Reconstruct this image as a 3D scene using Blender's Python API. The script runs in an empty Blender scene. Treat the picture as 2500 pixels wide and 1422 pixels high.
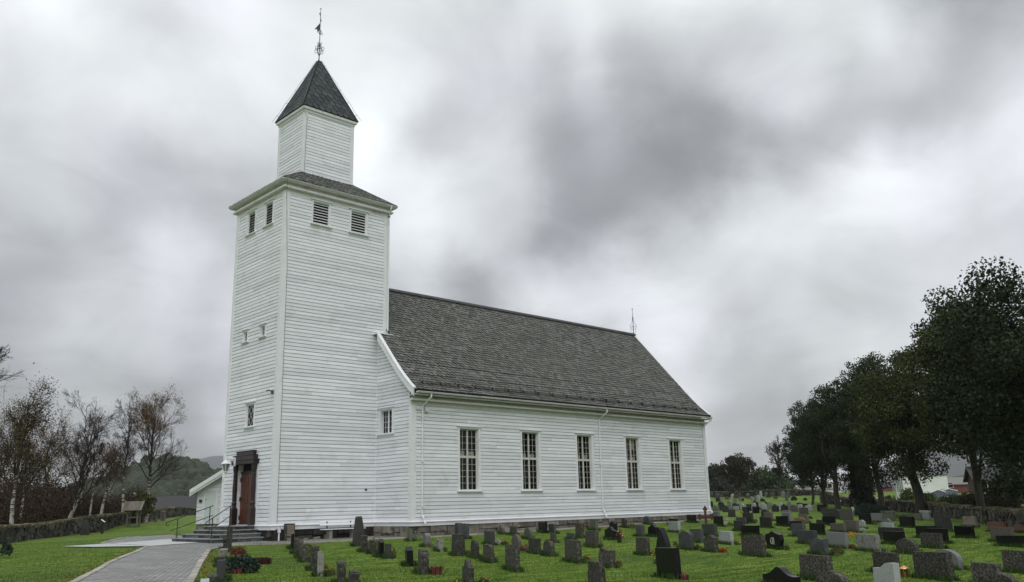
import bpy, bmesh, math, random
import numpy as np
from mathutils import Vector, Matrix
R_=math.radians
sc=bpy.context.scene
C=sc.collection
random.seed(7); rng=np.random.default_rng(7)
# ------------------------------------------------------------------ camera
CAM=np.array([-19.317,-36.105,.6447]); YAW,PITCH,ROLL,F=.76074,.24395,-.02261,2099.94
fw=np.array([math.cos(PITCH)*math.sin(YAW),math.cos(PITCH)*math.cos(YAW),math.sin(PITCH)])
r0=np.array([math.cos(YAW),-math.sin(YAW),0.]); u0=np.cross(r0,fw)
rt=math.cos(ROLL)*r0+math.sin(ROLL)*u0; up=-math.sin(ROLL)*r0+math.cos(ROLL)*u0
cd=bpy.data.cameras.new('camera'); co=bpy.data.objects.new('camera',cd); C.objects.link(co)
co.matrix_world=Matrix(((rt[0],up[0],-fw[0],CAM[0]),(rt[1],up[1],-fw[1],CAM[1]),(rt[2],up[2],-fw[2],CAM[2]),(0,0,0,1)))
cd.sensor_width=36; cd.lens=F/2500*36; cd.clip_end=20000; cd.clip_start=.1
sc.camera=co
def dirpx(px,py):
    d=fw*F+(px-1250)*rt-(py-711)*up
    return d/np.linalg.norm(d)
# ------------------------------------------------------------------ sky
sc.view_settings.view_transform='Standard'; sc.view_settings.look='None'; sc.view_settings.exposure=.17; sc.view_settings.gamma=1
w=bpy.data.worlds.new('World'); sc.world=w; w.use_nodes=True
nt=w.node_tree; nt.nodes.clear()
def N(t,**k):
    n=nt.nodes.new(t)
    for a,v in k.items():
        if a.startswith('i_'): n.inputs[int(a[2:])].default_value=v
        else: setattr(n,a,v)
    return n
def Lk(a,b): nt.links.new(a,b)
SUN_EL,SUN_AZ=R_(48),R_(218)       # compass style: angle from +Y towards +X
tc=N('ShaderNodeTexCoord'); nrm=N('ShaderNodeVectorMath',operation='NORMALIZE'); Lk(tc.outputs['Generated'],nrm.inputs[0])
sep=N('ShaderNodeSeparateXYZ'); Lk(nrm.outputs[0],sep.inputs[0])
zz=N('ShaderNodeMath',operation='MAXIMUM',i_1=0.0); Lk(sep.outputs[2],zz.inputs[0])
za=N('ShaderNodeMath',operation='ADD',i_1=.32); Lk(zz.outputs[0],za.inputs[0])
dx=N('ShaderNodeMath',operation='DIVIDE'); Lk(sep.outputs[0],dx.inputs[0]); Lk(za.outputs[0],dx.inputs[1])
dy=N('ShaderNodeMath',operation='DIVIDE'); Lk(sep.outputs[1],dy.inputs[0]); Lk(za.outputs[0],dy.inputs[1])
cb=N('ShaderNodeCombineXYZ'); Lk(dx.outputs[0],cb.inputs[0]); Lk(dy.outputs[0],cb.inputs[1])
n1=N('ShaderNodeTexNoise'); n1.inputs['Scale'].default_value=4.2; n1.inputs['Detail'].default_value=7; n1.inputs['Roughness'].default_value=.57; n1.inputs['Distortion'].default_value=.6
Lk(cb.outputs[0],n1.inputs['Vector'])
n2=N('ShaderNodeTexNoise'); n2.inputs['Scale'].default_value=5.5; n2.inputs['Detail'].default_value=7; n2.inputs['Roughness'].default_value=.55
Lk(nrm.outputs[0],n2.inputs['Vector'])
ws=N('ShaderNodeVectorMath',operation='SUBTRACT'); ws.inputs[1].default_value=(.5,.5,.5); Lk(n2.outputs['Color'],ws.inputs[0])
wm=N('ShaderNodeVectorMath',operation='SCALE'); wm.inputs['Scale'].default_value=.14; Lk(ws.outputs[0],wm.inputs[0])
wa=N('ShaderNodeVectorMath',operation='ADD'); Lk(nrm.outputs[0],wa.inputs[0]); Lk(wm.outputs[0],wa.inputs[1])
wn=N('ShaderNodeVectorMath',operation='NORMALIZE'); Lk(wa.outputs[0],wn.inputs[0])
acc=N('ShaderNodeMath',operation='MULTIPLY_ADD'); acc.inputs[1].default_value=.34; acc.inputs[2].default_value=.62-.17; Lk(n1.outputs['Fac'],acc.inputs[0])
last=acc.outputs[0]
# brighter overcast towards the zenith
zr=N('ShaderNodeMapRange',interpolation_type='SMOOTHSTEP'); zr.inputs['From Min'].default_value=.58; zr.inputs['From Max'].default_value=.9; zr.inputs['To Min'].default_value=0; zr.inputs['To Max'].default_value=.45
Lk(sep.outputs[2],zr.inputs['Value']); ad=N('ShaderNodeMath',operation='ADD'); Lk(last,ad.inputs[0]); Lk(zr.outputs[0],ad.inputs[1]); last=ad.outputs[0]
# cloud masses: a soft lobe of light or dark round each direction
LOBES=[(-60,20,-0.162),(160,20,0.212),(380,20,0.246),(600,20,-0.082),(820,20,0.231),(1040,20,-0.032),(1260,20,0.086),(1480,20,0.082),(1700,20,0.135),(1920,20,0.42),(2140,20,-0.16),(2360,20,-0.267),(50,235,0.238),(270,235,-0.136),(490,235,-0.22),(710,235,0.152),(930,235,0.006),(1150,235,-0.112),(1370,235,0.113),(1590,235,-0.214),(1810,235,-0.374),(2030,235,0.049),(2250,235,0.161),(2470,235,0.143),(-60,450,0.103),(160,450,-0.13),(380,450,0.064),(600,450,0.178),(820,450,-0.008),(1040,450,0.167),(1260,450,-0.13),(1480,450,0.008),(1700,450,0.068),(1920,450,0.113),(2140,450,-0.196),(2360,450,0.085),(50,665,-0.199),(270,665,0.072),(490,665,0.013),(710,665,-0.381),(930,665,0.109),(1150,665,0.133),(1370,665,-0.133),(1590,665,-0.206),(1810,665,0.118),(2030,665,0.102),(2250,665,0.063),(2470,665,-0.08),(-60,880,0.088),(160,880,-0.108),(380,880,0.268),(600,880,-0.106),(820,880,0.389),(1040,880,-0.524),(1260,880,0.029),(1480,880,0.35),(1700,880,0.101),(1920,880,-0.173),(2140,880,-0.073),(2360,880,0.103),(50,1095,-0.094),(270,1095,-0.207),(490,1095,-0.14),(710,1095,-0.212),(930,1095,0.441),(1150,1095,0.296),(1370,1095,-0.39),(1590,1095,-0.029),(1810,1095,-0.114),(2030,1095,-0.018),(2250,1095,0.17),(2470,1095,-0.37)]
for px,py,a in LOBES:
    d=dirpx(px,py)
    dt=N('ShaderNodeVectorMath',operation='DOT_PRODUCT'); dt.inputs[1].default_value=tuple(d); Lk(wn.outputs[0],dt.inputs[0])
    mr=N('ShaderNodeMapRange',interpolation_type='SMOOTHERSTEP'); mr.inputs['From Min'].default_value=math.cos(370/F); mr.inputs['From Max'].default_value=1.0
    mr.inputs['To Min'].default_value=0; mr.inputs['To Max'].default_value=a; Lk(dt.outputs['Value'],mr.inputs['Value'])
    ad=N('ShaderNodeMath',operation='ADD'); Lk(last,ad.inputs[0]); Lk(mr.outputs[0],ad.inputs[1]); last=ad.outputs[0]
n3=N('ShaderNodeTexNoise'); n3.inputs['Scale'].default_value=3.0; n3.inputs['Detail'].default_value=2; Lk(wn.outputs[0],n3.inputs['Vector'])
tn=N('ShaderNodeMix',data_type='RGBA'); tn.inputs[6].default_value=(.95,.99,1.012,1); tn.inputs[7].default_value=(.96,.982,1.04,1)
tr0=N('ShaderNodeMapRange'); tr0.inputs['From Min'].default_value=.38; tr0.inputs['From Max'].default_value=.6; Lk(n3.outputs['Fac'],tr0.inputs['Value']); Lk(tr0.outputs[0],tn.inputs[0])
mxv=N('ShaderNodeMath',operation='SMOOTH_MAX',i_1=.24,i_2=.34); Lk(last,mxv.inputs[0])
rp=N('ShaderNodeVectorMath',operation='SCALE'); Lk(tn.outputs[2],rp.inputs[0]); Lk(mxv.outputs[0],rp.inputs['Scale'])
sky=N('ShaderNodeTexSky',sky_type='NISHITA'); sky.sun_disc=False; sky.sun_elevation=SUN_EL; sky.sun_rotation=SUN_AZ
sks=N('ShaderNodeVectorMath',operation='SCALE'); sks.inputs['Scale'].default_value=.1; Lk(sky.outputs[0],sks.inputs[0])
mx=N('ShaderNodeMix',data_type='RGBA'); mx.inputs[0].default_value=.95; Lk(sks.outputs[0],mx.inputs[6]); Lk(rp.outputs[0],mx.inputs[7])
bg=N('ShaderNodeBackground'); bg.inputs['Strength'].default_value=1.0; Lk(mx.outputs[2],bg.inputs[0])
wo=N('ShaderNodeOutputWorld'); Lk(bg.outputs[0],wo.inputs[0])
# ------------------------------------------------------------------ sun (behind thin overcast)
sl=bpy.data.lights.new('sun','SUN'); sl.energy=1.25; sl.angle=R_(55); sl.color=(1,.97,.93)
so=bpy.data.objects.new('sun',sl); C.objects.link(so)
sd=Vector((math.cos(SUN_EL)*math.sin(SUN_AZ),math.cos(SUN_EL)*math.cos(SUN_AZ),math.sin(SUN_EL)))
so.rotation_euler=(-sd).to_track_quat('-Z','Y').to_euler(); so.location=(0,0,60)
sc.render.engine='CYCLES'
# ------------------------------------------------------------------ helpers
def tag(o,label=None,cat=None,group=None,kind=None):
    if label: o['label']=label
    if cat: o['category']=cat
    if group: o['group']=group
    if kind: o['kind']=kind
    return o
def empty(name,loc=(0,0,0),rz=0,**k):
    o=bpy.data.objects.new(name,None); C.objects.link(o); o.location=loc; o.rotation_euler=(0,0,rz); o.empty_display_size=.3
    return tag(o,**k)
class MB:
    def __init__(s): s.v=[]; s.f=[]; s.t=[]; s.m=[]
    def face(s,pts,t=None,m=0):
        i=len(s.v); s.v+=[tuple(p) for p in pts]; s.f.append(tuple(range(i,i+len(pts)))); s.t.append(random.random() if t is None else t); s.m.append(m)
    def mesh(s,V,Fs,t=None,m=0):
        i=len(s.v); s.v+=[tuple(p) for p in V]; t=random.random() if t is None else t
        for f in Fs: s.f.append(tuple(i+k for k in f)); s.t.append(t); s.m.append(m)
    def box(s,x0,x1,y0,y1,z0,z1,t=None,m=0,j=0):
        V=[[x,y,z] for z in (z0,z1) for y in (y0,y1) for x in (x0,x1)]
        if j:
            for p in V:
                for k in range(3): p[k]+=random.uniform(-j,j)
        s.mesh(V,[(0,2,3,1),(4,5,7,6),(0,1,5,4),(2,6,7,3),(0,4,6,2),(1,3,7,5)],t,m)
    def obox(s,c,ax,ay,az,hx,hy,hz,t=None,m=0,j=0):
        c=np.array(c,float);V=[]
        for k in (-1,1):
            for b in (-1,1):
                for a in (-1,1): V.append(c+np.array(ax)*a*hx+np.array(ay)*b*hy+np.array(az)*k*hz+(np.array([random.uniform(-j,j) for _ in range(3)]) if j else 0))
        s.mesh(V,[(0,2,3,1),(4,5,7,6),(0,1,5,4),(2,6,7,3),(0,4,6,2),(1,3,7,5)],t,m)
    def tube(s,pts,rad,n=6,t=None,cap=True,m=0):
        pts=[np.array(p,float) for p in pts]; k=len(pts)
        if not hasattr(rad,'__len__'): rad=[rad]*k
        V=[];prev=None
        for i,p in enumerate(pts):
            d=pts[min(i+1,k-1)]-pts[max(i-1,0)]; L=np.linalg.norm(d); d=d/L if L>1e-9 else np.array([0,0,1.])
            a=prev if prev is not None else (np.array([0,0,1.]) if abs(d[2])<.9 else np.array([1.,0,0]))
            a=a-d*(a@d); a/=np.linalg.norm(a); prev=a; b=np.cross(d,a)
            for q in range(n):
                th=2*math.pi*q/n; V.append(p+rad[i]*(math.cos(th)*a+math.sin(th)*b))
        Fs=[(i*n+q,i*n+(q+1)%n,(i+1)*n+(q+1)%n,(i+1)*n+q) for i in range(k-1) for q in range(n)]
        if cap: Fs+=[tuple(range(n-1,-1,-1)),tuple((k-1)*n+q for q in range(n))]
        s.mesh(V,Fs,t,m)
    def lathe(s,prof,c=(0,0,0),n=16,t=None,m=0):
        V=[];k=len(prof)
        for r,z in prof:
            for q in range(n):
                th=2*math.pi*q/n; V.append((c[0]+r*math.cos(th),c[1]+r*math.sin(th),c[2]+z))
        Fs=[(i*n+q,i*n+(q+1)%n,(i+1)*n+(q+1)%n,(i+1)*n+q) for i in range(k-1) for q in range(n)]
        Fs+=[tuple(range(n-1,-1,-1)),tuple((k-1)*n+q for q in range(n))]
        s.mesh(V,Fs,t,m)
    def build(s,name,mat,parent=None,smooth=False,bevel=0):
        me=bpy.data.meshes.new(name); me.from_pydata(s.v,[],s.f)
        for mm in (mat if isinstance(mat,(list,tuple)) else [mat]): me.materials.append(mm)
        a=me.attributes.new('tint','FLOAT','FACE'); a.data.foreach_set('value',s.t)
        me.polygons.foreach_set('material_index',s.m)
        if smooth: me.polygons.foreach_set('use_smooth',[True]*len(s.f))
        me.update()
        o=bpy.data.objects.new(name,me); C.objects.link(o)
        if parent: o.parent=parent
        if bevel:
            b=o.modifiers.new('b','BEVEL'); b.width=bevel; b.segments=2; b.limit_method='ANGLE'
        return o
def npmesh(name,V,Fq,mat,tint=None,parent=None,smooth=False):
    V=np.asarray(V,np.float32); Fq=np.asarray(Fq,np.int32); k=Fq.shape[1]
    me=bpy.data.meshes.new(name); me.vertices.add(len(V)); me.vertices.foreach_set('co',V.ravel())
    me.loops.add(Fq.size); me.loops.foreach_set('vertex_index',Fq.ravel())
    me.polygons.add(len(Fq)); me.polygons.foreach_set('loop_start',np.arange(len(Fq),dtype=np.int32)*k)
    if smooth: me.polygons.foreach_set('use_smooth',np.ones(len(Fq),bool))
    me.update(calc_edges=True); me.materials.append(mat)
    if tint is not None:
        a=me.attributes.new('tint','FLOAT','FACE'); a.data.foreach_set('value',np.asarray(tint,np.float32))
    o=bpy.data.objects.new(name,me); C.objects.link(o)
    if parent: o.parent=parent
    return o
# ------------------------------------------------------------------ materials
def col(c): return (c[0],c[1],c[2],1)
def mk(name,c1,c2=None,scale=4,rough=.8,bump=.0,bscale=30,tint=0,spec=.3,detail=6,c3=None,sc3=1,th3=(.55,.65),stretch=None,objrand=0,metal=0,tintc=None,lo=.35,hi=.65,coord='Object',st3=False):
    m=bpy.data.materials.new(name); m.use_nodes=True; t=m.node_tree; b=t.nodes['Principled BSDF']
    b.inputs['Roughness'].default_value=rough; b.inputs['Specular IOR Level'].default_value=spec; b.inputs['Metallic'].default_value=metal
    def n(ty,**k):
        q=t.nodes.new(ty)
        for a,v in k.items(): setattr(q,a,v)
        return q
    l=t.links.new
    tcn=n('ShaderNodeTexCoord'); vec=tcn.outputs[coord]
    if stretch:
        mp=n('ShaderNodeMapping'); mp.inputs['Scale'].default_value=stretch; l(vec,mp.inputs[0]); vs=mp.outputs[0]
    else: vs=vec
    cur=None
    c2=c2 or c1
    nz=n('ShaderNodeTexNoise'); nz.inputs['Scale'].default_value=scale; nz.inputs['Detail'].default_value=detail; nz.inputs['Roughness'].default_value=.6; l(vs,nz.inputs['Vector'])
    mr=n('ShaderNodeMapRange'); mr.inputs['From Min'].default_value=lo; mr.inputs['From Max'].default_value=hi; l(nz.outputs['Fac'],mr.inputs['Value'])
    mx=n('ShaderNodeMix',data_type='RGBA'); mx.inputs[6].default_value=col(c1); mx.inputs[7].default_value=col(c2); l(mr.outputs[0],mx.inputs[0]); cur=mx.outputs[2]
    if c3:
        z=n('ShaderNodeTexNoise'); z.inputs['Scale'].default_value=sc3; z.inputs['Detail'].default_value=8; z.inputs['Roughness'].default_value=.65; l(vs if st3 else vec,z.inputs['Vector'])
        r=n('ShaderNodeMapRange'); r.inputs['From Min'].default_value=th3[0]; r.inputs['From Max'].default_value=th3[1]; l(z.outputs['Fac'],r.inputs['Value'])
        q=n('ShaderNodeMix',data_type='RGBA'); l(r.outputs[0],q.inputs[0]); l(cur,q.inputs[6]); q.inputs[7].default_value=col(c3); cur=q.outputs[2]
    if tint:
        at=n('ShaderNodeAttribute',attribute_name='tint')
        if tintc:
            q=n('ShaderNodeMix',data_type='RGBA'); g=n('ShaderNodeMapRange'); g.inputs['To Max'].default_value=tint; l(at.outputs['Fac'],g.inputs['Value']); l(g.outputs[0],q.inputs[0]); l(cur,q.inputs[6]); q.inputs[7].default_value=col(tintc); cur=q.outputs[2]
        else:
            g=n('ShaderNodeMapRange'); g.inputs['To Min'].default_value=1-tint; g.inputs['To Max'].default_value=1+tint; l(at.outputs['Fac'],g.inputs['Value'])
            h=n('ShaderNodeVectorMath',operation='SCALE'); l(cur,h.inputs[0]); l(g.outputs[0],h.inputs['Scale']); cur=h.outputs[0]
    if objrand:
        oi=n('ShaderNodeObjectInfo'); g=n('ShaderNodeMapRange'); g.inputs['To Min'].default_value=1-objrand; g.inputs['To Max'].default_value=1+objrand; l(oi.outputs['Random'],g.inputs['Value'])
        h=n('ShaderNodeVectorMath',operation='SCALE'); l(cur,h.inputs[0]); l(g.outputs[0],h.inputs['Scale']); cur=h.outputs[0]
    l(cur,b.inputs['Base Color'])
    if bump:
        z=n('ShaderNodeTexNoise'); z.inputs['Scale'].default_value=bscale; z.inputs['Detail'].default_value=6; l(vs,z.inputs['Vector'])
        bp=n('ShaderNodeBump'); bp.inputs['Strength'].default_value=bump; bp.inputs['Distance'].default_value=.05; l(z.outputs['Fac'],bp.inputs['Height']); l(bp.outputs[0],b.inputs['Normal'])
    return m
M={}
M['white']=mk('white_painted_boards',(.70,.725,.76),(.765,.785,.815),scale=1.2,rough=.55,bump=.1,bscale=9,tint=.1,stretch=(1,1,3.5),c3=(.6,.62,.62),sc3=.9,th3=(.56,.74))
M['trim']=mk('white_painted_trim',(.69,.71,.73),(.76,.775,.79),scale=2,rough=.5,bump=.03,c3=(.5,.54,.53),sc3=1.3,th3=(.58,.75))
M['gutter']=mk('white_gutter_paint',(.63,.615,.62),(.7,.685,.69),scale=3,rough=.4,c3=(.44,.42,.41),sc3=2,th3=(.55,.75))
M['slate']=mk('roof_slate',(.088,.092,.085),(.14,.143,.13),scale=2.5,rough=.75,bump=.25,bscale=25,tint=.3,c3=(.1,.104,.085),sc3=1.6,th3=(.45,.65))
M['slate_hex']=mk('spire_shingle',(.042,.05,.053),(.062,.07,.074),scale=3,rough=.8,bump=.2,bscale=60,tint=.35)
M['slate_shade']=mk('shaded_slate_edge',(.02,.021,.019),rough=.9)  # near-black edge faces paint the shadow line between slates
M['under']=mk('roof_underlay',(.018,.018,.018),rough=.9)
M['iron']=mk('black_iron',(.03,.03,.03),(.045,.042,.04),rough=.5,metal=.3)
M['zinc']=mk('grey_iron',(.1,.1,.105),(.14,.14,.145),rough=.5,metal=.4)
M['found_d']=mk('dark_foundation_stone',(.014,.014,.012),(.05,.047,.04),scale=2.2,rough=.9,bump=.8,bscale=5,tint=.4,c3=(.12,.115,.1),sc3=2.6,th3=(.63,.72))
M['found']=mk('foundation_stone',(.12,.11,.09),(.24,.225,.19),scale=2,rough=.9,bump=.8,bscale=5,tint=.3,c3=(.06,.06,.045),sc3=3,th3=(.52,.66))
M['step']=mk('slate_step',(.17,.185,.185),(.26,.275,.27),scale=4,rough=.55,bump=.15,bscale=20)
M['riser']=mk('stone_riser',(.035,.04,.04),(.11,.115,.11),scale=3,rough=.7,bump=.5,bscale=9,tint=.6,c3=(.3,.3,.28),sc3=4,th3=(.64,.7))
M['door']=mk('red_brown_door',(.04,.011,.006),(.12,.032,.013),scale=3,rough=.35,stretch=(6,6,1),spec=.5)
M['portal']=mk('dark_brown_wood',(.012,.006,.005),(.024,.011,.008),scale=5,rough=.4,spec=.5)
M['lampglass']=mk('grey_lamp_glass',(.16,.17,.17),(.22,.23,.23),rough=.2,spec=.5)
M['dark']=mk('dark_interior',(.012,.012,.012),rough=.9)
M['curtain']=mk('pale_curtain',(.45,.45,.4),(.55,.55,.5),scale=5)
M['sash']=mk('cream_window_sash',(.5,.5,.46),(.58,.58,.53),scale=4,rough=.5)
M['doorwhite']=mk('grey_white_door',(.55,.6,.61),(.6,.65,.66),rough=.4)
def glass():
    m=bpy.data.materials.new('window_glass'); m.use_nodes=True; t=m.node_tree; t.nodes.clear()
    o=t.nodes.new('ShaderNodeOutputMaterial'); mixs=t.nodes.new('ShaderNodeMixShader'); tr=t.nodes.new('ShaderNodeBsdfTransparent'); gl=t.nodes.new('ShaderNodeBsdfGlossy'); lw_=t.nodes.new('ShaderNodeLayerWeight'); pw=t.nodes.new('ShaderNodeMath'); pw.operation='POWER'; pw.inputs[1].default_value=5; fr=t.nodes.new('ShaderNodeMath'); fr.operation='MULTIPLY_ADD'; fr.inputs[1].default_value=.6; fr.inputs[2].default_value=.025; t.links.new(lw_.outputs['Facing'],pw.inputs[0]); t.links.new(pw.outputs[0],fr.inputs[0])
    gl.inputs['Roughness'].default_value=.03; tr.inputs[0].default_value=(.75,.77,.75,1)
    t.links.new(fr.outputs[0],mixs.inputs[0]); t.links.new(tr.outputs[0],mixs.inputs[1]); t.links.new(gl.outputs[0],mixs.inputs[2]); t.links.new(mixs.outputs[0],o.inputs[0])
    return m
M['glass']=glass()
GROUND=[(-3.0, 2.6, -0.65), (-1.5, -0.5, -0.66), (0.0, -1.0, -0.67), (4.5, -0.5, -0.64), (5.5, -3.5, -0.65), (10.5, -3.5, -0.62), (16.5, -3.5, -0.57), (22.0, -3.5, -0.5), (29.0, -3.5, -0.36), (31.0, -2.0, -0.3), (31.0, 6.0, -0.1), (20.0, 9.0, -0.2), (3.0, 8.0, -0.35), (-5.0, 6.0, -0.72), (-6.5, -5.0, -0.74), (-10.5, -13.0, -0.84), (-13.0, -20.0, -0.92), (-19.3, -36.0, -1.0), (-14.0, -12.0, -0.86), (-16.0, -4.0, -0.95), (2.0, -4.0, -0.8), (-3.0, -8.0, -0.92), (-4.5, -15.0, -1.02), (3.0, -8.0, -0.92), (3.0, -14.0, -1.08), (10.0, -8.0, -0.88), (18.0, -9.0, -0.95), (0.0, -22.0, -1.2), (-8.0, -28.0, -1.1), (-5.32, 22.24, -0.88), (-1.18, 29.43, -0.83), (3.72, 36.32, -0.74), (12.47, 50.23, -0.23), (22.44, 67.82, 0.04), (29.59, 78.93, 0.27), (35.52, 87.26, 0.19), (-11.79, -5.0, -0.74), (8.29, 70.37, 0.59), (31.54, 115.6, 0.28), (66.73, 166.37, 0.27), (28.51, -21.54, -1.22), (41.32, -15.63, -1.15), (55.29, -7.24, -1.09), (68.08, 1.13, -0.86), (80.31, 10.53, -0.67), (87.69, 18.2, -0.16), (0.7, -28.26, -1.15), (4.51, -28.54, -1.13), (0.55, -25.53, -1.07), (27.63, -13.75, -1.2), (20.81, -20.64, -1.08), (25.65, -10.0, -0.93), (31.0, -3.42, -0.89), (58.27, 13.33, -0.54), (81.58, 25.08, -0.06), (121.84, 49.34, 1.16), (115.15, 34.77, 1.1), (61.46, 7.93, -0.54), (117.38, 56.31, 1.21), (250.03, 96.0, 2.35), (212.01, 58.71, 1.23), (132.61, 14.08, 0.1), (237.4, 119.12, 3.28)]
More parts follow.
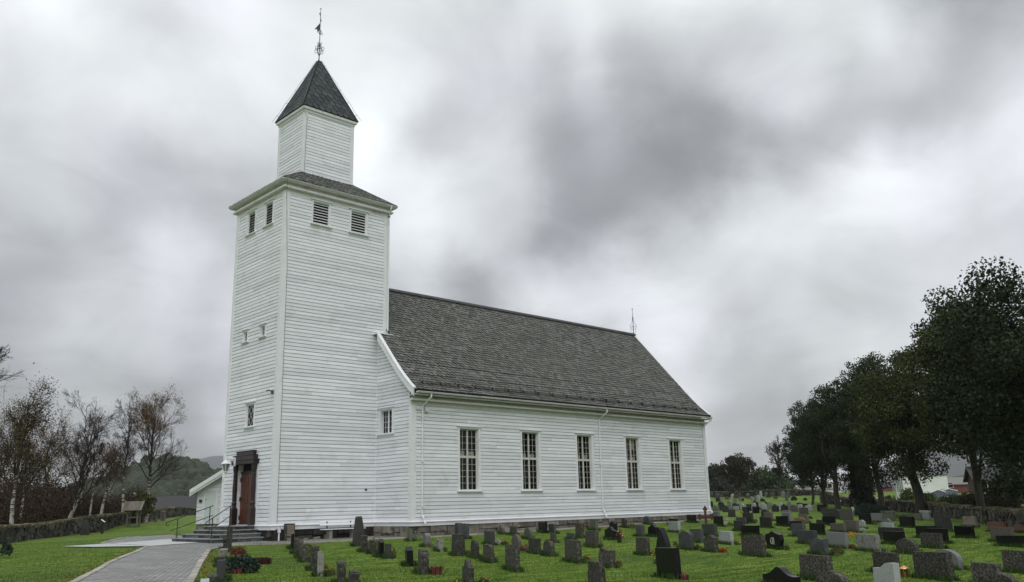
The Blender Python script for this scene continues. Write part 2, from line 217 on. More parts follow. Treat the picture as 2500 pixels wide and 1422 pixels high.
STONES=[
(-4.11,-4.25,-0.766,0.45,0.16,0.44,'cap','lic','lichen-speckled grey wide-capped gravestone in the row beside the paved path'),
(-4.38,-5.07,-0.784,0.18,0.18,0.9,'stele','lic','lichen-speckled grey tall narrow gravestone in the row beside the paved path'),
(-6.74,-9.56,-0.852,0.55,0.21,0.38,'rough','lgl','pale lichen-crusted rough-topped gravestone in the row beside the paved path'),
(-7.76,-11.71,-0.875,0.55,0.19,0.31,'rough','lic','lichen-speckled grey rough-topped gravestone in the row beside the paved path'),
(-10.01,-16.45,-0.896,0.55,0.17,0.47,'flat','slt','dark slate-grey flat-topped gravestone in the row beside the paved path'),
(-10.6,-17.33,-0.906,0.55,0.18,0.24,'shoulder','lic','lichen-speckled grey shouldered gravestone in the row beside the paved path'),
(-11.11,-18.05,-0.913,0.55,0.17,0.22,'arch','lgt','pale grey round-topped gravestone in the row beside the paved path'),
(-1.86,-5.19,-0.794,0.55,0.12,0.56,'flat','blk','black flat-topped gravestone in the row below the tower corner'),
(-2.85,-7.23,-0.864,0.55,0.15,0.52,'rough','lic','lichen-speckled grey rough-topped gravestone in the row below the tower corner'),
(-4.08,-9.71,-0.886,0.55,0.12,0.58,'shoulder','lic','lichen-speckled grey shouldered gravestone in the row below the tower corner'),
(-4.92,-11.43,-0.913,0.55,0.17,0.54,'step','lic','lichen-speckled grey step-edged gravestone in the row below the tower corner'),
(-6.45,-14.52,-0.957,0.55,0.17,0.65,'flat','lic','lichen-speckled grey flat-topped gravestone in the row below the tower corner, left one'),
(-7.51,-16.62,-0.947,0.55,0.15,0.59,'flat','lgl','pale lichen-crusted flat-topped gravestone in the row below the tower corner'),
(-8.7,-19.43,-0.949,0.55,0.17,0.51,'flat','lic','lichen-speckled grey flat-topped gravestone in the row below the tower corner, right one'),
(-8.93,-20.27,-0.954,0.55,0.17,0.37,'shoulder','lic','lichen-speckled grey shouldered gravestone in the row nearest the white bench'),
(0.77,-5.8,-0.803,0.45,0.4,1.14,'menhir','drk','charcoal tapering gravestone in the row nearest the white bench'),
(-1.02,-8.84,-0.879,0.55,0.2,0.58,'step','lic','lichen-speckled grey step-edged gravestone in the row nearest the white bench'),
(-1.36,-9.87,-0.894,0.55,0.23,0.48,'rough','lic','lichen-speckled grey rough-topped gravestone in the row nearest the white bench'),
(-2.11,-11.43,-0.921,0.55,0.16,0.57,'point','blk','black pointed gravestone in the row nearest the white bench'),
(-2.25,-12.03,-0.935,0.55,0.17,0.46,'flat','drk','charcoal flat-topped gravestone in the row nearest the white bench'),
(-3.62,-15.04,-0.995,0.55,0.18,0.54,'ogee','blk','black wavy-topped gravestone in the front rows before the nave'),
(-5.31,-17.89,-0.996,0.55,0.19,0.6,'shoulder','lic','lichen-speckled grey shouldered gravestone in the front rows before the nave'),
(-6.84,-21.44,-1.013,1.02,0.11,0.55,'ogee','lic','lichen-speckled grey wavy-topped gravestone in the front rows before the nave'),
(3.9,-4.97,-0.757,0.55,0.14,0.54,'flat','grn','mossy green-grey flat-topped gravestone in the middle rows before the nave'),
(2.41,-8.07,-0.871,0.55,0.21,0.53,'arch','gry','plain grey round-topped gravestone in the middle rows before the nave'),
(1.07,-10.6,-0.917,0.55,0.17,0.43,'rough','lgl','pale lichen-crusted rough-topped gravestone in the middle rows before the nave'),
(0.15,-12.72,-0.971,0.55,0.31,0.69,'step','lic','lichen-speckled grey step-edged gravestone in the front rows before the nave, left one'),
(7.85,-3.51,-0.688,0.55,0.17,0.58,'flat','slt','dark slate-grey flat-topped gravestone in the middle rows before the nave, first from left'),
(6.46,-5.66,-0.743,1.03,0.11,0.65,'flat','slt','dark slate-grey flat-topped gravestone in the middle rows before the nave, second from left'),
(-0.25,-14.05,-0.992,0.71,0.11,0.56,'arch','lic','lichen-speckled grey round-topped gravestone in the front rows before the nave, left one'),
(-1.28,-15.88,-1.006,1.07,0.11,0.51,'rough','lic','lichen-speckled grey rough-topped gravestone in the front rows before the nave, left one'),
(4.61,-9.34,-0.878,1.02,0.15,0.55,'flat','slt','dark slate-grey flat-topped gravestone in the middle rows before the nave, third from left'),
(9.8,-4.4,-0.689,0.99,0.11,0.44,'ogee','brn','brown wavy-topped gravestone in the middle rows before the nave'),
(9.65,-5.39,-0.729,0.92,0.11,0.41,'flat','lic','lichen-speckled grey flat-topped gravestone in the middle rows before the nave, first from left'),
(3.73,-11.81,-0.968,0.96,0.11,0.55,'arch','brn','brown round-topped gravestone in the middle rows before the nave'),
(-2.91,-18.65,-1.043,1.0,0.11,0.66,'flat','lic','lichen-speckled grey flat-topped gravestone in the front rows before the nave, first from left'),
(8.01,-8.09,-0.823,0.78,0.11,0.48,'arch','grn','mossy green-grey round-topped gravestone in the middle rows before the nave'),
(11.9,-5.12,-0.705,0.88,0.11,0.52,'flat','blk','black flat-topped gravestone close under the nave wall, first from left'),
(12.06,-5.63,-0.725,0.91,0.11,0.44,'flat','slt','dark slate-grey flat-topped gravestone close under the nave wall'),
(2.98,-13.55,-1.028,0.85,0.15,0.52,'flat','lic','lichen-speckled grey flat-topped gravestone in the front rows before the nave, second from left'),
(2.23,-15.0,-1.037,0.88,0.15,0.5,'arch','lic','lichen-speckled grey round-topped gravestone in the front rows before the nave, right one'),
(6.93,-10.64,-0.874,0.6,0.11,0.38,'rough','lic','lichen-speckled grey rough-topped gravestone in the middle rows before the nave'),
(8.48,-10.17,-0.851,0.66,0.11,0.3,'flat','slt','dark slate-grey flat-topped gravestone in the middle rows before the nave, fourth from left'),
(0.52,-17.68,-1.054,1.04,0.15,0.64,'flat','lic','lichen-speckled grey flat-topped gravestone in the front rows before the nave, third from left'),
(10.08,-9.24,-0.843,0.83,0.15,0.61,'flat','lic','lichen-speckled grey flat-topped gravestone in the middle rows before the nave, second from left'),
(18.86,-1.33,-0.587,0.71,0.11,0.34,'flat','drk','charcoal flat-topped gravestone close under the nave wall'),
(6.18,-13.41,-0.967,0.97,0.15,0.62,'flat','lic','lichen-speckled grey flat-topped gravestone in the middle rows before the nave, third from left'),
(15.0,-5.73,-0.695,0.76,0.15,0.56,'flat','grn','mossy green-grey flat-topped gravestone close under the nave wall'),
(0.13,-19.33,-1.108,0.76,0.15,0.48,'rough','lic','lichen-speckled grey rough-topped gravestone in the front rows before the nave, right one'),
(-5.18,-23.61,-1.073,0.73,0.11,0.54,'step','lic','lichen-speckled grey step-edged gravestone in the front rows before the nave, right one'),
(9.55,-11.49,-0.859,0.89,0.15,0.53,'ogee','blk','black wavy-topped gravestone in the middle rows before the nave, left one'),
(14.89,-7.12,-0.765,0.8,0.15,0.55,'ogee','blk','black wavy-topped gravestone close under the nave wall'),
(18.2,-5.1,-0.663,0.69,0.11,0.51,'point','lic','lichen-speckled grey pointed gravestone close under the nave wall'),
(21.1,-4.41,-0.579,0.78,0.15,0.45,'arch','slt','dark slate-grey round-topped gravestone close under the nave wall'),
(12.22,-10.94,-0.842,0.73,0.15,0.51,'flat','slt','dark slate-grey flat-topped gravestone in the middle rows before the nave, fifth from left'),
(12.18,-11.72,-0.848,0.82,0.15,0.55,'ogee','blk','black wavy-topped gravestone in the middle rows before the nave, right one'),
(21.47,-5.96,-0.65,0.82,0.15,0.37,'flat','blk','black flat-topped gravestone close under the nave wall, second from left'),
(17.85,-8.68,-0.882,1.09,0.15,0.56,'flat','lgt','pale grey flat-topped gravestone close under the nave wall'),
(3.98,-17.6,-1.038,0.73,0.15,0.56,'flat','lic','lichen-speckled grey flat-topped gravestone in the front rows before the nave, fourth from left'),
(1.78,-20.1,-1.117,0.69,0.15,1.02,'gothic','blk','black tall lancet-shaped gravestone in the front rows before the nave'),
(-1.79,-22.93,-1.13,0.97,0.15,0.71,'flat','blk','black flat-topped gravestone in the front rows before the nave'),
(6.74,-17.34,-0.997,0.83,0.15,0.62,'shoulder','slt','dark slate-grey shouldered gravestone in the middle rows before the nave'),
(9.96,-15.53,-0.917,0.81,0.15,0.51,'flat','slt','dark slate-grey flat-topped gravestone in the middle rows before the nave, sixth from left'),
(24.79,-4.83,-0.597,0.97,0.15,0.47,'flat','blk','black flat-topped gravestone close under the nave wall, third from left'),
(13.74,-13.58,-0.872,1.13,0.15,0.53,'flat','slt','dark slate-grey flat-topped gravestone in the middle rows before the nave, seventh from left'),
(9.52,-17.17,-0.949,0.75,0.15,0.47,'flat','lgt','pale grey flat-topped gravestone in the second front rows at right'),
(6.19,-18.73,-1.022,0.75,0.15,0.54,'shoulder','lic','lichen-speckled grey shouldered gravestone in the nearest row at right'),
(23.61,-7.48,-0.767,0.86,0.15,0.58,'flat','blk','black flat-topped gravestone in the middle rows right of the church, first from left'),
(20.07,-11.07,-0.889,0.92,0.15,0.52,'flat','drk','charcoal flat-topped gravestone in the middle rows right of the church, first from left'),
(15.09,-14.76,-0.897,1.13,0.15,0.46,'flat','blk','black flat-topped gravestone in the second front rows at right, first from left'),
(5.49,-20.78,-1.065,1.24,0.15,0.62,'flat','lic','lichen-speckled grey flat-topped gravestone in the nearest row at right, first from left'),
(8.3,-19.9,-1.007,0.9,0.15,0.59,'shield','blk','black shield-shaped gravestone in the second front rows at right'),
(26.99,-6.83,-0.7,0.84,0.15,0.35,'flat','slt','dark slate-grey flat-topped gravestone in the middle rows right of the church'),
(27.78,-6.81,-0.674,0.94,0.15,0.57,'flat','drk','charcoal flat-topped gravestone in the middle rows right of the church, second from left'),
(35.66,-0.61,-0.522,0.9,0.15,0.54,'flat','drk','charcoal flat-topped gravestone in the back rows right of the church, left one'),
(34.66,0.05,-0.493,0.98,0.15,0.39,'flat','gry','plain grey flat-topped gravestone in the back rows right of the church, left one'),
(25.1,-9.59,-0.901,1.0,0.15,0.59,'flat','drk','charcoal flat-topped gravestone in the middle rows right of the church, third from left'),
(37.69,-2.08,-0.582,0.86,0.15,0.54,'arch','drk','charcoal round-topped gravestone in the back rows right of the church, left one'),
(30.37,-6.67,-0.642,0.95,0.15,0.52,'flat','brn','brown flat-topped gravestone in the back rows right of the church, left one'),
(27.47,-9.24,-0.88,1.07,0.15,0.57,'flat','blk','black flat-topped gravestone in the middle rows right of the church, second from left'),
(28.22,-9.13,-0.859,0.81,0.15,0.74,'flat','gry','plain grey flat-topped gravestone in the middle rows right of the church, left one'),
(41.48,-1.65,-0.647,0.88,0.15,0.47,'flat','gry','plain grey flat-topped gravestone in the back rows right of the church, right one'),
(22.33,-12.92,-0.943,0.86,0.15,0.5,'flat','blk','black flat-topped gravestone in the middle rows right of the church, third from left'),
(15.81,-16.67,-0.943,0.93,0.15,0.55,'flat','slt','dark slate-grey flat-topped gravestone in the second front rows at right, left one'),
(10.97,-19.68,-0.973,0.91,0.15,0.5,'flat','slt','dark slate-grey flat-topped gravestone in the second front rows at right, right one'),
(30.78,-8.81,-0.772,0.79,0.15,0.5,'flat','grn','mossy green-grey flat-topped gravestone in the middle rows right of the church'),
(52.79,3.13,-0.712,1.17,0.15,0.59,'flat','lic','lichen-speckled grey flat-topped gravestone in the back rows right of the church, left one'),
(18.97,-15.84,-0.969,0.92,0.15,0.5,'flat','blk','black flat-topped gravestone in the second front rows at right, second from left'),
(9.63,-21.48,-1.014,0.96,0.15,0.53,'flat','gry','plain grey flat-topped gravestone in the second front rows at right'),
(6.72,-22.34,-1.067,0.77,0.15,0.5,'rough','slt','dark slate-grey rough-topped gravestone in the nearest row at right'),
(22.08,-15.31,-0.997,0.97,0.15,0.44,'flat','brn','brown flat-topped gravestone in the middle rows right of the church, left one'),
(22.68,-15.7,-1.017,0.96,0.15,0.58,'flat','brn','brown flat-topped gravestone in the middle rows right of the church, right one'),
(-0.83,-26.2,-1.105,0.98,0.15,0.54,'flat','lic','lichen-speckled grey flat-topped gravestone in the nearest row at right, second from left'),
(-2.84,-26.5,-1.101,1.04,0.15,0.42,'ogee','blk','black wavy-topped gravestone in the nearest row at right'),
(-3.4,-27.89,-1.101,0.81,0.15,0.42,'arch','lic','lichen-speckled grey round-topped gravestone in the nearest row at right, first from left'),
(-2.52,-28.52,-1.109,0.54,0.15,0.55,'wave','lgt','pale grey scroll-topped gravestone in the nearest row at right'),
(1.73,-26.63,-1.11,0.81,0.15,0.48,'flat','lic','lichen-speckled grey flat-topped gravestone in the nearest row at right, third from left'),
(8.81,-22.94,-1.047,1.0,0.15,0.54,'flat','lgl','pale lichen-crusted flat-topped gravestone in the nearest row at right'),
(12.23,-22.31,-1.002,1.02,0.15,0.46,'flat','blk','black flat-topped gravestone in the second front rows at right, third from left'),
(15.83,-20.62,-1.013,1.14,0.15,0.48,'flat','drk','charcoal flat-topped gravestone in the second front rows at right'),
(28.04,-15.1,-1.132,0.92,0.15,0.44,'rough','lgt','pale grey rough-topped gravestone in the middle rows right of the church'),
(32.22,-13.23,-1.007,0.72,0.15,0.41,'arch','gry','plain grey round-topped gravestone in the middle rows right of the church'),
(8.42,-24.34,-1.07,0.95,0.15,0.46,'arch','lic','lichen-speckled grey round-topped gravestone in the nearest row at right, second from left'),
(10.99,-24.07,-1.033,0.86,0.15,0.49,'flat','lic','lichen-speckled grey flat-topped gravestone in the second front rows at right'),
(18.57,-20.92,-1.059,1.11,0.15,0.5,'flat','blk','black flat-topped gravestone in the second front rows at right, fourth from left'),
(13.57,-23.28,-1.009,0.88,0.15,0.53,'flat','blk','black flat-topped gravestone in the second front rows at right, fifth from left'),
(31.48,-14.73,-1.066,1.14,0.15,0.6,'flat','blk','black flat-topped gravestone in the middle rows right of the church, sixth from left'),
(40.55,-10.8,-1.016,1.05,0.15,0.47,'arch','drk','charcoal round-topped gravestone in the middle rows right of the church'),
(33.04,-11.58,-0.913,0.97,0.15,0.62,'flat','blk','black flat-topped gravestone in the middle rows right of the church, fifth from left'),
(35.25,-11.25,-0.889,0.95,0.15,0.57,'flat','gry','plain grey flat-topped gravestone in the middle rows right of the church, right one'),
(41.24,-9.4,-0.95,1.27,0.15,0.65,'tcap','grn','mossy green-grey overhanging-topped gravestone in the back rows right of the church'),
(54.68,-1.64,-0.961,1.16,0.15,0.71,'tcap','lgt','pale grey overhanging-topped gravestone in the back rows right of the church, left one'),
(54.21,-1.47,-0.952,0.83,0.15,0.54,'flat','grn','mossy green-grey flat-topped gravestone in the back rows right of the church, second from left'),
(36.06,-8.94,-0.782,1.08,0.15,0.74,'flat','brn','brown flat-topped gravestone in the back rows right of the church, right one'),
(55.59,-0.28,-0.875,0.62,0.15,0.45,'flat','grn','mossy green-grey flat-topped gravestone in the back rows right of the church, first from left'),
(29.56,-12.99,-1.083,0.5,0.11,0.49,'house','lgt','pale grey gable-topped gravestone in the middle rows right of the church'),
(36.88,-7.3,-0.722,0.91,0.15,0.47,'flat','drk','charcoal flat-topped gravestone in the back rows right of the church, right one'),
(30.42,-10.6,-0.919,1.11,0.15,0.51,'flat','blk','black flat-topped gravestone in the middle rows right of the church, fourth from left'),
(37.75,-7.43,-0.748,0.68,0.15,0.64,'arch','drk','charcoal round-topped gravestone in the back rows right of the church, right one'),
(54.89,1.58,-0.768,1.26,0.15,0.49,'flat','lic','lichen-speckled grey flat-topped gravestone in the back rows right of the church, right one'),
(55.97,2.89,-0.684,0.68,0.15,0.5,'rough','lic','lichen-speckled grey rough-topped gravestone in the back rows right of the church'),
(28.73,-10.88,-0.973,0.5,0.11,0.43,'flat','drk','charcoal flat-topped gravestone in the middle rows right of the church, fourth from left'),
(44.61,-10.53,-1.017,1.0,0.15,0.66,'tcap','lgt','pale grey overhanging-topped gravestone in the back rows right of the church, right one'),
(44.15,-10.19,-1.007,0.7,0.15,0.47,'flat','grn','mossy green-grey flat-topped gravestone in the back rows right of the church, third from left'),
(31.48,-16.54,-1.09,0.81,0.15,0.85,'flat','drk','charcoal flat-topped gravestone in the middle rows right of the church, fifth from left'),
(27.59,-18.37,-1.141,0.48,0.15,0.72,'step','drk','charcoal step-edged gravestone in the middle rows right of the church'),
(32.8,-17.61,-1.086,0.86,0.15,0.61,'rough','bei','rough beige rough-topped gravestone in the middle rows right of the church'),
(19.0,-22.25,-1.063,0.93,0.15,0.48,'flat','blk','black flat-topped gravestone in the second front rows at right, sixth from left'),
(28.81,-20.27,-1.187,1.06,0.15,0.51,'flat','red','red-brown flat-topped gravestone in the middle rows right of the church, left one'),
(15.29,-24.85,-1.022,0.9,0.15,0.53,'flat','brn','brown flat-topped gravestone in the second front rows at right'),
(12.61,-26.01,-1.034,1.15,0.15,0.36,'flat','blk','black flat-topped gravestone in the second front rows at right, seventh from left'),
(3.45,-28.91,-1.123,0.63,0.15,0.5,'flat','lic','lichen-speckled grey flat-topped gravestone in the nearest row at right, sixth from left'),
(-0.66,-29.66,-1.123,0.61,0.15,0.48,'flat','lic','lichen-speckled grey flat-topped gravestone in the nearest row at right, fifth from left'),
(-1.7,-30.21,-1.115,0.79,0.15,0.38,'arch','lic','lichen-speckled grey round-topped gravestone in the nearest row at right, third from left'),
(0.8,-28.09,-1.123,0.99,0.15,0.59,'flat','lic','lichen-speckled grey flat-topped gravestone in the nearest row at right, fourth from left'),
(3.78,-27.23,-1.118,0.9,0.15,0.46,'arch','gry','plain grey round-topped gravestone in the nearest row at right'),
(28.1,-21.57,-1.195,0.79,0.15,0.36,'flat','red','red-brown flat-topped gravestone in the middle rows right of the church, right one'),
(76.23,28.47,-0.117,0.59,0.15,0.76,'point','blk','black pointed gravestone in the far rows beyond the church'),
(66.51,21.34,-0.488,1.35,0.2,0.67,'ogee','grn','mossy green-grey wavy-topped gravestone in the far rows beyond the church'),
(67.65,21.36,-0.466,1.15,0.15,1.0,'arch','blk','black round-topped gravestone in the far rows beyond the church, first from left'),
(59.82,15.71,-0.544,1.01,0.15,0.74,'ogee','drk','charcoal wavy-topped gravestone in the far rows beyond the church'),
(71.14,22.55,-0.337,0.7,0.15,0.98,'point','gry','plain grey pointed gravestone in the far rows beyond the church'),
(92.9,35.6,0.051,1.04,0.15,0.75,'flat','gry','plain grey flat-topped gravestone in the far rows beyond the church, first from left'),
(69.94,20.85,-0.42,1.35,0.3,0.73,'arch','blk','black round-topped gravestone in the far rows beyond the church, second from left'),
(67.92,19.6,-0.492,1.11,0.15,0.49,'flat','lgt','pale grey flat-topped gravestone in the far rows beyond the church'),
(69.05,19.51,-0.473,0.75,0.15,0.72,'arch','lgt','pale grey round-topped gravestone in the far rows beyond the church, first from left'),
(53.27,9.23,-0.573,0.93,0.15,0.59,'flat','blk','black flat-topped gravestone in the back rows right of the church, left one'),
(66.54,17.11,-0.541,0.88,0.15,0.74,'flat','blk','black flat-topped gravestone in the far rows beyond the church, first from left'),
(69.41,18.25,-0.493,0.9,0.15,0.81,'arch','lgt','pale grey round-topped gravestone in the far rows beyond the church, second from left'),
(75.9,21.99,-0.186,1.27,0.15,0.72,'ogee','blk','black wavy-topped gravestone in the far rows beyond the church, first from left'),
(53.39,8.23,-0.583,1.05,0.15,0.62,'flat','blk','black flat-topped gravestone in the back rows right of the church, right one'),
(69.76,17.22,-0.51,1.23,0.15,0.76,'point','lgt','pale grey pointed gravestone in the far rows beyond the church'),
(99.71,36.25,0.505,0.82,0.15,0.72,'flat','gry','plain grey flat-topped gravestone in the far rows beyond the church, second from left'),
(98.17,34.27,0.317,1.13,0.15,0.53,'ogee','blk','black wavy-topped gravestone in the far rows beyond the church, second from left'),
(76.47,20.78,-0.216,0.87,0.15,0.57,'arch','blk','black round-topped gravestone in the far rows beyond the church, third from left'),
(72.92,18.32,-0.424,0.65,0.15,0.69,'flat','gry','plain grey flat-topped gravestone in the far rows beyond the church, third from left'),
(59.26,9.64,-0.549,1.17,0.15,0.74,'ogee','blk','black wavy-topped gravestone in the far rows beyond the church, third from left'),
(68.37,14.34,-0.565,0.67,0.15,0.86,'arch','lgt','pale grey round-topped gravestone in the far rows beyond the church, third from left'),
(61.07,9.69,-0.548,1.03,0.15,0.71,'ogee','blk','black wavy-topped gravestone in the far rows beyond the church, fourth from left'),
(70.38,14.38,-0.561,0.51,0.15,0.88,'flat','gry','plain grey flat-topped gravestone in the far rows beyond the church, fourth from left'),
(58.62,7.27,-0.557,1.11,0.15,0.64,'arch','brn','brown round-topped gravestone in the far rows beyond the church'),
(68.57,12.09,-0.593,0.87,0.15,0.68,'arch','lgt','pale grey round-topped gravestone in the far rows beyond the church, fourth from left'),
(78.23,17.46,-0.387,0.82,0.15,0.57,'flat','blk','black flat-topped gravestone in the far rows beyond the church, second from left'),
(77.29,16.25,-0.482,0.88,0.15,0.56,'flat','blk','black flat-topped gravestone in the far rows beyond the church, third from left'),
(59.98,6.49,-0.556,0.89,0.15,0.61,'house','lgt','pale grey gable-topped gravestone in the far rows beyond the church'),
(58.99,4.71,-0.587,1.04,0.15,0.67,'flat','blk','black flat-topped gravestone in the far rows beyond the church, fourth from left'),
(99.94,31.31,0.35,0.65,0.15,0.88,'flat','grn','mossy green-grey flat-topped gravestone in the far rows beyond the church'),
(85.91,14.46,-0.271,0.39,0.39,2.54,'stele','gry','plain grey tall narrow gravestone in the far rows beyond the church'),
(74.15,8.62,-0.655,0.68,0.15,1.3,'flat','gry','plain grey flat-topped gravestone in the far rows beyond the church, fifth from left'),
(58.53,1.39,-0.722,0.32,0.07,0.54,'flat','wht','white flat-topped gravestone in the back rows right of the church'),
(2.47,32.21,-0.775,0.45,0.4,1.0,'menhir','drk','charcoal tapering gravestone before the left stone wall'),
]
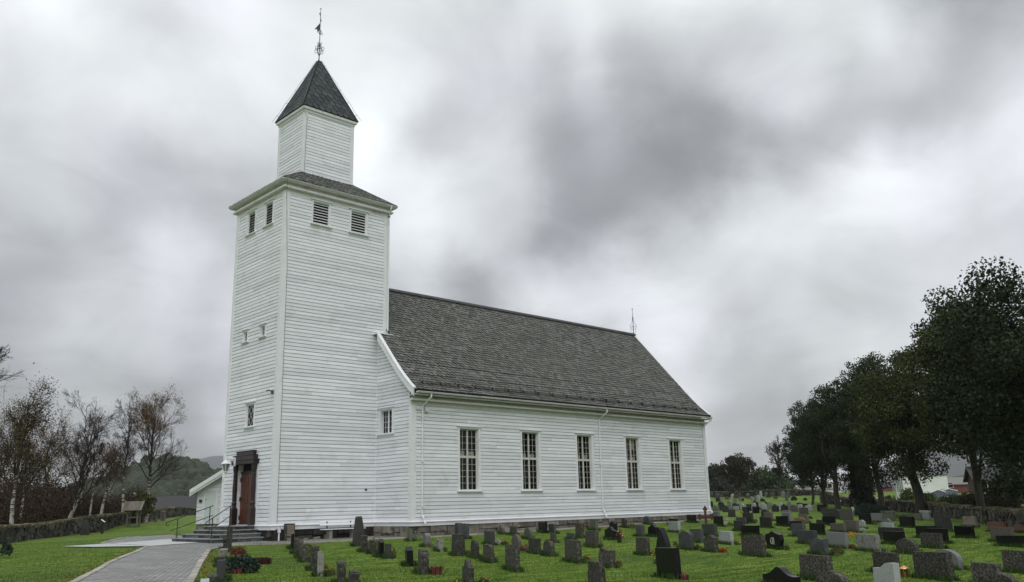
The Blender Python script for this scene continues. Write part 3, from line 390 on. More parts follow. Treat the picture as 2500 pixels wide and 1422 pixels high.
PLANTS=[
(-5.46, -8.03, -0.841, 0.52, 0.34, 'heather', 'rust', 'rust-red bushy heather clump in the row beside the paved path'),
(-8.49, -14.41, -0.892, 0.85, 0.42, 'juniper', 'dgreen', 'dark green dense low juniper bush in the row beside the paved path'),
(-6.37, -11.45, -0.895, 0.64, 0.19, 'spiky', 'wine', 'wine-red upright heather tuft in the row below the tower corner'),
(-8.72, -14.63, -0.889, 0.35, 0.16, 'spiky', 'pink', 'pinkish-red upright heather tuft in the row beside the paved path'),
(-1.14, -5.22, -0.791, 0.16, 0.15, 'flowers', 'yellow', 'yellow blooming flower clump in the row below the tower corner'),
(-3.96, -10.04, -0.891, 0.12, 0.31, 'flowers', 'rust', 'rust-red blooming flower clump in the row below the tower corner'),
(-7.29, -16.7, -0.953, 0.31, 0.14, 'flowers', 'red', 'bright red blooming flower clump in the row below the tower corner'),
(-5.93, -14.17, -0.965, 0.23, 0.09, 'flowers', 'orange', 'orange blooming flower clump in the row below the tower corner'),
(-0.32, -8.45, -0.87, 0.26, 0.51, 'twiggy', 'olive', 'olive-brown loose twiggy grave plant in the row nearest the white bench'),
(-1.98, -11.97, -0.934, 0.17, 0.28, 'flowers', 'red', 'bright red blooming flower clump in the front rows before the nave, first from left'),
(-5.21, -18.28, -1.0, 0.36, 0.2, 'spiky', 'red', 'bright red upright heather tuft in the front rows before the nave'),
(4.24, -5.09, -0.754, 0.42, 0.39, 'twiggy', 'pale', 'pale green loose twiggy grave plant in the middle rows before the nave, left one'),
(2.16, -8.8, -0.882, 0.21, 0.2, 'twiggy', 'pale', 'pale green loose twiggy grave plant in the middle rows before the nave, right one'),
(0.77, -12.5, -0.976, 0.23, 0.13, 'flowers', 'red', 'bright red blooming flower clump in the front rows before the nave, second from left'),
(4.64, -9.76, -0.886, 0.26, 0.27, 'twiggy', 'white', 'silvery white loose twiggy grave plant in the middle rows before the nave, left one'),
(4.82, -9.98, -0.889, 0.31, 0.14, 'flowers', 'red', 'bright red blooming flower clump in the middle rows before the nave, left one'),
(9.66, -4.98, -0.711, 0.19, 0.38, 'twiggy', 'white', 'silvery white loose twiggy grave plant in the middle rows before the nave, right one'),
(8.68, -7.0, -0.8, 0.22, 0.14, 'flowers', 'orange', 'orange blooming flower clump in the middle rows before the nave'),
(3.61, -12.41, -0.994, 0.31, 0.22, 'heather', 'pink', 'pinkish-red bushy heather clump in the middle rows before the nave'),
(1.06, -17.7, -1.055, 0.26, 0.17, 'flowers', 'yellow', 'yellow blooming flower clump in the front rows before the nave, third from left'),
(15.58, -4.75, -0.647, 0.28, 0.21, 'flowers', 'red', 'bright red blooming flower clump close under the nave wall'),
(6.17, -13.87, -0.977, 0.18, 0.24, 'heather', 'olive', 'olive-brown bushy heather clump in the middle rows before the nave, right one'),
(0.24, -19.64, -1.117, 0.23, 0.16, 'flowers', 'red', 'bright red blooming flower clump in the front rows before the nave, third from left'),
(18.05, -5.7, -0.7, 0.46, 0.25, 'flowers', 'yellow', 'yellow blooming flower clump close under the nave wall'),
(3.9, -18.07, -1.044, 0.24, 0.16, 'flowers', 'yellow', 'yellow blooming flower clump in the front rows before the nave, fourth from left'),
(7.72, -16.13, -0.966, 0.2, 0.2, 'flowers', 'red', 'bright red blooming flower clump in the middle rows before the nave, right one'),
(6.61, -17.89, -1.005, 0.21, 0.19, 'flowers', 'rust', 'rust-red blooming flower clump in the middle rows before the nave'),
(6.14, -19.23, -1.03, 0.28, 0.12, 'heather', 'red', 'bright red bushy heather clump in the nearest row at right'),
(-2.13, -23.62, -1.119, 0.16, 0.13, 'spiky', 'pink', 'pinkish-red upright heather tuft in the front rows before the nave'),
(24.07, -7.67, -0.789, 0.28, 0.31, 'twiggy', 'white', 'silvery white loose twiggy grave plant in the middle rows right of the church, left one'),
(24.04, -7.96, -0.809, 0.35, 0.29, 'flowers', 'yellow', 'yellow blooming flower clump in the middle rows right of the church'),
(8.0, -20.49, -1.021, 0.19, 0.17, 'flowers', 'red', 'bright red blooming flower clump in the second front rows at right'),
(6.76, -22.88, -1.073, 0.42, 0.25, 'flowers', 'red', 'bright red blooming flower clump in the nearest row at right'),
(9.22, -17.86, -0.963, 0.18, 0.13, 'flowers', 'yellow', 'yellow blooming flower clump in the second front rows at right'),
(17.81, -18.03, -1.013, 0.49, 0.2, 'heather', 'yellow', 'yellow bushy heather clump in the second front rows at right'),
(32.66, -12.3, -0.957, 0.36, 0.23, 'flowers', 'red', 'bright red blooming flower clump in the middle rows right of the church'),
(42.64, -9.37, -0.966, 0.37, 0.47, 'flowers', 'orange', 'orange blooming flower clump in the back rows right of the church'),
(23.76, -15.72, -1.042, 0.32, 0.23, 'twiggy', 'white', 'silvery white loose twiggy grave plant in the middle rows right of the church, right one'),
(29.86, -9.03, -0.81, 0.81, 0.38, 'twiggy', 'brown', 'dry brown loose twiggy grave plant in the middle rows right of the church'),
(9.51, -22.04, -1.024, 0.21, 0.13, 'heather', 'rust', 'rust-red bushy heather clump in the second front rows at right'),
(69.53, 17.85, -0.5, 0.78, 0.36, 'heather', 'olive', 'olive-brown bushy heather clump in the far rows beyond the church, fourth from left'),
(51.93, 8.87, -0.586, 0.38, 0.29, 'heather', 'yellow', 'yellow bushy heather clump in the back rows right of the church'),
(28.22, -7.02, -0.68, 0.27, 0.19, 'heather', 'olive', 'olive-brown bushy heather clump in the middle rows right of the church'),
(35.26, -6.83, -0.68, 0.3, 0.18, 'heather', 'dgreen', 'dark green bushy heather clump in the back rows right of the church'),
(100.3, 30.32, 0.338, 0.84, 0.7, 'juniper', 'dgreen', 'dark green dense low juniper bush in the far rows beyond the church, second from left'),
(101.71, 31.02, 0.499, 0.49, 0.47, 'heather', 'dgreen', 'dark green bushy heather clump in the far rows beyond the church, right one'),
(101.12, 29.0, 0.35, 0.48, 0.41, 'juniper', 'dgreen', 'dark green dense low juniper bush in the far rows beyond the church, third from left'),
(101.83, 34.19, 0.624, 0.74, 0.54, 'heather', 'olive', 'olive-brown bushy heather clump in the far rows beyond the church, fifth from left'),
(103.06, 36.15, 0.766, 0.76, 0.67, 'heather', 'dgreen', 'dark green bushy heather clump in the far rows beyond the church, left one'),
(104.17, 42.52, 0.879, 1.05, 0.64, 'heather', 'olive', 'olive-brown bushy heather clump in the far rows beyond the church, second from left'),
(97.2, 41.17, 0.449, 1.0, 0.67, 'juniper', 'dgreen', 'dark green dense low juniper bush in the far rows beyond the church, first from left'),
(100.24, 41.67, 0.658, 0.77, 0.62, 'heather', 'olive', 'olive-brown bushy heather clump in the far rows beyond the church, first from left'),
(102.61, 39.54, 0.777, 0.9, 0.62, 'heather', 'olive', 'olive-brown bushy heather clump in the far rows beyond the church, third from left'),
(54.32, -1.91, -0.975, 2.06, 1.13, 'juniper', 'dgreen', 'dark green dense low juniper bush in the back rows right of the church, left one'),
(55.83, -2.08, -0.978, 1.67, 0.95, 'juniper', 'dgreen', 'dark green dense low juniper bush in the back rows right of the church, right one'),
(-10.66, -0.93, -0.774, 0.37, 0.66, 'juniper', 'dgreen', 'dark green dense low juniper bush before the left stone wall'),
(2.03, -8.65, -0.879, 0.16, 0.2, 'heather', 'olive', 'olive-brown bushy heather clump in the middle rows before the nave, left one'),
(2.16, -14.79, -1.036, 0.19, 0.17, 'heather', 'dgreen', 'dark green bushy heather clump in the front rows before the nave'),
(-6.94, -21.2, -1.007, 0.1, 0.1, 'flowers', 'yellow', 'yellow blooming flower clump in the front rows before the nave, first from left'),
(-6.21, -21.22, -1.023, 0.27, 0.1, 'flowers', 'yellow', 'yellow blooming flower clump in the front rows before the nave, second from left'),
]
PATH=[(-12.35, -14.0), (-9.64, -8.12), (-5.05, 0.83), (-3.62, 1.02), (-3.18, -1.14), (-4.6, -3.89), (-7.51, -9.75), (-10.6, -16.19)]
SLABS=[(-6.79, 5.94), (-3.82, 7.04), (-1.97, 7.27), (-1.56, 6.75), (-2.45, 1.55), (-5.05, 0.83), (-6.46, 3.17)]
YARD=[(-4.46, 7.89), (-3.37, 9.99), (-2.31, 11.88), (1.67, 21.39), (3.54, 24.69), (5.05, 25.74), (6.06, 24.06)]
ALONG=[(-2.79, -1.8), (-1.76, -2.58), (-0.8, -2.85), (0.55, -2.68), (1.9, -2.27), (3.07, -2.44), (4.55, -2.21), (5.54, -2.76), (7.67, -2.52)]
WALL_L=[(-7.6, 17.6, -0.82, 0.09), (-5.3, 22.2, -0.87, 0.15), (-3.3, 25.9, -0.84, 0.12), (-1.2, 29.4, -0.83, 0.13), (1.1, 32.9, -0.78, 0.32), (3.7, 36.3, -0.74, 0.51), (7.9, 43.4, -0.5, 0.65), (12.5, 50.2, -0.23, 0.82), (17.6, 59.0, -0.04, 1.01), (22.4, 67.8, 0.04, 1.21), (26.5, 74.8, 0.21, 1.32), (30.8, 81.7, 0.26, 1.29), (34.0, 85.8, 0.19, 1.17), (37.3, 89.8, 0.19, 1.04), (41.0, 92.4, 0.19, 0.76)]
WALL_R=[(10.7, -34.8, -1.06, -0.35), (14.3, -30.8, -1.03, -0.31), (21.3, -25.5, -1.06, -0.23), (25.9, -23.3, -1.16, -0.22), (29.5, -21.2, -1.19, -0.17), (35.9, -18.4, -1.07, -0.18), (41.3, -15.6, -1.14, -0.17), (48.4, -11.6, -1.01, -0.08), (55.3, -7.2, -1.08, 0.04), (62.2, -3.0, -0.86, 0.15), (68.1, 1.1, -0.85, 0.23), (74.6, 6.1, -0.69, 0.32), (80.3, 10.5, -0.66, 0.43), (84.8, 15.1, -0.29, 0.57), (89.5, 19.1, -0.17, 1.27), (97.9, 24.6, -0.04, 1.58)]
WALL_B=[(113.9, 32.9, 1.09, 1.77), (114.6, 35.9, 1.1, 2.04), (115.9, 39.6, 1.09, 2.21), (119.0, 44.4, 1.14, 2.26), (121.8, 49.3, 1.16, 2.17), (120.8, 52.9, 1.17, 2.19), (120.1, 55.9, 1.2, 2.24), (119.2, 58.9, 1.2, 2.28), (115.5, 67.4, 1.13, 2.37)]
# ------------------------------------------------------------------ terrain
GA=np.array(GROUND)
def gzv(X,Y):
    X=np.asarray(X,float);Y=np.asarray(Y,float)
    num=np.zeros(X.shape);den=np.zeros(X.shape)
    for gx,gy,gh in GA:
        w_=1/((X-gx)**2+(Y-gy)**2+9)**1.6; num+=w_*gh; den+=w_
    return num/den
def gz(x,y): return float(gzv(np.array([x]),np.array([y]))[0])
def axis(a,b,fine,far):
    v=list(np.arange(a,b+.01,fine)); s=fine
    lo=[];x=a
    while x>-far: s*=1.25; x-=s; lo.append(x)
    s=fine;hi=[];x=b
    while x<far: s*=1.25; x+=s; hi.append(x)
    return np.array(lo[::-1]+v+hi)
ax_=axis(-26,60,.6,3000); ay_=axis(-40,40,.6,3000)
GX,GY=np.meshgrid(ax_,ay_); GZ=gzv(GX,GY)
inside=(GX>.6)&(GX<29)&(GY>.6)&(GY<4.4)
nx,ny=len(ax_),len(ay_)
V=np.stack([GX.ravel(),GY.ravel(),GZ.ravel()],1)
idx=np.arange(nx*ny).reshape(ny,nx)
Fq=np.stack([idx[:-1,:-1].ravel(),idx[:-1,1:].ravel(),idx[1:,1:].ravel(),idx[1:,:-1].ravel()],1)
def grass_mat():
    m=bpy.data.materials.new('mown_grass'); m.use_nodes=True; t=m.node_tree; b=t.nodes['Principled BSDF']; b.inputs['Roughness'].default_value=.9; b.inputs['Specular IOR Level'].default_value=.15
    l=t.links.new
    def n(ty,**k):
        q=t.nodes.new(ty)
        for a,v in k.items(): setattr(q,a,v)
        return q
    tcn=n('ShaderNodeTexCoord')
    def noise(scale,detail,rough=.6,st=None):
        q=n('ShaderNodeTexNoise'); q.inputs['Scale'].default_value=scale; q.inputs['Detail'].default_value=detail; q.inputs['Roughness'].default_value=rough
        if st:
            mp=n('ShaderNodeMapping'); mp.inputs['Scale'].default_value=st; mp.inputs['Rotation'].default_value=(0,0,R_(35)); l(tcn.outputs['Object'],mp.inputs[0]); l(mp.outputs[0],q.inputs['Vector'])
        else: l(tcn.outputs['Object'],q.inputs['Vector'])
        return q.outputs['Fac']
    def ramp(f,a,b_,c0,c1):
        r=n('ShaderNodeMapRange'); r.inputs['From Min'].default_value=a; r.inputs['From Max'].default_value=b_; l(f,r.inputs['Value'])
        q=n('ShaderNodeMix',data_type='RGBA'); l(r.outputs[0],q.inputs[0])
        for i,c in ((6,c0),(7,c1)):
            if isinstance(c,tuple): q.inputs[i].default_value=col(c)
            else: l(c,q.inputs[i])
        return q.outputs[2]
    c=ramp(noise(.8,6,.6,(.7,2.6,1)),.38,.62,(.042,.094,.01),(.1,.172,.02))
    c=ramp(noise(1.5,6,.62,(.6,3.4,1)),.5,.62,c,(.18,.23,.04))
    c=ramp(noise(.22,4),.5,.68,c,(.06,.105,.018))
    l(c,b.inputs['Base Color'])
    z=noise(45,4); bp=n('ShaderNodeBump'); bp.inputs['Strength'].default_value=.6; bp.inputs['Distance'].default_value=.04; l(z,bp.inputs['Height']); l(bp.outputs[0],b.inputs['Normal'])
    return m
M['grass']=grass_mat()
tag(npmesh('ground',V,Fq,M['grass'],smooth=True),kind='structure')
def inpoly(P,poly):
    x,y=P[...,0],P[...,1]; r=np.zeros(x.shape,bool); k=len(poly)
    for i in range(k):
        x0,y0=poly[i];x1,y1=poly[(i+1)%k]
        if y0==y1: continue
        c_=((y0>y)!=(y1>y))&(x<(x1-x0)*(y-y0)/(y1-y0)+x0); r^=c_
    return r
def sheet(name,poly,lift,mat,fine=.35,kind='structure'):
    """paving draped on the ground: polygon cut into small convex cells with bmesh"""
    bm=bmesh.new(); vs=[bm.verts.new((x,y,0)) for x,y in poly]; bm.faces.new(vs)
    xs=[p[0] for p in poly]; ys=[p[1] for p in poly]
    for a,lo,hi,no in ((0,min(xs),max(xs),(1,0,0)),(1,min(ys),max(ys),(0,1,0))):
        q=lo+fine
        while q<hi:
            bmesh.ops.bisect_plane(bm,geom=bm.verts[:]+bm.edges[:]+bm.faces[:],plane_co=(q,0,0) if a==0 else (0,q,0),plane_no=no); q+=fine
    bmesh.ops.triangulate(bm,faces=bm.faces[:])
    co_=np.array([v.co for v in bm.verts]); z=gzv(co_[:,0],co_[:,1])+lift
    for v,h in zip(bm.verts,z): v.co.z=h
    for f in bm.faces:
        if f.normal.z<0: f.normal_flip()
    me=bpy.data.meshes.new(name); bm.to_mesh(me); bm.free(); me.materials.append(mat)
    o=bpy.data.objects.new(name,me); C.objects.link(o); return tag(o,kind=kind)
def paver(name,c1,c2,mortar,rot,w=.22,h=.11):
    m=bpy.data.materials.new(name); m.use_nodes=True; t=m.node_tree; b=t.nodes['Principled BSDF']; b.inputs['Roughness'].default_value=.6
    l=t.links.new; tcn=t.nodes.new('ShaderNodeTexCoord'); mp=t.nodes.new('ShaderNodeMapping'); mp.inputs['Rotation'].default_value=(0,0,rot); l(tcn.outputs['Object'],mp.inputs[0])
    br=t.nodes.new('ShaderNodeTexBrick'); br.inputs['Scale'].default_value=1; br.inputs['Brick Width'].default_value=w; br.inputs['Row Height'].default_value=h; br.inputs['Mortar Size'].default_value=.012
    br.inputs['Color1'].default_value=col(c1); br.inputs['Color2'].default_value=col(c2); br.inputs['Mortar'].default_value=col(mortar); br.inputs['Bias'].default_value=0
    l(mp.outputs[0],br.inputs['Vector'])
    nz=t.nodes.new('ShaderNodeTexNoise'); nz.inputs['Scale'].default_value=1.1; nz.inputs['Detail'].default_value=7; l(tcn.outputs['Object'],nz.inputs['Vector'])
    mr=t.nodes.new('ShaderNodeMapRange'); mr.inputs['From Min'].default_value=.3; mr.inputs['From Max'].default_value=.7; mr.inputs['To Min'].default_value=.7; mr.inputs['To Max'].default_value=1.25; l(nz.outputs['Fac'],mr.inputs['Value'])
    mp2=t.nodes.new('ShaderNodeMapping'); mp2.inputs['Rotation'].default_value=(0,0,rot); mp2.inputs['Scale'].default_value=(.9,9,1); l(tcn.outputs['Object'],mp2.inputs[0]); nb=t.nodes.new('ShaderNodeTexNoise'); nb.inputs['Scale'].default_value=1.0; nb.inputs['Detail'].default_value=4; l(mp2.outputs[0],nb.inputs['Vector'])
    mb_=t.nodes.new('ShaderNodeMapRange'); mb_.inputs['From Min'].default_value=.35; mb_.inputs['From Max'].default_value=.65; mb_.inputs['To Min'].default_value=.68; mb_.inputs['To Max'].default_value=1.3; l(nb.outputs['Fac'],mb_.inputs['Value'])
    mm=t.nodes.new('ShaderNodeMath'); mm.operation='MULTIPLY'; l(mb_.outputs[0],mm.inputs[0]); l(mr.outputs[0],mm.inputs[1])
    sc_=t.nodes.new('ShaderNodeVectorMath'); sc_.operation='SCALE'; l(br.outputs['Color'],sc_.inputs[0]); l(mm.outputs[0],sc_.inputs['Scale']); l(sc_.outputs[0],b.inputs['Base Color'])
    bp=t.nodes.new('ShaderNodeBump'); bp.inputs['Strength'].default_value=.5; bp.inputs['Distance'].default_value=.01; bp.invert=True; l(br.outputs['Fac'],bp.inputs['Height']); l(bp.outputs[0],b.inputs['Normal'])
    return m
M['paver']=paver('grey_pavers',(.165,.17,.16),(.235,.24,.222),(.075,.075,.062),R_(-62),.24,.14)
M['paver2']=paver('grey_pavers_along_wall',(.17,.17,.145),(.23,.23,.2),(.05,.05,.04),R_(90),.3,.15)
M['slabs']=mk('pale_slab_paving',(.36,.39,.38),(.5,.53,.52),scale=1.5,rough=.45,bump=.1)
M['kerb']=mk('kerb_stone',(.3,.29,.25),(.38,.37,.32),scale=6,rough=.8,bump=.3,tint=.2)
path_poly=[p for p in PATH]
AL=[(-2.79,-1.8),(-1.76,-2.45),(-.8,-2.7),(.55,-2.68),(1.9,-2.5),(3.1,-2.7),(4.3,-3.3),(5.5,-3.85),(8,-4.05),(12,-4.1),(18,-4.05),(24,-4),(30.6,-3.9)]
# front path, extended towards the gate where the photographer stands
pl0,pl1,pl2=PATH[0],PATH[1],PATH[2]; pr3,pr4,pr5=PATH[5],PATH[6],PATH[7]
def ext(p,q,k): return (p[0]+(p[0]-q[0])*k,p[1]+(p[1]-q[1])*k)
left_edge=[ext(pl0,pl2,.9),pl0,pl1,pl2]; right_edge=[pr3,pr4,pr5,ext(pr5,pr3,.9)]
sheet('path',left_edge+[PATH[3],PATH[4]]+right_edge,.03,M['paver'])
# forecourt round the steps
fore=[pl2,YARD[0],YARD[1],YARD[2],(1.6,19.5),(2.6,18.8),(-.3,9.5),(-.1,5.1),(-.1,-.05),(-1.1,-1.7),AL[0],pr3]
sheet('forecourt_paving',fore,.024,M['paver'])
sheet('slab_path',SLABS,.04,M['slabs'])
along=AL+[(30.6,-2.9),(5.45,-2.9),(5.45,-.02),(-.1,-.02),(-1.1,-1.7)]
sheet('pavement_along_wall',along,.018,M['paver2'])
def kerb(pts,name='kerb',wd=.16,lift=.035):
    mb=MB()
    for (x0,y0),(x1,y1) in zip(pts[:-1],pts[1:]):
        L=math.hypot(x1-x0,y1-y0); k=max(1,int(L/.5)); ux,uy=(x1-x0)/L,(y1-y0)/L
        for i in range(k):
            a=(i+.5)/k; cx,cy=x0+(x1-x0)*a,y0+(y1-y0)*a; g=gz(cx,cy)
            mb.obox((cx,cy,g-.03+lift),(ux,uy,0),(-uy,ux,0),(0,0,1),L/k/2-.012,wd/2,.05,j=.006)
    tag(mb.build(name,M['kerb']),kind='structure')
kerb(left_edge); kerb(right_edge)
kerb(AL)
kerb([left_edge[-1],YARD[0]],wd=.1)
kerb(YARD[0:3]+[(1.6,19.5)])
# ------------------------------------------------------------------ church
TW,TD,NA,NS,NL=6.0,5.04,5.5,2.95,29.55      # tower width, depth; nave start, overhang beyond tower, nave end
CY=TD/2
EXP=.173
church=empty('church',(0,0,0),label='white weatherboarded wooden church with square west tower, slate roof and dark spire',cat='church')
X_=(1,0,0);Y_=(0,1,0)
GR=.031
def wallrows(mb,o,ud,nd,z0,z1,lim,ops=(),exp=EXP,out=.026,plank=(2.5,5.5)):
    o=np.array(o,float);ud=np.array(ud,float);nd=np.array(nd,float)
    def P(u,z,n): return o+ud*u+nd*n+np.array([0,0,z])
    z=z0
    while z<z1-1e-4:
        zt=min(z+exp,z1); cuts=sorted({z,zt}|{q for a in ops for q in (a[2],a[3]) if z+.004<q<zt-.004})
        lo,hi=lim((z+zt)/2)
        # plank joints for this row
        J=[];u=lo+random.uniform(.5,plank[1])
        while u<hi: J.append(u); u+=random.uniform(*plank)
        cuts[-1]-=GR*.7
        for za,zb in zip(cuts[:-1],cuts[1:]):
            if zb<=za: continue
            iv=[(lo,hi)] if hi>lo else []
            for a in ops:
                if a[2]<(za+zb)/2<a[3]:
                    iv=[q for (s,e) in iv for q in ((s,min(e,a[0])),(max(s,a[1]),e)) if q[1]-q[0]>.01]
            na=out-.004*(za-z)/exp+.003; nb=out-.004*(zb-z)/exp+.003
            k=0
            for s,e in iv:
                pts=[s]+[q for q in J if s+.05<q<e-.05]+[e]
                for a,b in zip(pts[:-1],pts[1:]):
                    t=random.Random(int(a*97)+int(z*1301)).random()
                    l0,h0=(lim(za) if a==lo and b==hi else (None,None)); 
                    a2,b2=a,b
                    if za==z and zb-za>GR+.01:
                        mb.face([P(a,za+GR*.3,na),P(b2,za+GR*.3,na),P(b,zb,nb),P(a2,zb,nb)],t)
                        mb.face([P(a,za,-.03),P(b,za,-.03),P(b,za+GR*.3,na),P(a,za+GR*.3,na)],t)
                        mb.face([P(a,za-GR*.7,-.03),P(b,za-GR*.7,-.03),P(b,za,-.03),P(a,za,-.03)],t)
                        mb.face([P(a,za-GR*.7,-.03),P(b,za-GR*.7,-.03),P(b,za-GR*.7,nb),P(a,za-GR*.7,nb)],t)
                    else: mb.face([P(a,za,na),P(b2,za,na),P(b,zb,nb),P(a2,zb,nb)],t)
        z=zt
def rim(mb,o,ud,nd,u0,u1,z0,z1,n0,n1):   # box in wall coordinates
    o=np.array(o,float);ud=np.array(ud,float);nd=np.array(nd,float)
    c=o+ud*(u0+u1)/2+nd*(n0+n1)/2+np.array([0,0,(z0+z1)/2])
    mb.obox(c,ud,nd,(0,0,1),abs(u1-u0)/2,abs(n1-n0)/2,abs(z1-z0)/2,t=.5)
# --- wall frames: origin, u direction, outward normal
FW=((0,0,0),(0,1,0),(-1,0,0)); FS=((0,0,0),(1,0,0),(0,-1,0)); FN=((0,TD,0),(1,0,0),(0,1,0)); FE=((TW,0,0),(0,1,0),(1,0,0))
NSo=((0,-NS,0),(1,0,0),(0,-1,0)); NNo=((0,TD+NS,0),(1,0,0),(0,1,0)); NWo=((NA,0,0),(0,1,0),(-1,0,0)); NEo=((NL,0,0),(0,1,0),(1,0,0))
WX=[9.03+4.292*i for i in range(5)]
bigop=[(x-.62,x+.62,1.40,4.40) for x in WX]
louS=[(1.51,2.41,14.42,15.56),(3.72,4.62,14.42,15.56)]
louW=[(1.22,1.98,14.42,15.56),(3.06,3.82,14.42,15.56)]
smW=[(1.42,1.83,8.8,9.28),(3.22,3.63,8.8,9.28)]
midW=[(2.14,2.90,4.56,5.6)]
doorop=[(1.36,3.68,-.1,3.0)]
TZ=15.95
mb=MB()
wallrows(mb,*FW,.02,TZ,lambda z:(.16,TD-.16),louW+smW+midW+doorop)
wallrows(mb,*FS,.02,TZ,lambda z:(.16,TW-.16 if z>8.9 else NA),louS)
wallrows(mb,*FN,.02,TZ,lambda z:(.16,TW-.16))
wallrows(mb,*FE,5,TZ,lambda z:(.16,TD-.16))
mb.build('tower_wall',M['white'],church)
# roof profile of the nave (distance from ridge, height)
RP=[(0,12.46),(4.35,7.62),(4.95,6.99),(5.55,6.44),(6.0,6.08)]
def rz(h):
    for (a,za),(b,zb) in zip(RP[:-1],RP[1:]):
        if h<=b: return za+(zb-za)*(h-a)/(b-a)
    return RP[-1][1]
def rh(z):     # inverse: half width at height z
    if z>=RP[0][1]: return 0
    for (a,za),(b,zb) in zip(RP[:-1],RP[1:]):
        if z>=zb: return a+(b-a)*(za-z)/(za-zb)
    return RP[-1][0]
mb=MB()
EZ=5.62
HW=TD/2+NS
wallrows(mb,*NSo,.02,EZ,lambda z:(NA+.16,NL-.16),bigop)
wallrows(mb,*NNo,.02,EZ,lambda z:(NA+.16,NL-.16),bigop)
gw=[(-1.36,-.36,4.2,5.34)]
def limW(z):
    h=min(HW-.16,rh(z+.28)); return (CY-h,0)
wallrows(mb,*NWo,.02,9.6,limW,gw)
wallrows(mb,*NWo,.02,9.6,lambda z:(TD,CY+min(HW-.16,rh(z+.28))))
wallrows(mb,*NEo,.02,12.2,lambda z:(CY-min(HW-.16,rh(z+.2)),CY+min(HW-.16,rh(z+.2))))
mb.build('nave_wall',M['white'],church)
# inner core so that no light passes through, dark inside the openings
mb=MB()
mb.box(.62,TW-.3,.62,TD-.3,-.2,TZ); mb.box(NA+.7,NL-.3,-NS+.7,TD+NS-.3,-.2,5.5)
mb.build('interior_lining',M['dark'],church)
# --- corner boards
mb=MB()
cw=.22; pj=.045
def corner(x,y,sx,sy,z0,z1,c=cw):
    mb.box(*(sorted((x+sx*.0,x+sx*pj))),*(sorted((y+sy*pj,y-sy*c))),z0,z1,t=.5)
    mb.box(*(sorted((x,x-sx*c))),*(sorted((y+sy*.002,y+sy*(pj-.002)))),z0,z1-.003,t=.5)
for a in ((0,0,-1,-1,.03,TZ),(0,TD,-1,1,.03,TZ),(TW,0,1,-1,8.2,TZ),(TW,TD,1,1,8,TZ),(NA,-NS,-1,-1,.03,EZ),(NL,-NS,1,-1,.03,EZ),(NL,TD+NS,1,1,.03,EZ),(NA,TD+NS,-1,1,.03,EZ)):
    mb=MB(); corner(*a); mb.build('corner_board',M['trim'],church,bevel=.006)
mb=MB(); mb.box(NA-.05,NA-.004,-.05,-.004,.03,8.9,t=.5); mb.build('inner_corner_strip',M['trim'],church)
# --- mitred profile running round a plan polygon
def run(name,poly,prof,mat,parent,closed=True,skip=()):
    k=len(poly);A=sum(poly[i][0]*poly[(i+1)%k][1]-poly[(i+1)%k][0]*poly[i][1] for i in range(k)); sg=1 if A>0 else -1
    N_=[]
    for i in range(k):
        x0,y0=poly[i];x1,y1=poly[(i+1)%k];L=math.hypot(x1-x0,y1-y0); N_.append((sg*(y1-y0)/L,-sg*(x1-x0)/L))
    def vert(i,o,z):
        a=N_[(i-1)%k];b=N_[i%k]; d=1+a[0]*b[0]+a[1]*b[1]
        return (poly[i%k][0]+(a[0]+b[0])/d*o,poly[i%k][1]+(a[1]+b[1])/d*o,z)
    m_=MB()
    for i in range(k):
        if i in skip: continue
        q=len(prof)
        for j in range(q):
            (o0,z0),(o1,z1)=prof[j],prof[(j+1)%q]
            m_.face([vert(i,o0,z0),vert(i+1,o0,z0),vert(i+1,o1,z1),vert(i,o1,z1)],.5)
    return m_.build(name,mat,parent)
BASE=[(0,0),(NA,0),(NA,-NS),(NL,-NS),(NL,TD+NS),(NA,TD+NS),(NA,TD),(0,TD)]
run('skirting',BASE,[(-.02,.03),(.05,.035),(.125,.0),(.125,-.03),(.075,-.045),(.07,-.2),(.0,-.2)],M['trim'],church)
TWP=[(0,0),(TW,0),(TW,TD),(0,TD)]
run('tower_cornice',TWP,[(-.02,15.66),(.035,15.66),(.04,15.86),(.2,15.88),(.22,15.9),(.22,15.99),(.12,16.0),(.1,16.15),(.31,16.16),(.31,16.19),(-.02,16.2)],M['gutter'],church)
def gutter(mb,a,b,up_=(0,0,1),out=(0,-1,0),r=.07):
    a=np.array(a,float);b=np.array(b,float);out=np.array(out,float)
    k=7
    for i in range(k-1):
        t0=math.pi*i/(k-1);t1=math.pi*(i+1)/(k-1)
        p=lambda P,t:P-out*math.cos(t)*r*-1-np.array([0,0,1])*math.sin(t)*r
        mb.face([p(a,t0),p(b,t0),p(b,t1),p(a,t1)],.5)
    mb.tube([a+out*r,b+out*r],.011,5,t=.5)
    for P in (a,b): mb.face([P+out*math.cos(math.pi*i/6)*r-np.array([0,0,1])*math.sin(math.pi*i/6)*r for i in range(7)],.5)
mb=MB(); o_=.35
gutter(mb,(-o_,-o_,16.27),(TW+o_,-o_,16.27),out=(0,-1,0)); gutter(mb,(-o_,-o_,16.27),(-o_,TD+o_,16.27),out=(-1,0,0))
gutter(mb,(-o_,TD+o_,16.27),(TW+o_,TD+o_,16.27),out=(0,1,0)); gutter(mb,(TW+o_,-o_,16.27),(TW+o_,TD+o_,16.27),out=(1,0,0))
mb.build('tower_gutter',M['gutter'],church)
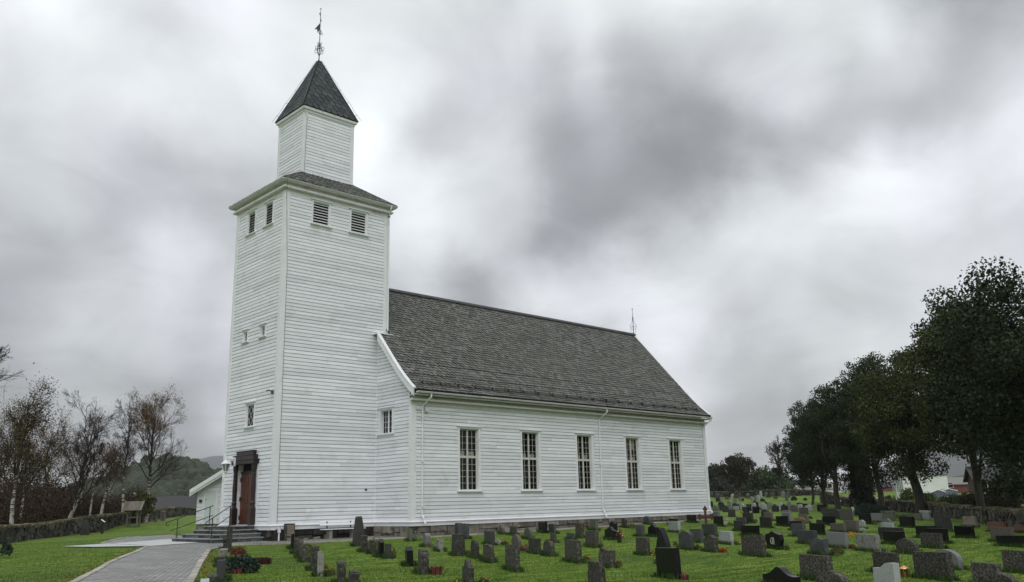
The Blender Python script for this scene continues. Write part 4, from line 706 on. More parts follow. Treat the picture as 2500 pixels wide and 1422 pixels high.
# --- slates on a planar quad area given by eave line and slope
def slates(mb,O,ud,sd,nd,L,width,exp,sw,hexa=False,lift=.022,start=0,margin=0):
    """O: eave origin (centre), ud along eave, sd up slope, nd normal; width(v)->(u0,u1)"""
    O=np.array(O,float);ud=np.array(ud,float);sd=np.array(sd,float);nd=np.array(nd,float)
    r=0;v=start
    while v<L-.02:
        u0,u1=width(v+exp*.5); off=(r%2)*.5*sw
        k0=int(math.floor((u0-off)/sw))-1;k1=int(math.ceil((u1-off)/sw))+1
        for k in range(k0,k1):
            c=k*sw+off+sw/2+random.uniform(-.006,.006); h=sw/2-.011
            dv=random.uniform(-.012,.012); lf=lift*random.uniform(.7,1.5); tw=random.uniform(-.006,.006)
            vt=v+exp*1.35
            if hexa: prof=[(-h,.45*exp),(-h*.5,0.0),(h*.5,0.0),(h,.45*exp)]
            else: prof=[(-h,.36*exp),(-h*.72,.12*exp),(-h*.25,0),(h*.3,.0),(h*.75,.13*exp),(h,.36*exp)]
            pts=[]
            for uu,vv in prof+[(h,exp*1.35),(-h,exp*1.35)]:
                vv2=min(v+vv+dv,L); a,b=width(vv2); u=min(max(c+uu,a),b); pts.append((u,vv2,vv))
            us=[p[0] for p in pts]
            if max(us)-min(us)<.03: continue
            T=random.random(); n=len(prof)
            top=[O+ud*u+sd*vv2+nd*(lf*(1-vv/(exp*1.35))+.012+tw*(u-c)/h) for u,vv2,vv in pts]
            bot=[O+ud*u+sd*vv2+nd*.0 for u,vv2,vv in pts]
            mb.face(top,T)
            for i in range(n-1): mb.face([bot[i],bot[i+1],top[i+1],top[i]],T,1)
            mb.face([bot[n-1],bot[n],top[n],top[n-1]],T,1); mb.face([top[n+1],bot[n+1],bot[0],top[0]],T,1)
        v+=exp; r+=1
VX0,VX1=NA-.3,NL+.12
roof=MB(); base=MB()
for sgn in (-1,1):
    for (ha,za),(hb,zb) in zip(RP[:-1],RP[1:]):
        pa=np.array([0,CY+sgn*ha,za]);pb=np.array([0,CY+sgn*hb,zb]); sd=(pa-pb);L=np.linalg.norm(sd);sd/=L
        nd=np.cross((1,0,0),sd)*(-1 if sgn>0 else 1); nd=nd if nd[2]>0 else -nd
        dn=nd*.14
        for q in (0,):
            A=np.array([VX0,0,0]);B=np.array([VX1,0,0])
            if ha==0:
                pm=pb+(pa-pb)*(1-2.93/hb); A2=np.array([TW-.05,0,0]); base.face([A+pb,B+pb,B+pm,A+pm],.5); base.face([A2+pm,B+pm,B+pa,A2+pa],.5)
            else: base.face([A+pb,B+pb,B+pa,A+pa],.5); base.face([A+pb-dn,B+pb-dn,B+pa-dn,A+pa-dn] if ha else [A+pb-dn,B+pb-dn,B+pm-dn,A+pm-dn],.5)
        mid=np.array([(VX0+VX1)/2,0,0]); hwid=(VX1-VX0)/2-.06
        def wd(v,ha=ha,hb=hb,L=L,mx_=mid[0]): return ((TW+.03-mx_) if hb-(hb-ha)*v/L<2.93 else -hwid,hwid)
        ex=L/max(1,round(L/.205))
        slates(roof,mid+pb,(1,0,0),sd,nd,L,wd,ex,.285,start=0,lift=.034)
    pe=np.array([0,CY+sgn*RP[-1][0],RP[-1][1]]); base.face([A+pe,B+pe,B+pe-dn,A+pe-dn],.5)
rf=roof.build('roof',[M['slate'],M['slate_shade']],church)
base.build('roof_deck',M['under'],rf)
mb=MB()
mb.box(VX0+.4,VX1,CY-.16,CY+.16,12.43,12.53,t=.5); 
mb.tube([(VX0+.4,CY,12.53),(VX1,CY,12.53)],.09,8,t=.5)
mb.build('ridge_cap',M['zinc'],rf)
# snow guard
mb=MB(); hh=5.62; yy=CY-hh; zz_=rz(hh)
for dz in (.06,.12,.17): mb.tube([(VX0+.5,yy-.02,zz_+dz),(VX1-.4,yy-.02,zz_+dz)],.012,5)
xg=VX0+.8
while xg<VX1-.5:
    mb.box(xg-.012,xg+.012,yy-.05,yy+.02,zz_-.04,zz_+.2); mb.obox((xg,yy+.13,zz_+.2),(1,0,0),(0,.75,.66),(0,-.66,.75),.011,.19,.012); xg+=1.13
mb.build('snow_guard',M['iron'],rf)
# bargeboards: follow roof profile on both gables
for xg,sx in ((VX0,-1),(VX1,1)):
    for sgn in (-1,1):
        mb=MB(); pts=[(h,z) for h,z in RP]; 
        if sx<0: pts=[(2.95,rz(2.95))]+[p for p in pts if p[0]>2.95]
        for (ha,za),(hb,zb) in zip(pts[:-1],pts[1:]):
            for (x0,x1,up_,dn_) in ((xg,xg+sx*.035,.04,-.26),(xg-sx*.13,xg+sx*.06,.075,.035)):
                q=[]
                for h,z in ((ha,za),(hb,zb)):
                    for e in (up_,dn_): q.append((h,z+e*1.25))
                for x in sorted((x0,x1)): mb.face([(x,CY+sgn*q[0][0],q[0][1]),(x,CY+sgn*q[1][0],q[1][1]),(x,CY+sgn*q[3][0],q[3][1]),(x,CY+sgn*q[2][0],q[2][1])],.5)
                mb.face([(x0,CY+sgn*q[0][0],q[0][1]),(x1,CY+sgn*q[0][0],q[0][1]),(x1,CY+sgn*q[2][0],q[2][1]),(x0,CY+sgn*q[2][0],q[2][1])],.5)
                mb.face([(x0,CY+sgn*q[1][0],q[1][1]),(x1,CY+sgn*q[1][0],q[1][1]),(x1,CY+sgn*q[3][0],q[3][1]),(x0,CY+sgn*q[3][0],q[3][1])],.5)
        h,z=RP[-1]; mb.box(min(xg,xg+sx*.035),max(xg,xg+sx*.035),CY+sgn*h-.02,CY+sgn*h+.02,z-.33,z+.09,t=.5)
        mb.build('bargeboard',M['trim'],rf)
mb=MB(); mb.box(VX0-.02,TW+.14,-.47,-.0,rz(2.93)+.03,rz(2.93)+.07,t=.5); mb.build('flashing',M['trim'],rf)
# nave cornice + gutter
mb=MB()
for sg,y in ((-1,-NS),(1,TD+NS)):
    def yb(a,b): return sorted((y+sg*a,y+sg*b))
    mb.box(VX0+.05,VX1-.03,*yb(0,.54),5.84,5.89,t=.5); mb.box(NA-.1,NL+.05,*yb(0,.06),5.42,5.838,t=.5); mb.box(VX0+.08,VX1-.04,*yb(.062,.3),5.6,5.69,t=.5)
mb.build('nave_cornice',M['gutter'],church,bevel=.008)
mb=MB(); gutter(mb,(VX0+.1,-NS-.63,5.98),(VX1-.06,-NS-.63,5.98),r=.075); gutter(mb,(VX0+.1,TD+NS+.63,5.98),(VX1-.06,TD+NS+.63,5.98),out=(0,1,0),r=.075)
mb.build('gutter',M['gutter'],church)
def pipe(name,pts,r=.042,par=church):
    mb=MB(); mb.tube(pts,r,8,t=.5); 
    a,b=np.array(pts[-3] if len(pts)>3 else pts[-2]),np.array(pts[2] if len(pts)>3 else pts[0])
    for q in (.1,.5,.9):
        c=a+(b-a)*q; mb.box(c[0]-.06,c[0]+.06,c[1]-.055,c[1]+.03,c[2]-.02,c[2]+.02,t=.5)
    mb.build(name,M['trim'],par,smooth=False)
for x in (6.05,18.9,29.3):
    pipe('downpipe',[(x+.12,-NS-.63,5.92),(x+.12,-NS-.62,5.75),(x,-NS-.08,5.35),(x,-NS-.08,.3),(x,-NS-.2,.16),(x,-NS-.2,.05),(x+.02,-NS-.34,-.12)])
pipe('downpipe',[(TW-.05,-.43,16.2),(TW-.06,-.4,16.05),(TW+.02,-.11,15.7),(TW+.02,-.11,9.4),(TW+.02,-.16,9.3)])
pipe('drainpipe',[(.28,-.14,-.12),(.28,-.17,-.2),(.28,-.19,-.3),(.28,-.19,-.66)],r=.035)
for a in (.17,.4): mb=MB(); mb.box(a,a+.09,-.2,-.08,-.16,-.06,t=.5); mb.build('junction_box',M['gutter'],church,bevel=.005)
# --- foundation stones
def found(pts,mat,name,h0=-.2):
    mb=MB()
    for (x0,y0),(x1,y1) in zip(pts[:-1],pts[1:]):
        L=math.hypot(x1-x0,y1-y0);ux,uy=(x1-x0)/L,(y1-y0)/L; a=0
        while a<L:
            wd_=random.uniform(.45,1.25); wd_=min(wd_,L-a)
            if wd_<.05: break
            cx,cy=x0+ux*(a+wd_/2),y0+uy*(a+wd_/2); g=gz(cx,cy)-.12; hh=h0-g
            if hh>.38 and random.random()<.75:
                s=random.uniform(.4,.6)*hh; lay=((g,g+s),(g+s,h0))
            else: lay=((g,h0),)
            for za,zb in lay:
                o=random.uniform(-.06,.03); mb.obox((cx+uy*(-.0)-uy*-o,cy-ux*-o*-1,(za+zb)/2),(ux,uy,0),(-uy,ux,0),(0,0,1),wd_/2-.015,.16,(zb-za)/2-.012,j=.022)
            a+=wd_
    core=MB()
    mb.build(name,mat,church,bevel=.03)
found([(0.1,TD),(.1,.1),(NA+.1,.1)],M['found_d'],'foundation')
found([(NA+.1,.1),(NA+.1,-NS+.1),(NL-.1,-NS+.1),(NL-.1,TD+NS-.1),(NA+.1,TD+NS-.1)],M['found'],'foundation')
mb=MB(); mb.box(.14,NA+.2,.14,TD-.14,-1.2,-.19); mb.box(NA+.14,NL-.14,-NS+.14,TD+NS-.14,-1.2,-.19); mb.build('footing',M['dark'],church)
# --- windows
def window(fr,u0,u1,z0,z1,kind):
    o,ud,nd=fr; ud_=np.array(ud,float);nd_=np.array(nd,float);o_=np.array(o,float)
    B=lambda mb,a,b,c,d,e,f_: rim(mb,o,ud,nd,a,b,c,d,e,f_)
    c=MB(); tw=.13 if kind in('big','gable') else .09
    B(c,u0-tw,u0,z0-.02,z1+.02,-.02,.045);B(c,u1,u1+tw,z0-.02,z1+.02,-.02,.045)
    B(c,u0-tw-.0,u1+tw,z1+.02,z1+.1,-.02,.05)
    B(c,u0-tw-.07,u1+tw+.07,z1+.1,z1+.135,-.02,.11)
    rd=-.16 if kind in('big','gable') else -.05
    for a,b in ((u0-.004,u0+.02),(u1-.02,u1+.004)): B(c,a,b,z0,z1,rd,-.003)
    B(c,u0,u1,z1-.02,z1+.004,rd,-.003)
    w_=c.build('window',M['trim'],church)
    s=MB(); B(s,u0-tw-.07,u1+tw+.07,z0-.065,z0-.02,-.02,.13); B(s,u0-tw-.03,u1+tw+.03,z0-.12,z0-.065,-.02,.06); B(s,u0,u1,z0-.02,z0+.015,rd,.05); s.build('sill',M['trim'],w_)
    if kind=='louvre':
        s=MB(); k=8; 
        for i in range(k):
            zc=z0+(i+.5)*(z1-z0)/k; cc=o_+ud_*(u0+u1)/2+nd_*-.045+np.array([0,0,zc]); a=R_(38)
            ax2=nd_*math.cos(a)-np.array([0,0,1])*math.sin(a); ax3=nd_*math.sin(a)+np.array([0,0,1])*math.cos(a)
            s.obox(cc,ud_,ax2,ax3,(u1-u0)/2-.02,.042,.011,t=.5)
        s.build('slat',M['trim'],w_)
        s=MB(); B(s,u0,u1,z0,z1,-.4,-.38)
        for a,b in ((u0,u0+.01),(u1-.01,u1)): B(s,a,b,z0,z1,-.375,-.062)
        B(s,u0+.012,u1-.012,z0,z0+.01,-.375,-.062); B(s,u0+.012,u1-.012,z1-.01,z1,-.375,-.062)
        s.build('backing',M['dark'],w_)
        return
    s=MB(); n0,n1=(-.17,-.12) if kind in('big','gable') else (-.06,-.015); pn=n0+.015
    def bar(a,b,c_,d,m0=n0,m1=n1): B(s,a,b,c_,d,m0,m1)
    f=.038 if kind=='big' else .022
    bar(u0+.02,u0+.02+f,z0,z1);bar(u1-.02-f,u1-.02,z0,z1);bar(u0+.02+f,u1-.02-f,z0+.015,z0+.015+f);bar(u0+.02+f,u1-.02-f,z1-.02-f,z1-.02)
    ua,ub=u0+.02+f,u1-.02-f; za,zb=z0+.015+f,z1-.02-f
    if kind in('big','gable'):
        um=(ua+ub)/2; bar(um-.045,um+.045,za,zb,n0,n1+.004)
        if kind=='big':
            zt=za+(zb-za)*.545; bar(ua,um-.055,zt-.055,zt+.055,n0,n1+.012); bar(um+.055,ub,zt-.055,zt+.055,n0,n1+.012)
            secs=((za,zt-.055,5),(zt+.055,zb,4))
        else: secs=((za,zb,4),)
        for a,b in ((ua,um-.055),(um+.055,ub)):
            bar((a+b)/2-.005,(a+b)/2+.005,za,zb,n0+.015,n1-.008)
            for c0,c1,k in secs:
                for i in range(1,k): z_=c0+(c1-c0)*i/k; bar(a,b,z_-.0065,z_+.0065,n0+.018,n1-.011)
    else: # diamond lattice
        def clipbar(p,q):
            p=np.array(p);q=np.array(q); c_=(p+q)/2; L=np.linalg.norm(q-p); d=(q-p)/L
            cc=o_+ud_*c_[0]+np.array([0,0,c_[1]])+nd_*(n1-.01); dd=ud_*d[0]+np.array([0,0,d[1]]); s.obox(cc,dd,nd_,np.cross(dd,nd_),L/2,.003,.008,t=.5)
        Wd,Ht=ub-ua,zb-za; k=2; kk=2
        for i in range(-k,k+kk):
            for sg in (1,-1):
                z_s=za+i*Ht/k; z_e=z_s+Ht/k*kk*sg if sg==1 else z_s-Ht/k*kk
                # param u from ua to ub
                t0,t1=0,1
                lo_,hi_=za,zb
                dz=z_e-z_s
                ts=sorted([(lo_-z_s)/dz,(hi_-z_s)/dz]); t0=max(0,ts[0]); t1=min(1,ts[1])
                if t1-t0>.05: clipbar((ua+Wd*t0,z_s+dz*t0),(ua+Wd*t1,z_s+dz*t1))
    s.build('sash',M['sash'] if kind=='big' else M['trim'],w_)
    s=MB(); P=lambda u,z,n:o_+ud_*u+nd_*n+np.array([0,0,z]); s.face([P(ua-.02,za-.02,pn),P(ub+.02,za-.02,pn),P(ub+.02,zb+.02,pn),P(ua-.02,zb+.02,pn)],.5); s.build('pane',M['glass'],w_)
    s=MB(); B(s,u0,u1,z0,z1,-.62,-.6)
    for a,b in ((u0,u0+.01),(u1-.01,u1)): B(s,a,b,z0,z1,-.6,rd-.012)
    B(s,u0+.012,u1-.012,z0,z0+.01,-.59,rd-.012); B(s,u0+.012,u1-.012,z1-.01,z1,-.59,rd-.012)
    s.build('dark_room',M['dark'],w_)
    if kind=='big':
        s=MB(); zt=za+(zb-za)*.545
        B(s,ua,um-.06,zt+.05,zt+.05+random.uniform(.17,.26),-.3,-.29); B(s,um+.06,ub,zt+.05,zt+.05+random.uniform(.2,.26),-.3,-.29)
        if abs(u0-(WX[3]-.62))<.01: B(s,um+.06,ub,zt+.75,zb,-.3,-.29); B(s,ua,ua+.12,zt+.05,zb,-.31,-.3)
        s.build('curtain',M['curtain'],w_)
for a in bigop: window(NSo,*a,'big')
for a in bigop: window(NNo,*a,'big')
for a in louS: window(FS,*a,'louvre')
for a in louW: window(FW,*a,'louvre')
for a in smW: window(FW,*a,'small')
for a in midW: window(FW,*a,'mid')
window(NWo,*gw[0],'gable')
# --- belfry (upper tower)
LX,LY=1.483,1.316; bx0,bx1,by0,by1=3-LX,3+LX,CY-LY,CY+LY; BZ0,BZ1=17.35,21.0
mb=MB()
wallrows(mb,(bx0,by0,0),(0,1,0),(-1,0,0),BZ0,BZ1,lambda z:(.1,2*LY-.1)); wallrows(mb,(bx0,by0,0),(1,0,0),(0,-1,0),BZ0,BZ1,lambda z:(.1,2*LX-.1))
wallrows(mb,(bx0,by1,0),(1,0,0),(0,1,0),BZ0,BZ1,lambda z:(.1,2*LX-.1)); wallrows(mb,(bx1,by0,0),(0,1,0),(1,0,0),BZ0,BZ1,lambda z:(.1,2*LY-.1))
bel=mb.build('belfry_wall',M['white'],church)
mb=MB(); cw2=.15
def corner2(x,y,sx,sy,z0,z1): corner(x,y,sx,sy,z0,z1,cw2)
for x,sx in ((bx0,-1),(bx1,1)):
    for y,sy in ((by0,-1),(by1,1)): mb=MB(); corner2(x,y,sx,sy,BZ0,BZ1); mb.build('corner_board',M['trim'],church,bevel=.005)
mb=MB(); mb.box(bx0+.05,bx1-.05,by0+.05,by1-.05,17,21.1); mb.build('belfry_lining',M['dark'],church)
BP=[(bx0,by0),(bx1,by0),(bx1,by1),(bx0,by1)]
run('belfry_cornice',BP,[(-.02,21.02),(.03,20.86),(.07,20.9),(.07,20.98),(.15,21.03),(.17,21.15),(-.02,21.2)],M['trim'],church)
run('belfry_skirt',BP,[(.0,17.52),(.05,17.52),(.07,17.46),(.07,17.3),(.0,17.3)],M['trim'],church)
# spire and tower roof
def pyr(mbS,mbB,x0,x1,y0,y1,z0,tx0,tx1,ty0,ty1,z1,exp,sw,hexa,hipr=.05,hipmat=None):
    cor=[(x0,y0),(x1,y0),(x1,y1),(x0,y1)]; top=[(tx0,ty0),(tx1,ty0),(tx1,ty1),(tx0,ty1)]
    for i in range(4):
        a=np.array([*cor[i],z0]);b=np.array([*cor[(i+1)%4],z0]);ta=np.array([*top[i],z1]);tb=np.array([*top[(i+1)%4],z1])
        ud=(b-a)/np.linalg.norm(b-a); m0=(a+b)/2; m1=(ta+tb)/2; sd=m1-m0; sd-=ud*(sd@ud); L=np.linalg.norm(sd); sd/=L; nd=np.cross(ud,sd)
        h0=np.linalg.norm(b-a)/2; h1=np.linalg.norm(tb-ta)/2
        wdf=lambda v,h0=h0,h1=h1,L=L:(-(h0+(h1-h0)*min(v,L)/L),(h0+(h1-h0)*min(v,L)/L))
        slates(mbS,m0,ud,sd,nd,L,wdf,exp,sw,hexa,lift=.02)
        mbB.face([a,b,tb,ta],.5)
        mbB.tube([a+nd*.0,ta+nd*.0],hipr,6,t=.5)
    mbB.face([(*c_,z0) for c_ in cor],.5)
s1=MB();b1=MB(); e=.19
pyr(s1,b1,bx0-e,bx1+e,by0-e,by1+e,21.17,2.93,3.07,CY-.07,CY+.07,24.86,.3,.37,True,.045)
sp=s1.build('spire',[M['slate_hex'],M['slate_shade']],church); b1.build('spire_deck',M['under'],sp)
mb=MB(); V=[(3-.22,CY-.2,24.55),(3+.22,CY-.2,24.55),(3+.22,CY+.2,24.55),(3-.22,CY+.2,24.55),(3,CY,24.98)]
mb.mesh(V,[(0,1,4),(1,2,4),(2,3,4),(3,0,4),(3,2,1,0)],t=.2); mb.build('spire_cap',M['slate_hex'],sp)
s1=MB();b1=MB(); e=.37
pyr(s1,b1,-e,TW+e,-e,TD+e,16.3,bx0-.02,bx1+.02,by0-.02,by1+.02,17.5,.19,.25,False,.035)
tr_=s1.build('tower_roof',[M['slate'],M['slate_shade']],church); b1.build('roof_deck',M['under'],tr_)
mb=MB(); mb.box(-e,TW+e,-e,-e+.03,16.2,16.3,t=.5);mb.box(-e,TW+e,TD+e-.03,TD+e,16.2,16.3,t=.5);mb.box(-e,-e+.03,-e+.03,TD+e-.03,16.2,16.3,t=.5);mb.box(TW+e-.03,TW+e,-e+.03,TD+e-.03,16.2,16.3,t=.5)
mb.box(-.34,TW+.34,-.34,TD+.34,16.161,16.2,t=.5); mb.build('fascia',M['gutter'],tr_)
# lightning cable with small standoffs
mb=MB()
def cable(pts,r=.008): mb.tube(pts,r,4,t=.5)
for (cx_,cy_) in ((bx0-.24,by0-.24),(bx1+.24,by0-.24),(bx0-.24,by1+.24)):
    a=np.array([3,CY,24.95]);b=np.array([cx_,cy_,21.2]); out=np.array([cx_-3,cy_-CY,.6]);out/=np.linalg.norm(out)
    P=[a+(b-a)*t+out*(.1+.02*math.sin(t*20)) for t in np.linspace(.02,1,16)]; cable(P)
    for t in (.1,.3,.5,.7,.9): cable([a+(b-a)*t,a+(b-a)*t+out*.11],.012)
cable([(bx0-.24,by0-.3,21.2),(bx0-.12,by0-.1,20.95),(bx0+.12,by0-.06,20.6),(bx0+.06,by0-.06,17.5)]); cable([(bx0-.2,by0-.2,17.5),(-.5,-.5,16.35),(-.2,-.5,16.2),(.0,-.06,15.7),(.2,-.05,12),(.24,-.05,.1)])
for x in (0.9,2.4,3.9,5.4): mb.box(x-.01,x+.01,-.1,.0,16.45,16.62,t=.5)
mb.build('lightning_cable',M['zinc'],sp)
# --- finials
def scroll(mb,c,ax,s,r,turn=1.6,th=.014,flip=1,n=22):
    c=np.array(c,float);ax=np.array(ax,float);P=[]
    for i in range(n):
        t=i/(n-1)*turn*2*math.pi; q=r*(1-.75*i/(n-1)); P.append(c+ax*(r-q*math.cos(t))*s+np.array([0,0,1])*q*math.sin(t)*flip)
    mb.tube(P,th,5,t=.5)
fin=MB(); fin.tube([(3,CY,24.8),(3,CY,28.05)],[.035,.016],6); 
fin.lathe([(.01,-.05),(.05,0),(.01,.05)],(3,CY,28.15),8)
fin.tube([(3-.36,CY-.02,27.35),(3+.36,CY+.02,27.95)] if False else [(3-.22,CY-.3,27.62),(3+.22,CY+.3,27.62)],.014,5)
for s in (-1,1): fin.lathe([(.01,-.045),(.045,0),(.01,.045)],(3+s*.22,CY+s*.3,27.62),8)
for k in range(4):
    a=k*math.pi/2+.35; ax=(math.cos(a),math.sin(a),0)
    scroll(fin,(3,CY,25.55),ax,1,.19,1.3); scroll(fin,(3,CY,25.95),ax,1,.09,1.2,.012,-1)
    fin.tube([(3,CY,25.9),(3+.16*ax[0],CY+.16*ax[1],25.7),(3+.1*ax[0],CY+.1*ax[1],25.35),(3,CY,25.2)],.014,5)
    if k%2==0: scroll(fin,(3,CY,26.65),ax,1,.13,1.3,.012); scroll(fin,(3,CY,26.8),ax,1,.07,1.1,.012,-1)
fin.lathe([(.03,-.06),(.07,0),(.03,.06)],(3,CY,25.85),8); fin.lathe([(.03,-.05),(.06,0),(.03,.05)],(3,CY,26.6),8)
f_=fin.build('finial',M['zinc'],church)
v_=MB(); a=np.array([math.sin(-1.0),math.cos(-1.0),0]); 
for s in (0,):
    P=[np.array([3,CY,27.25]),np.array([3,CY,26.85]),np.array([3,CY,26.9])+a*.28,np.array([3,CY,26.72])+a*.22]
    P=[(3,CY,27.28),(3,CY,26.86),(3+a[0]*.14,CY+a[1]*.14,26.66),(3+a[0]*.17,CY+a[1]*.17,26.86),(3+a[0]*.3,CY+a[1]*.3,26.84)]
    nn=np.array([a[1],-a[0],0])*.012
    v_.face([np.array(p)+nn for p in P]); v_.face([np.array(p)-nn for p in P][::-1])
    for i in range(5): v_.face([np.array(P[i])-nn,np.array(P[(i+1)%5])-nn,np.array(P[(i+1)%5])+nn,np.array(P[i])+nn])
v_.build('weather_vane',M['iron'],f_)
fe=MB(); fx=NL+.05; fe.tube([(fx,CY,12.4),(fx,CY,14.3)],[.03,.014],6); fe.lathe([(.01,-.07),(.06,0),(.01,.05)],(fx,CY,14.42),8)
for k in range(4):
    a=k*math.pi/2+.6; ax=np.array([math.cos(a),math.sin(a),0]); q=lambda r,z:(fx+ax[0]*r,CY+ax[1]*r,z)
    fe.tube([q(.02,13.85),q(.04,13.6),q(.07,13.45),q(.15,13.3),q(.22,13.2),q(.22,13.0),q(.1,12.92),q(0,12.92)],.013,5)
    fe.tube([q(.14,12.95),q(.2,12.8),q(.1,12.65),q(.01,12.5)],.011,5); scroll(fe,q(.04,13.1),ax,1,.07,1.2,.01)
fe.build('finial',M['zinc'],church)
# --- portal and door on the west front
por=MB(); cyd=2.52
def colm(y):
    x=-.15
    por.box(x-.13,x+.13,y-.13,y+.13,.02,.78)
    por.lathe([(.13,.78),(.1,.82),(.12,.86),(.085,.9),(.115,.97),(.12,1.03),(.08,1.1),(.1,1.13),(.095,1.18),(.105,1.7),(.09,2.3),(.11,2.33),(.075,2.38),(.105,2.44),(.1,2.5),(.12,2.54),(.12,2.78)],(x,y,0),12)
colm(cyd-.92); colm(cyd+.92)
por.box(-.3,.02,cyd-1.12,cyd+1.12,2.78,2.97); por.box(-.34,.02,cyd-1.17,cyd+1.17,2.97,3.0); por.box(-.26,.02,cyd-1.0,cyd+1.0,3.0,3.18); por.box(-.3,.02,cyd-1.04,cyd+1.04,3.18,3.21); por.box(-.2,.02,cyd-.84,cyd+.84,3.21,3.38); por.box(-.24,.02,cyd-.88,cyd+.88,3.38,3.405)
por.build('portal',M['portal'],church,bevel=.008)
for s in (-1,1):
    fr_=MB(); a,b=sorted((cyd+s*.86,cyd+s*1.16)); fr_.box(-.04,.3,a,b,.02,2.78,t=.5); fr_.build('door_surround',M['trim'],church)
dm=MB(); dm.box(.12,.17,cyd-.86,cyd+.86,.1,2.38)
for s in (-1,1):
    for z0,z1 in ((.25,.85),(1.0,1.6),(1.75,2.25)):
        a,b=sorted((cyd+s*.1,cyd+s*.72)); dm.box(.1,.125,a,b,z0,z1)
door=dm.build('door',M['door'],church,bevel=.01)
q=MB(); q.box(.08,.3,cyd-.86,cyd+.86,2.38,2.48); q.box(.06,.3,cyd-.86,cyd+.86,.02,.1); q.build('door_frame',M['portal'],door)
q=MB(); q.box(.2,.24,cyd-.86,cyd+.86,2.48,2.78); q.build('transom',M['dark'],door)
q=MB()
for z in (.35,1.2,2.1): q.box(.085,.12,cyd+.6,cyd+.82,z-.04,z+.04); q.tube([(.09,cyd+.83,z-.1),(.09,cyd+.83,z+.1)],.03,6)
q.build('hinge',M['iron'],door)
q=MB(); q.tube([(.11,cyd-.07,1.05),(.05,cyd-.07,1.05),(.05,cyd-.2,1.05)],.012,6); q.build('handle',M['iron'],door)
# wall lantern
lw=M['trim']; ly=3.0; lx=-.86; lz=2.62
q=MB(); q.box(-.46,-.42,ly-.05,ly+.05,2.72,3.12); q.tube([(-.44,ly,3.04),(-.65,ly,3.06),(lx,ly,3.06),(lx,ly,2.98)],.022,6); q.tube([(-.44,ly,2.8),(-.55,ly,2.97),(-.66,ly,3.05)],.014,6); wl_=q.build('wall_lantern',lw,church)
q=MB(); q.lathe([(.03,.42),(.06,.38),(.24,.25),(.26,.22),(.25,.2),(.02,.2)],(lx,ly,lz-.02),6); q.lathe([(.1,-.14),(.12,-.16),(.05,-.19),(.02,-.24)],(lx,ly,lz-.02),6)
for k in range(6):
    a=k*math.pi/3; q.tube([(lx+.21*math.cos(a),ly+.21*math.sin(a),lz+.19),(lx+.11*math.cos(a),ly+.11*math.sin(a),lz-.16)],.012,4)
q.build('lamp_cage',lw,wl_)
q=MB(); q.lathe([(.195,.19),(.1,-.14)],(lx,ly,lz),6); q.build('lamp_glass',M['lampglass'],wl_)
# small fixtures
q=MB(); q.box(6.2,6.42,-NS-.16,-NS-.04,5.1,5.34); q.tube([(6.3,-NS-.1,5.1),(6.34,-NS-.12,4.98),(6.4,-NS-.1,5.02)],.01,5); q.box(NA+.2,NA+.5,-NS-.1,-NS-.02,5.18,5.28); q.build('floodlight',M['gutter'],church,bevel=.01)
q=MB(); q.tube([(-.03,.35,6.0),(-.22,.45,6.05),(-.3,.5,6.02)],.03,6); q.box(-.12,-.02,.28,.4,5.88,6.03); q.build('wall_hook',M['zinc'],church)
q=MB(); q.lathe([(.055,0),(.055,.04)],(0,0,0),8); o=q.build('vent_cap',M['iron'],church); o.rotation_euler=(R_(90),0,0); o.location=(4.92,-.03,1.53)
q=MB(); q.lathe([(.055,0),(.055,.01)],(0,0,0),8)
# --- steps and handrails
steps=empty('entrance_steps',(-1.2,cyd,-.65),label='dark stone steps with slate treads leading up to the church door',cat='steps')
def rel(o,p): 
    o.parent=p; o.location=tuple(np.array(o.location)-np.array(p.location)); return o
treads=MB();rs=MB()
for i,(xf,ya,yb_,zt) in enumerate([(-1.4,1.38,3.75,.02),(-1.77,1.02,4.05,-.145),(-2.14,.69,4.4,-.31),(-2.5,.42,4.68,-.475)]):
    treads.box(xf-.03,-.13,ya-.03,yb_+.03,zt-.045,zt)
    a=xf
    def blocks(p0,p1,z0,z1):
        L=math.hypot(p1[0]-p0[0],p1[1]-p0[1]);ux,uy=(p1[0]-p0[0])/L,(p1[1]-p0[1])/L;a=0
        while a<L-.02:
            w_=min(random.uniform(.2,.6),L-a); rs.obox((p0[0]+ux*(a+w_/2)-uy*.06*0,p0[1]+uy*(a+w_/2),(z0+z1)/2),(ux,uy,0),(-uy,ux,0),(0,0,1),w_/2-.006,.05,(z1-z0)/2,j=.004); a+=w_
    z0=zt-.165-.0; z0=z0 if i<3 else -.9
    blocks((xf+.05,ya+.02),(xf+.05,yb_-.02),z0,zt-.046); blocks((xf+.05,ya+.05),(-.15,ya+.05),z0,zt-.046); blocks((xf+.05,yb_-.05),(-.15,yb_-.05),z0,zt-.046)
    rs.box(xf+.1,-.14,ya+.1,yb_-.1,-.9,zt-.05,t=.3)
rel(treads.build('tread',M['step'],bevel=.008),steps); rel(rs.build('riser',M['riser']),steps)
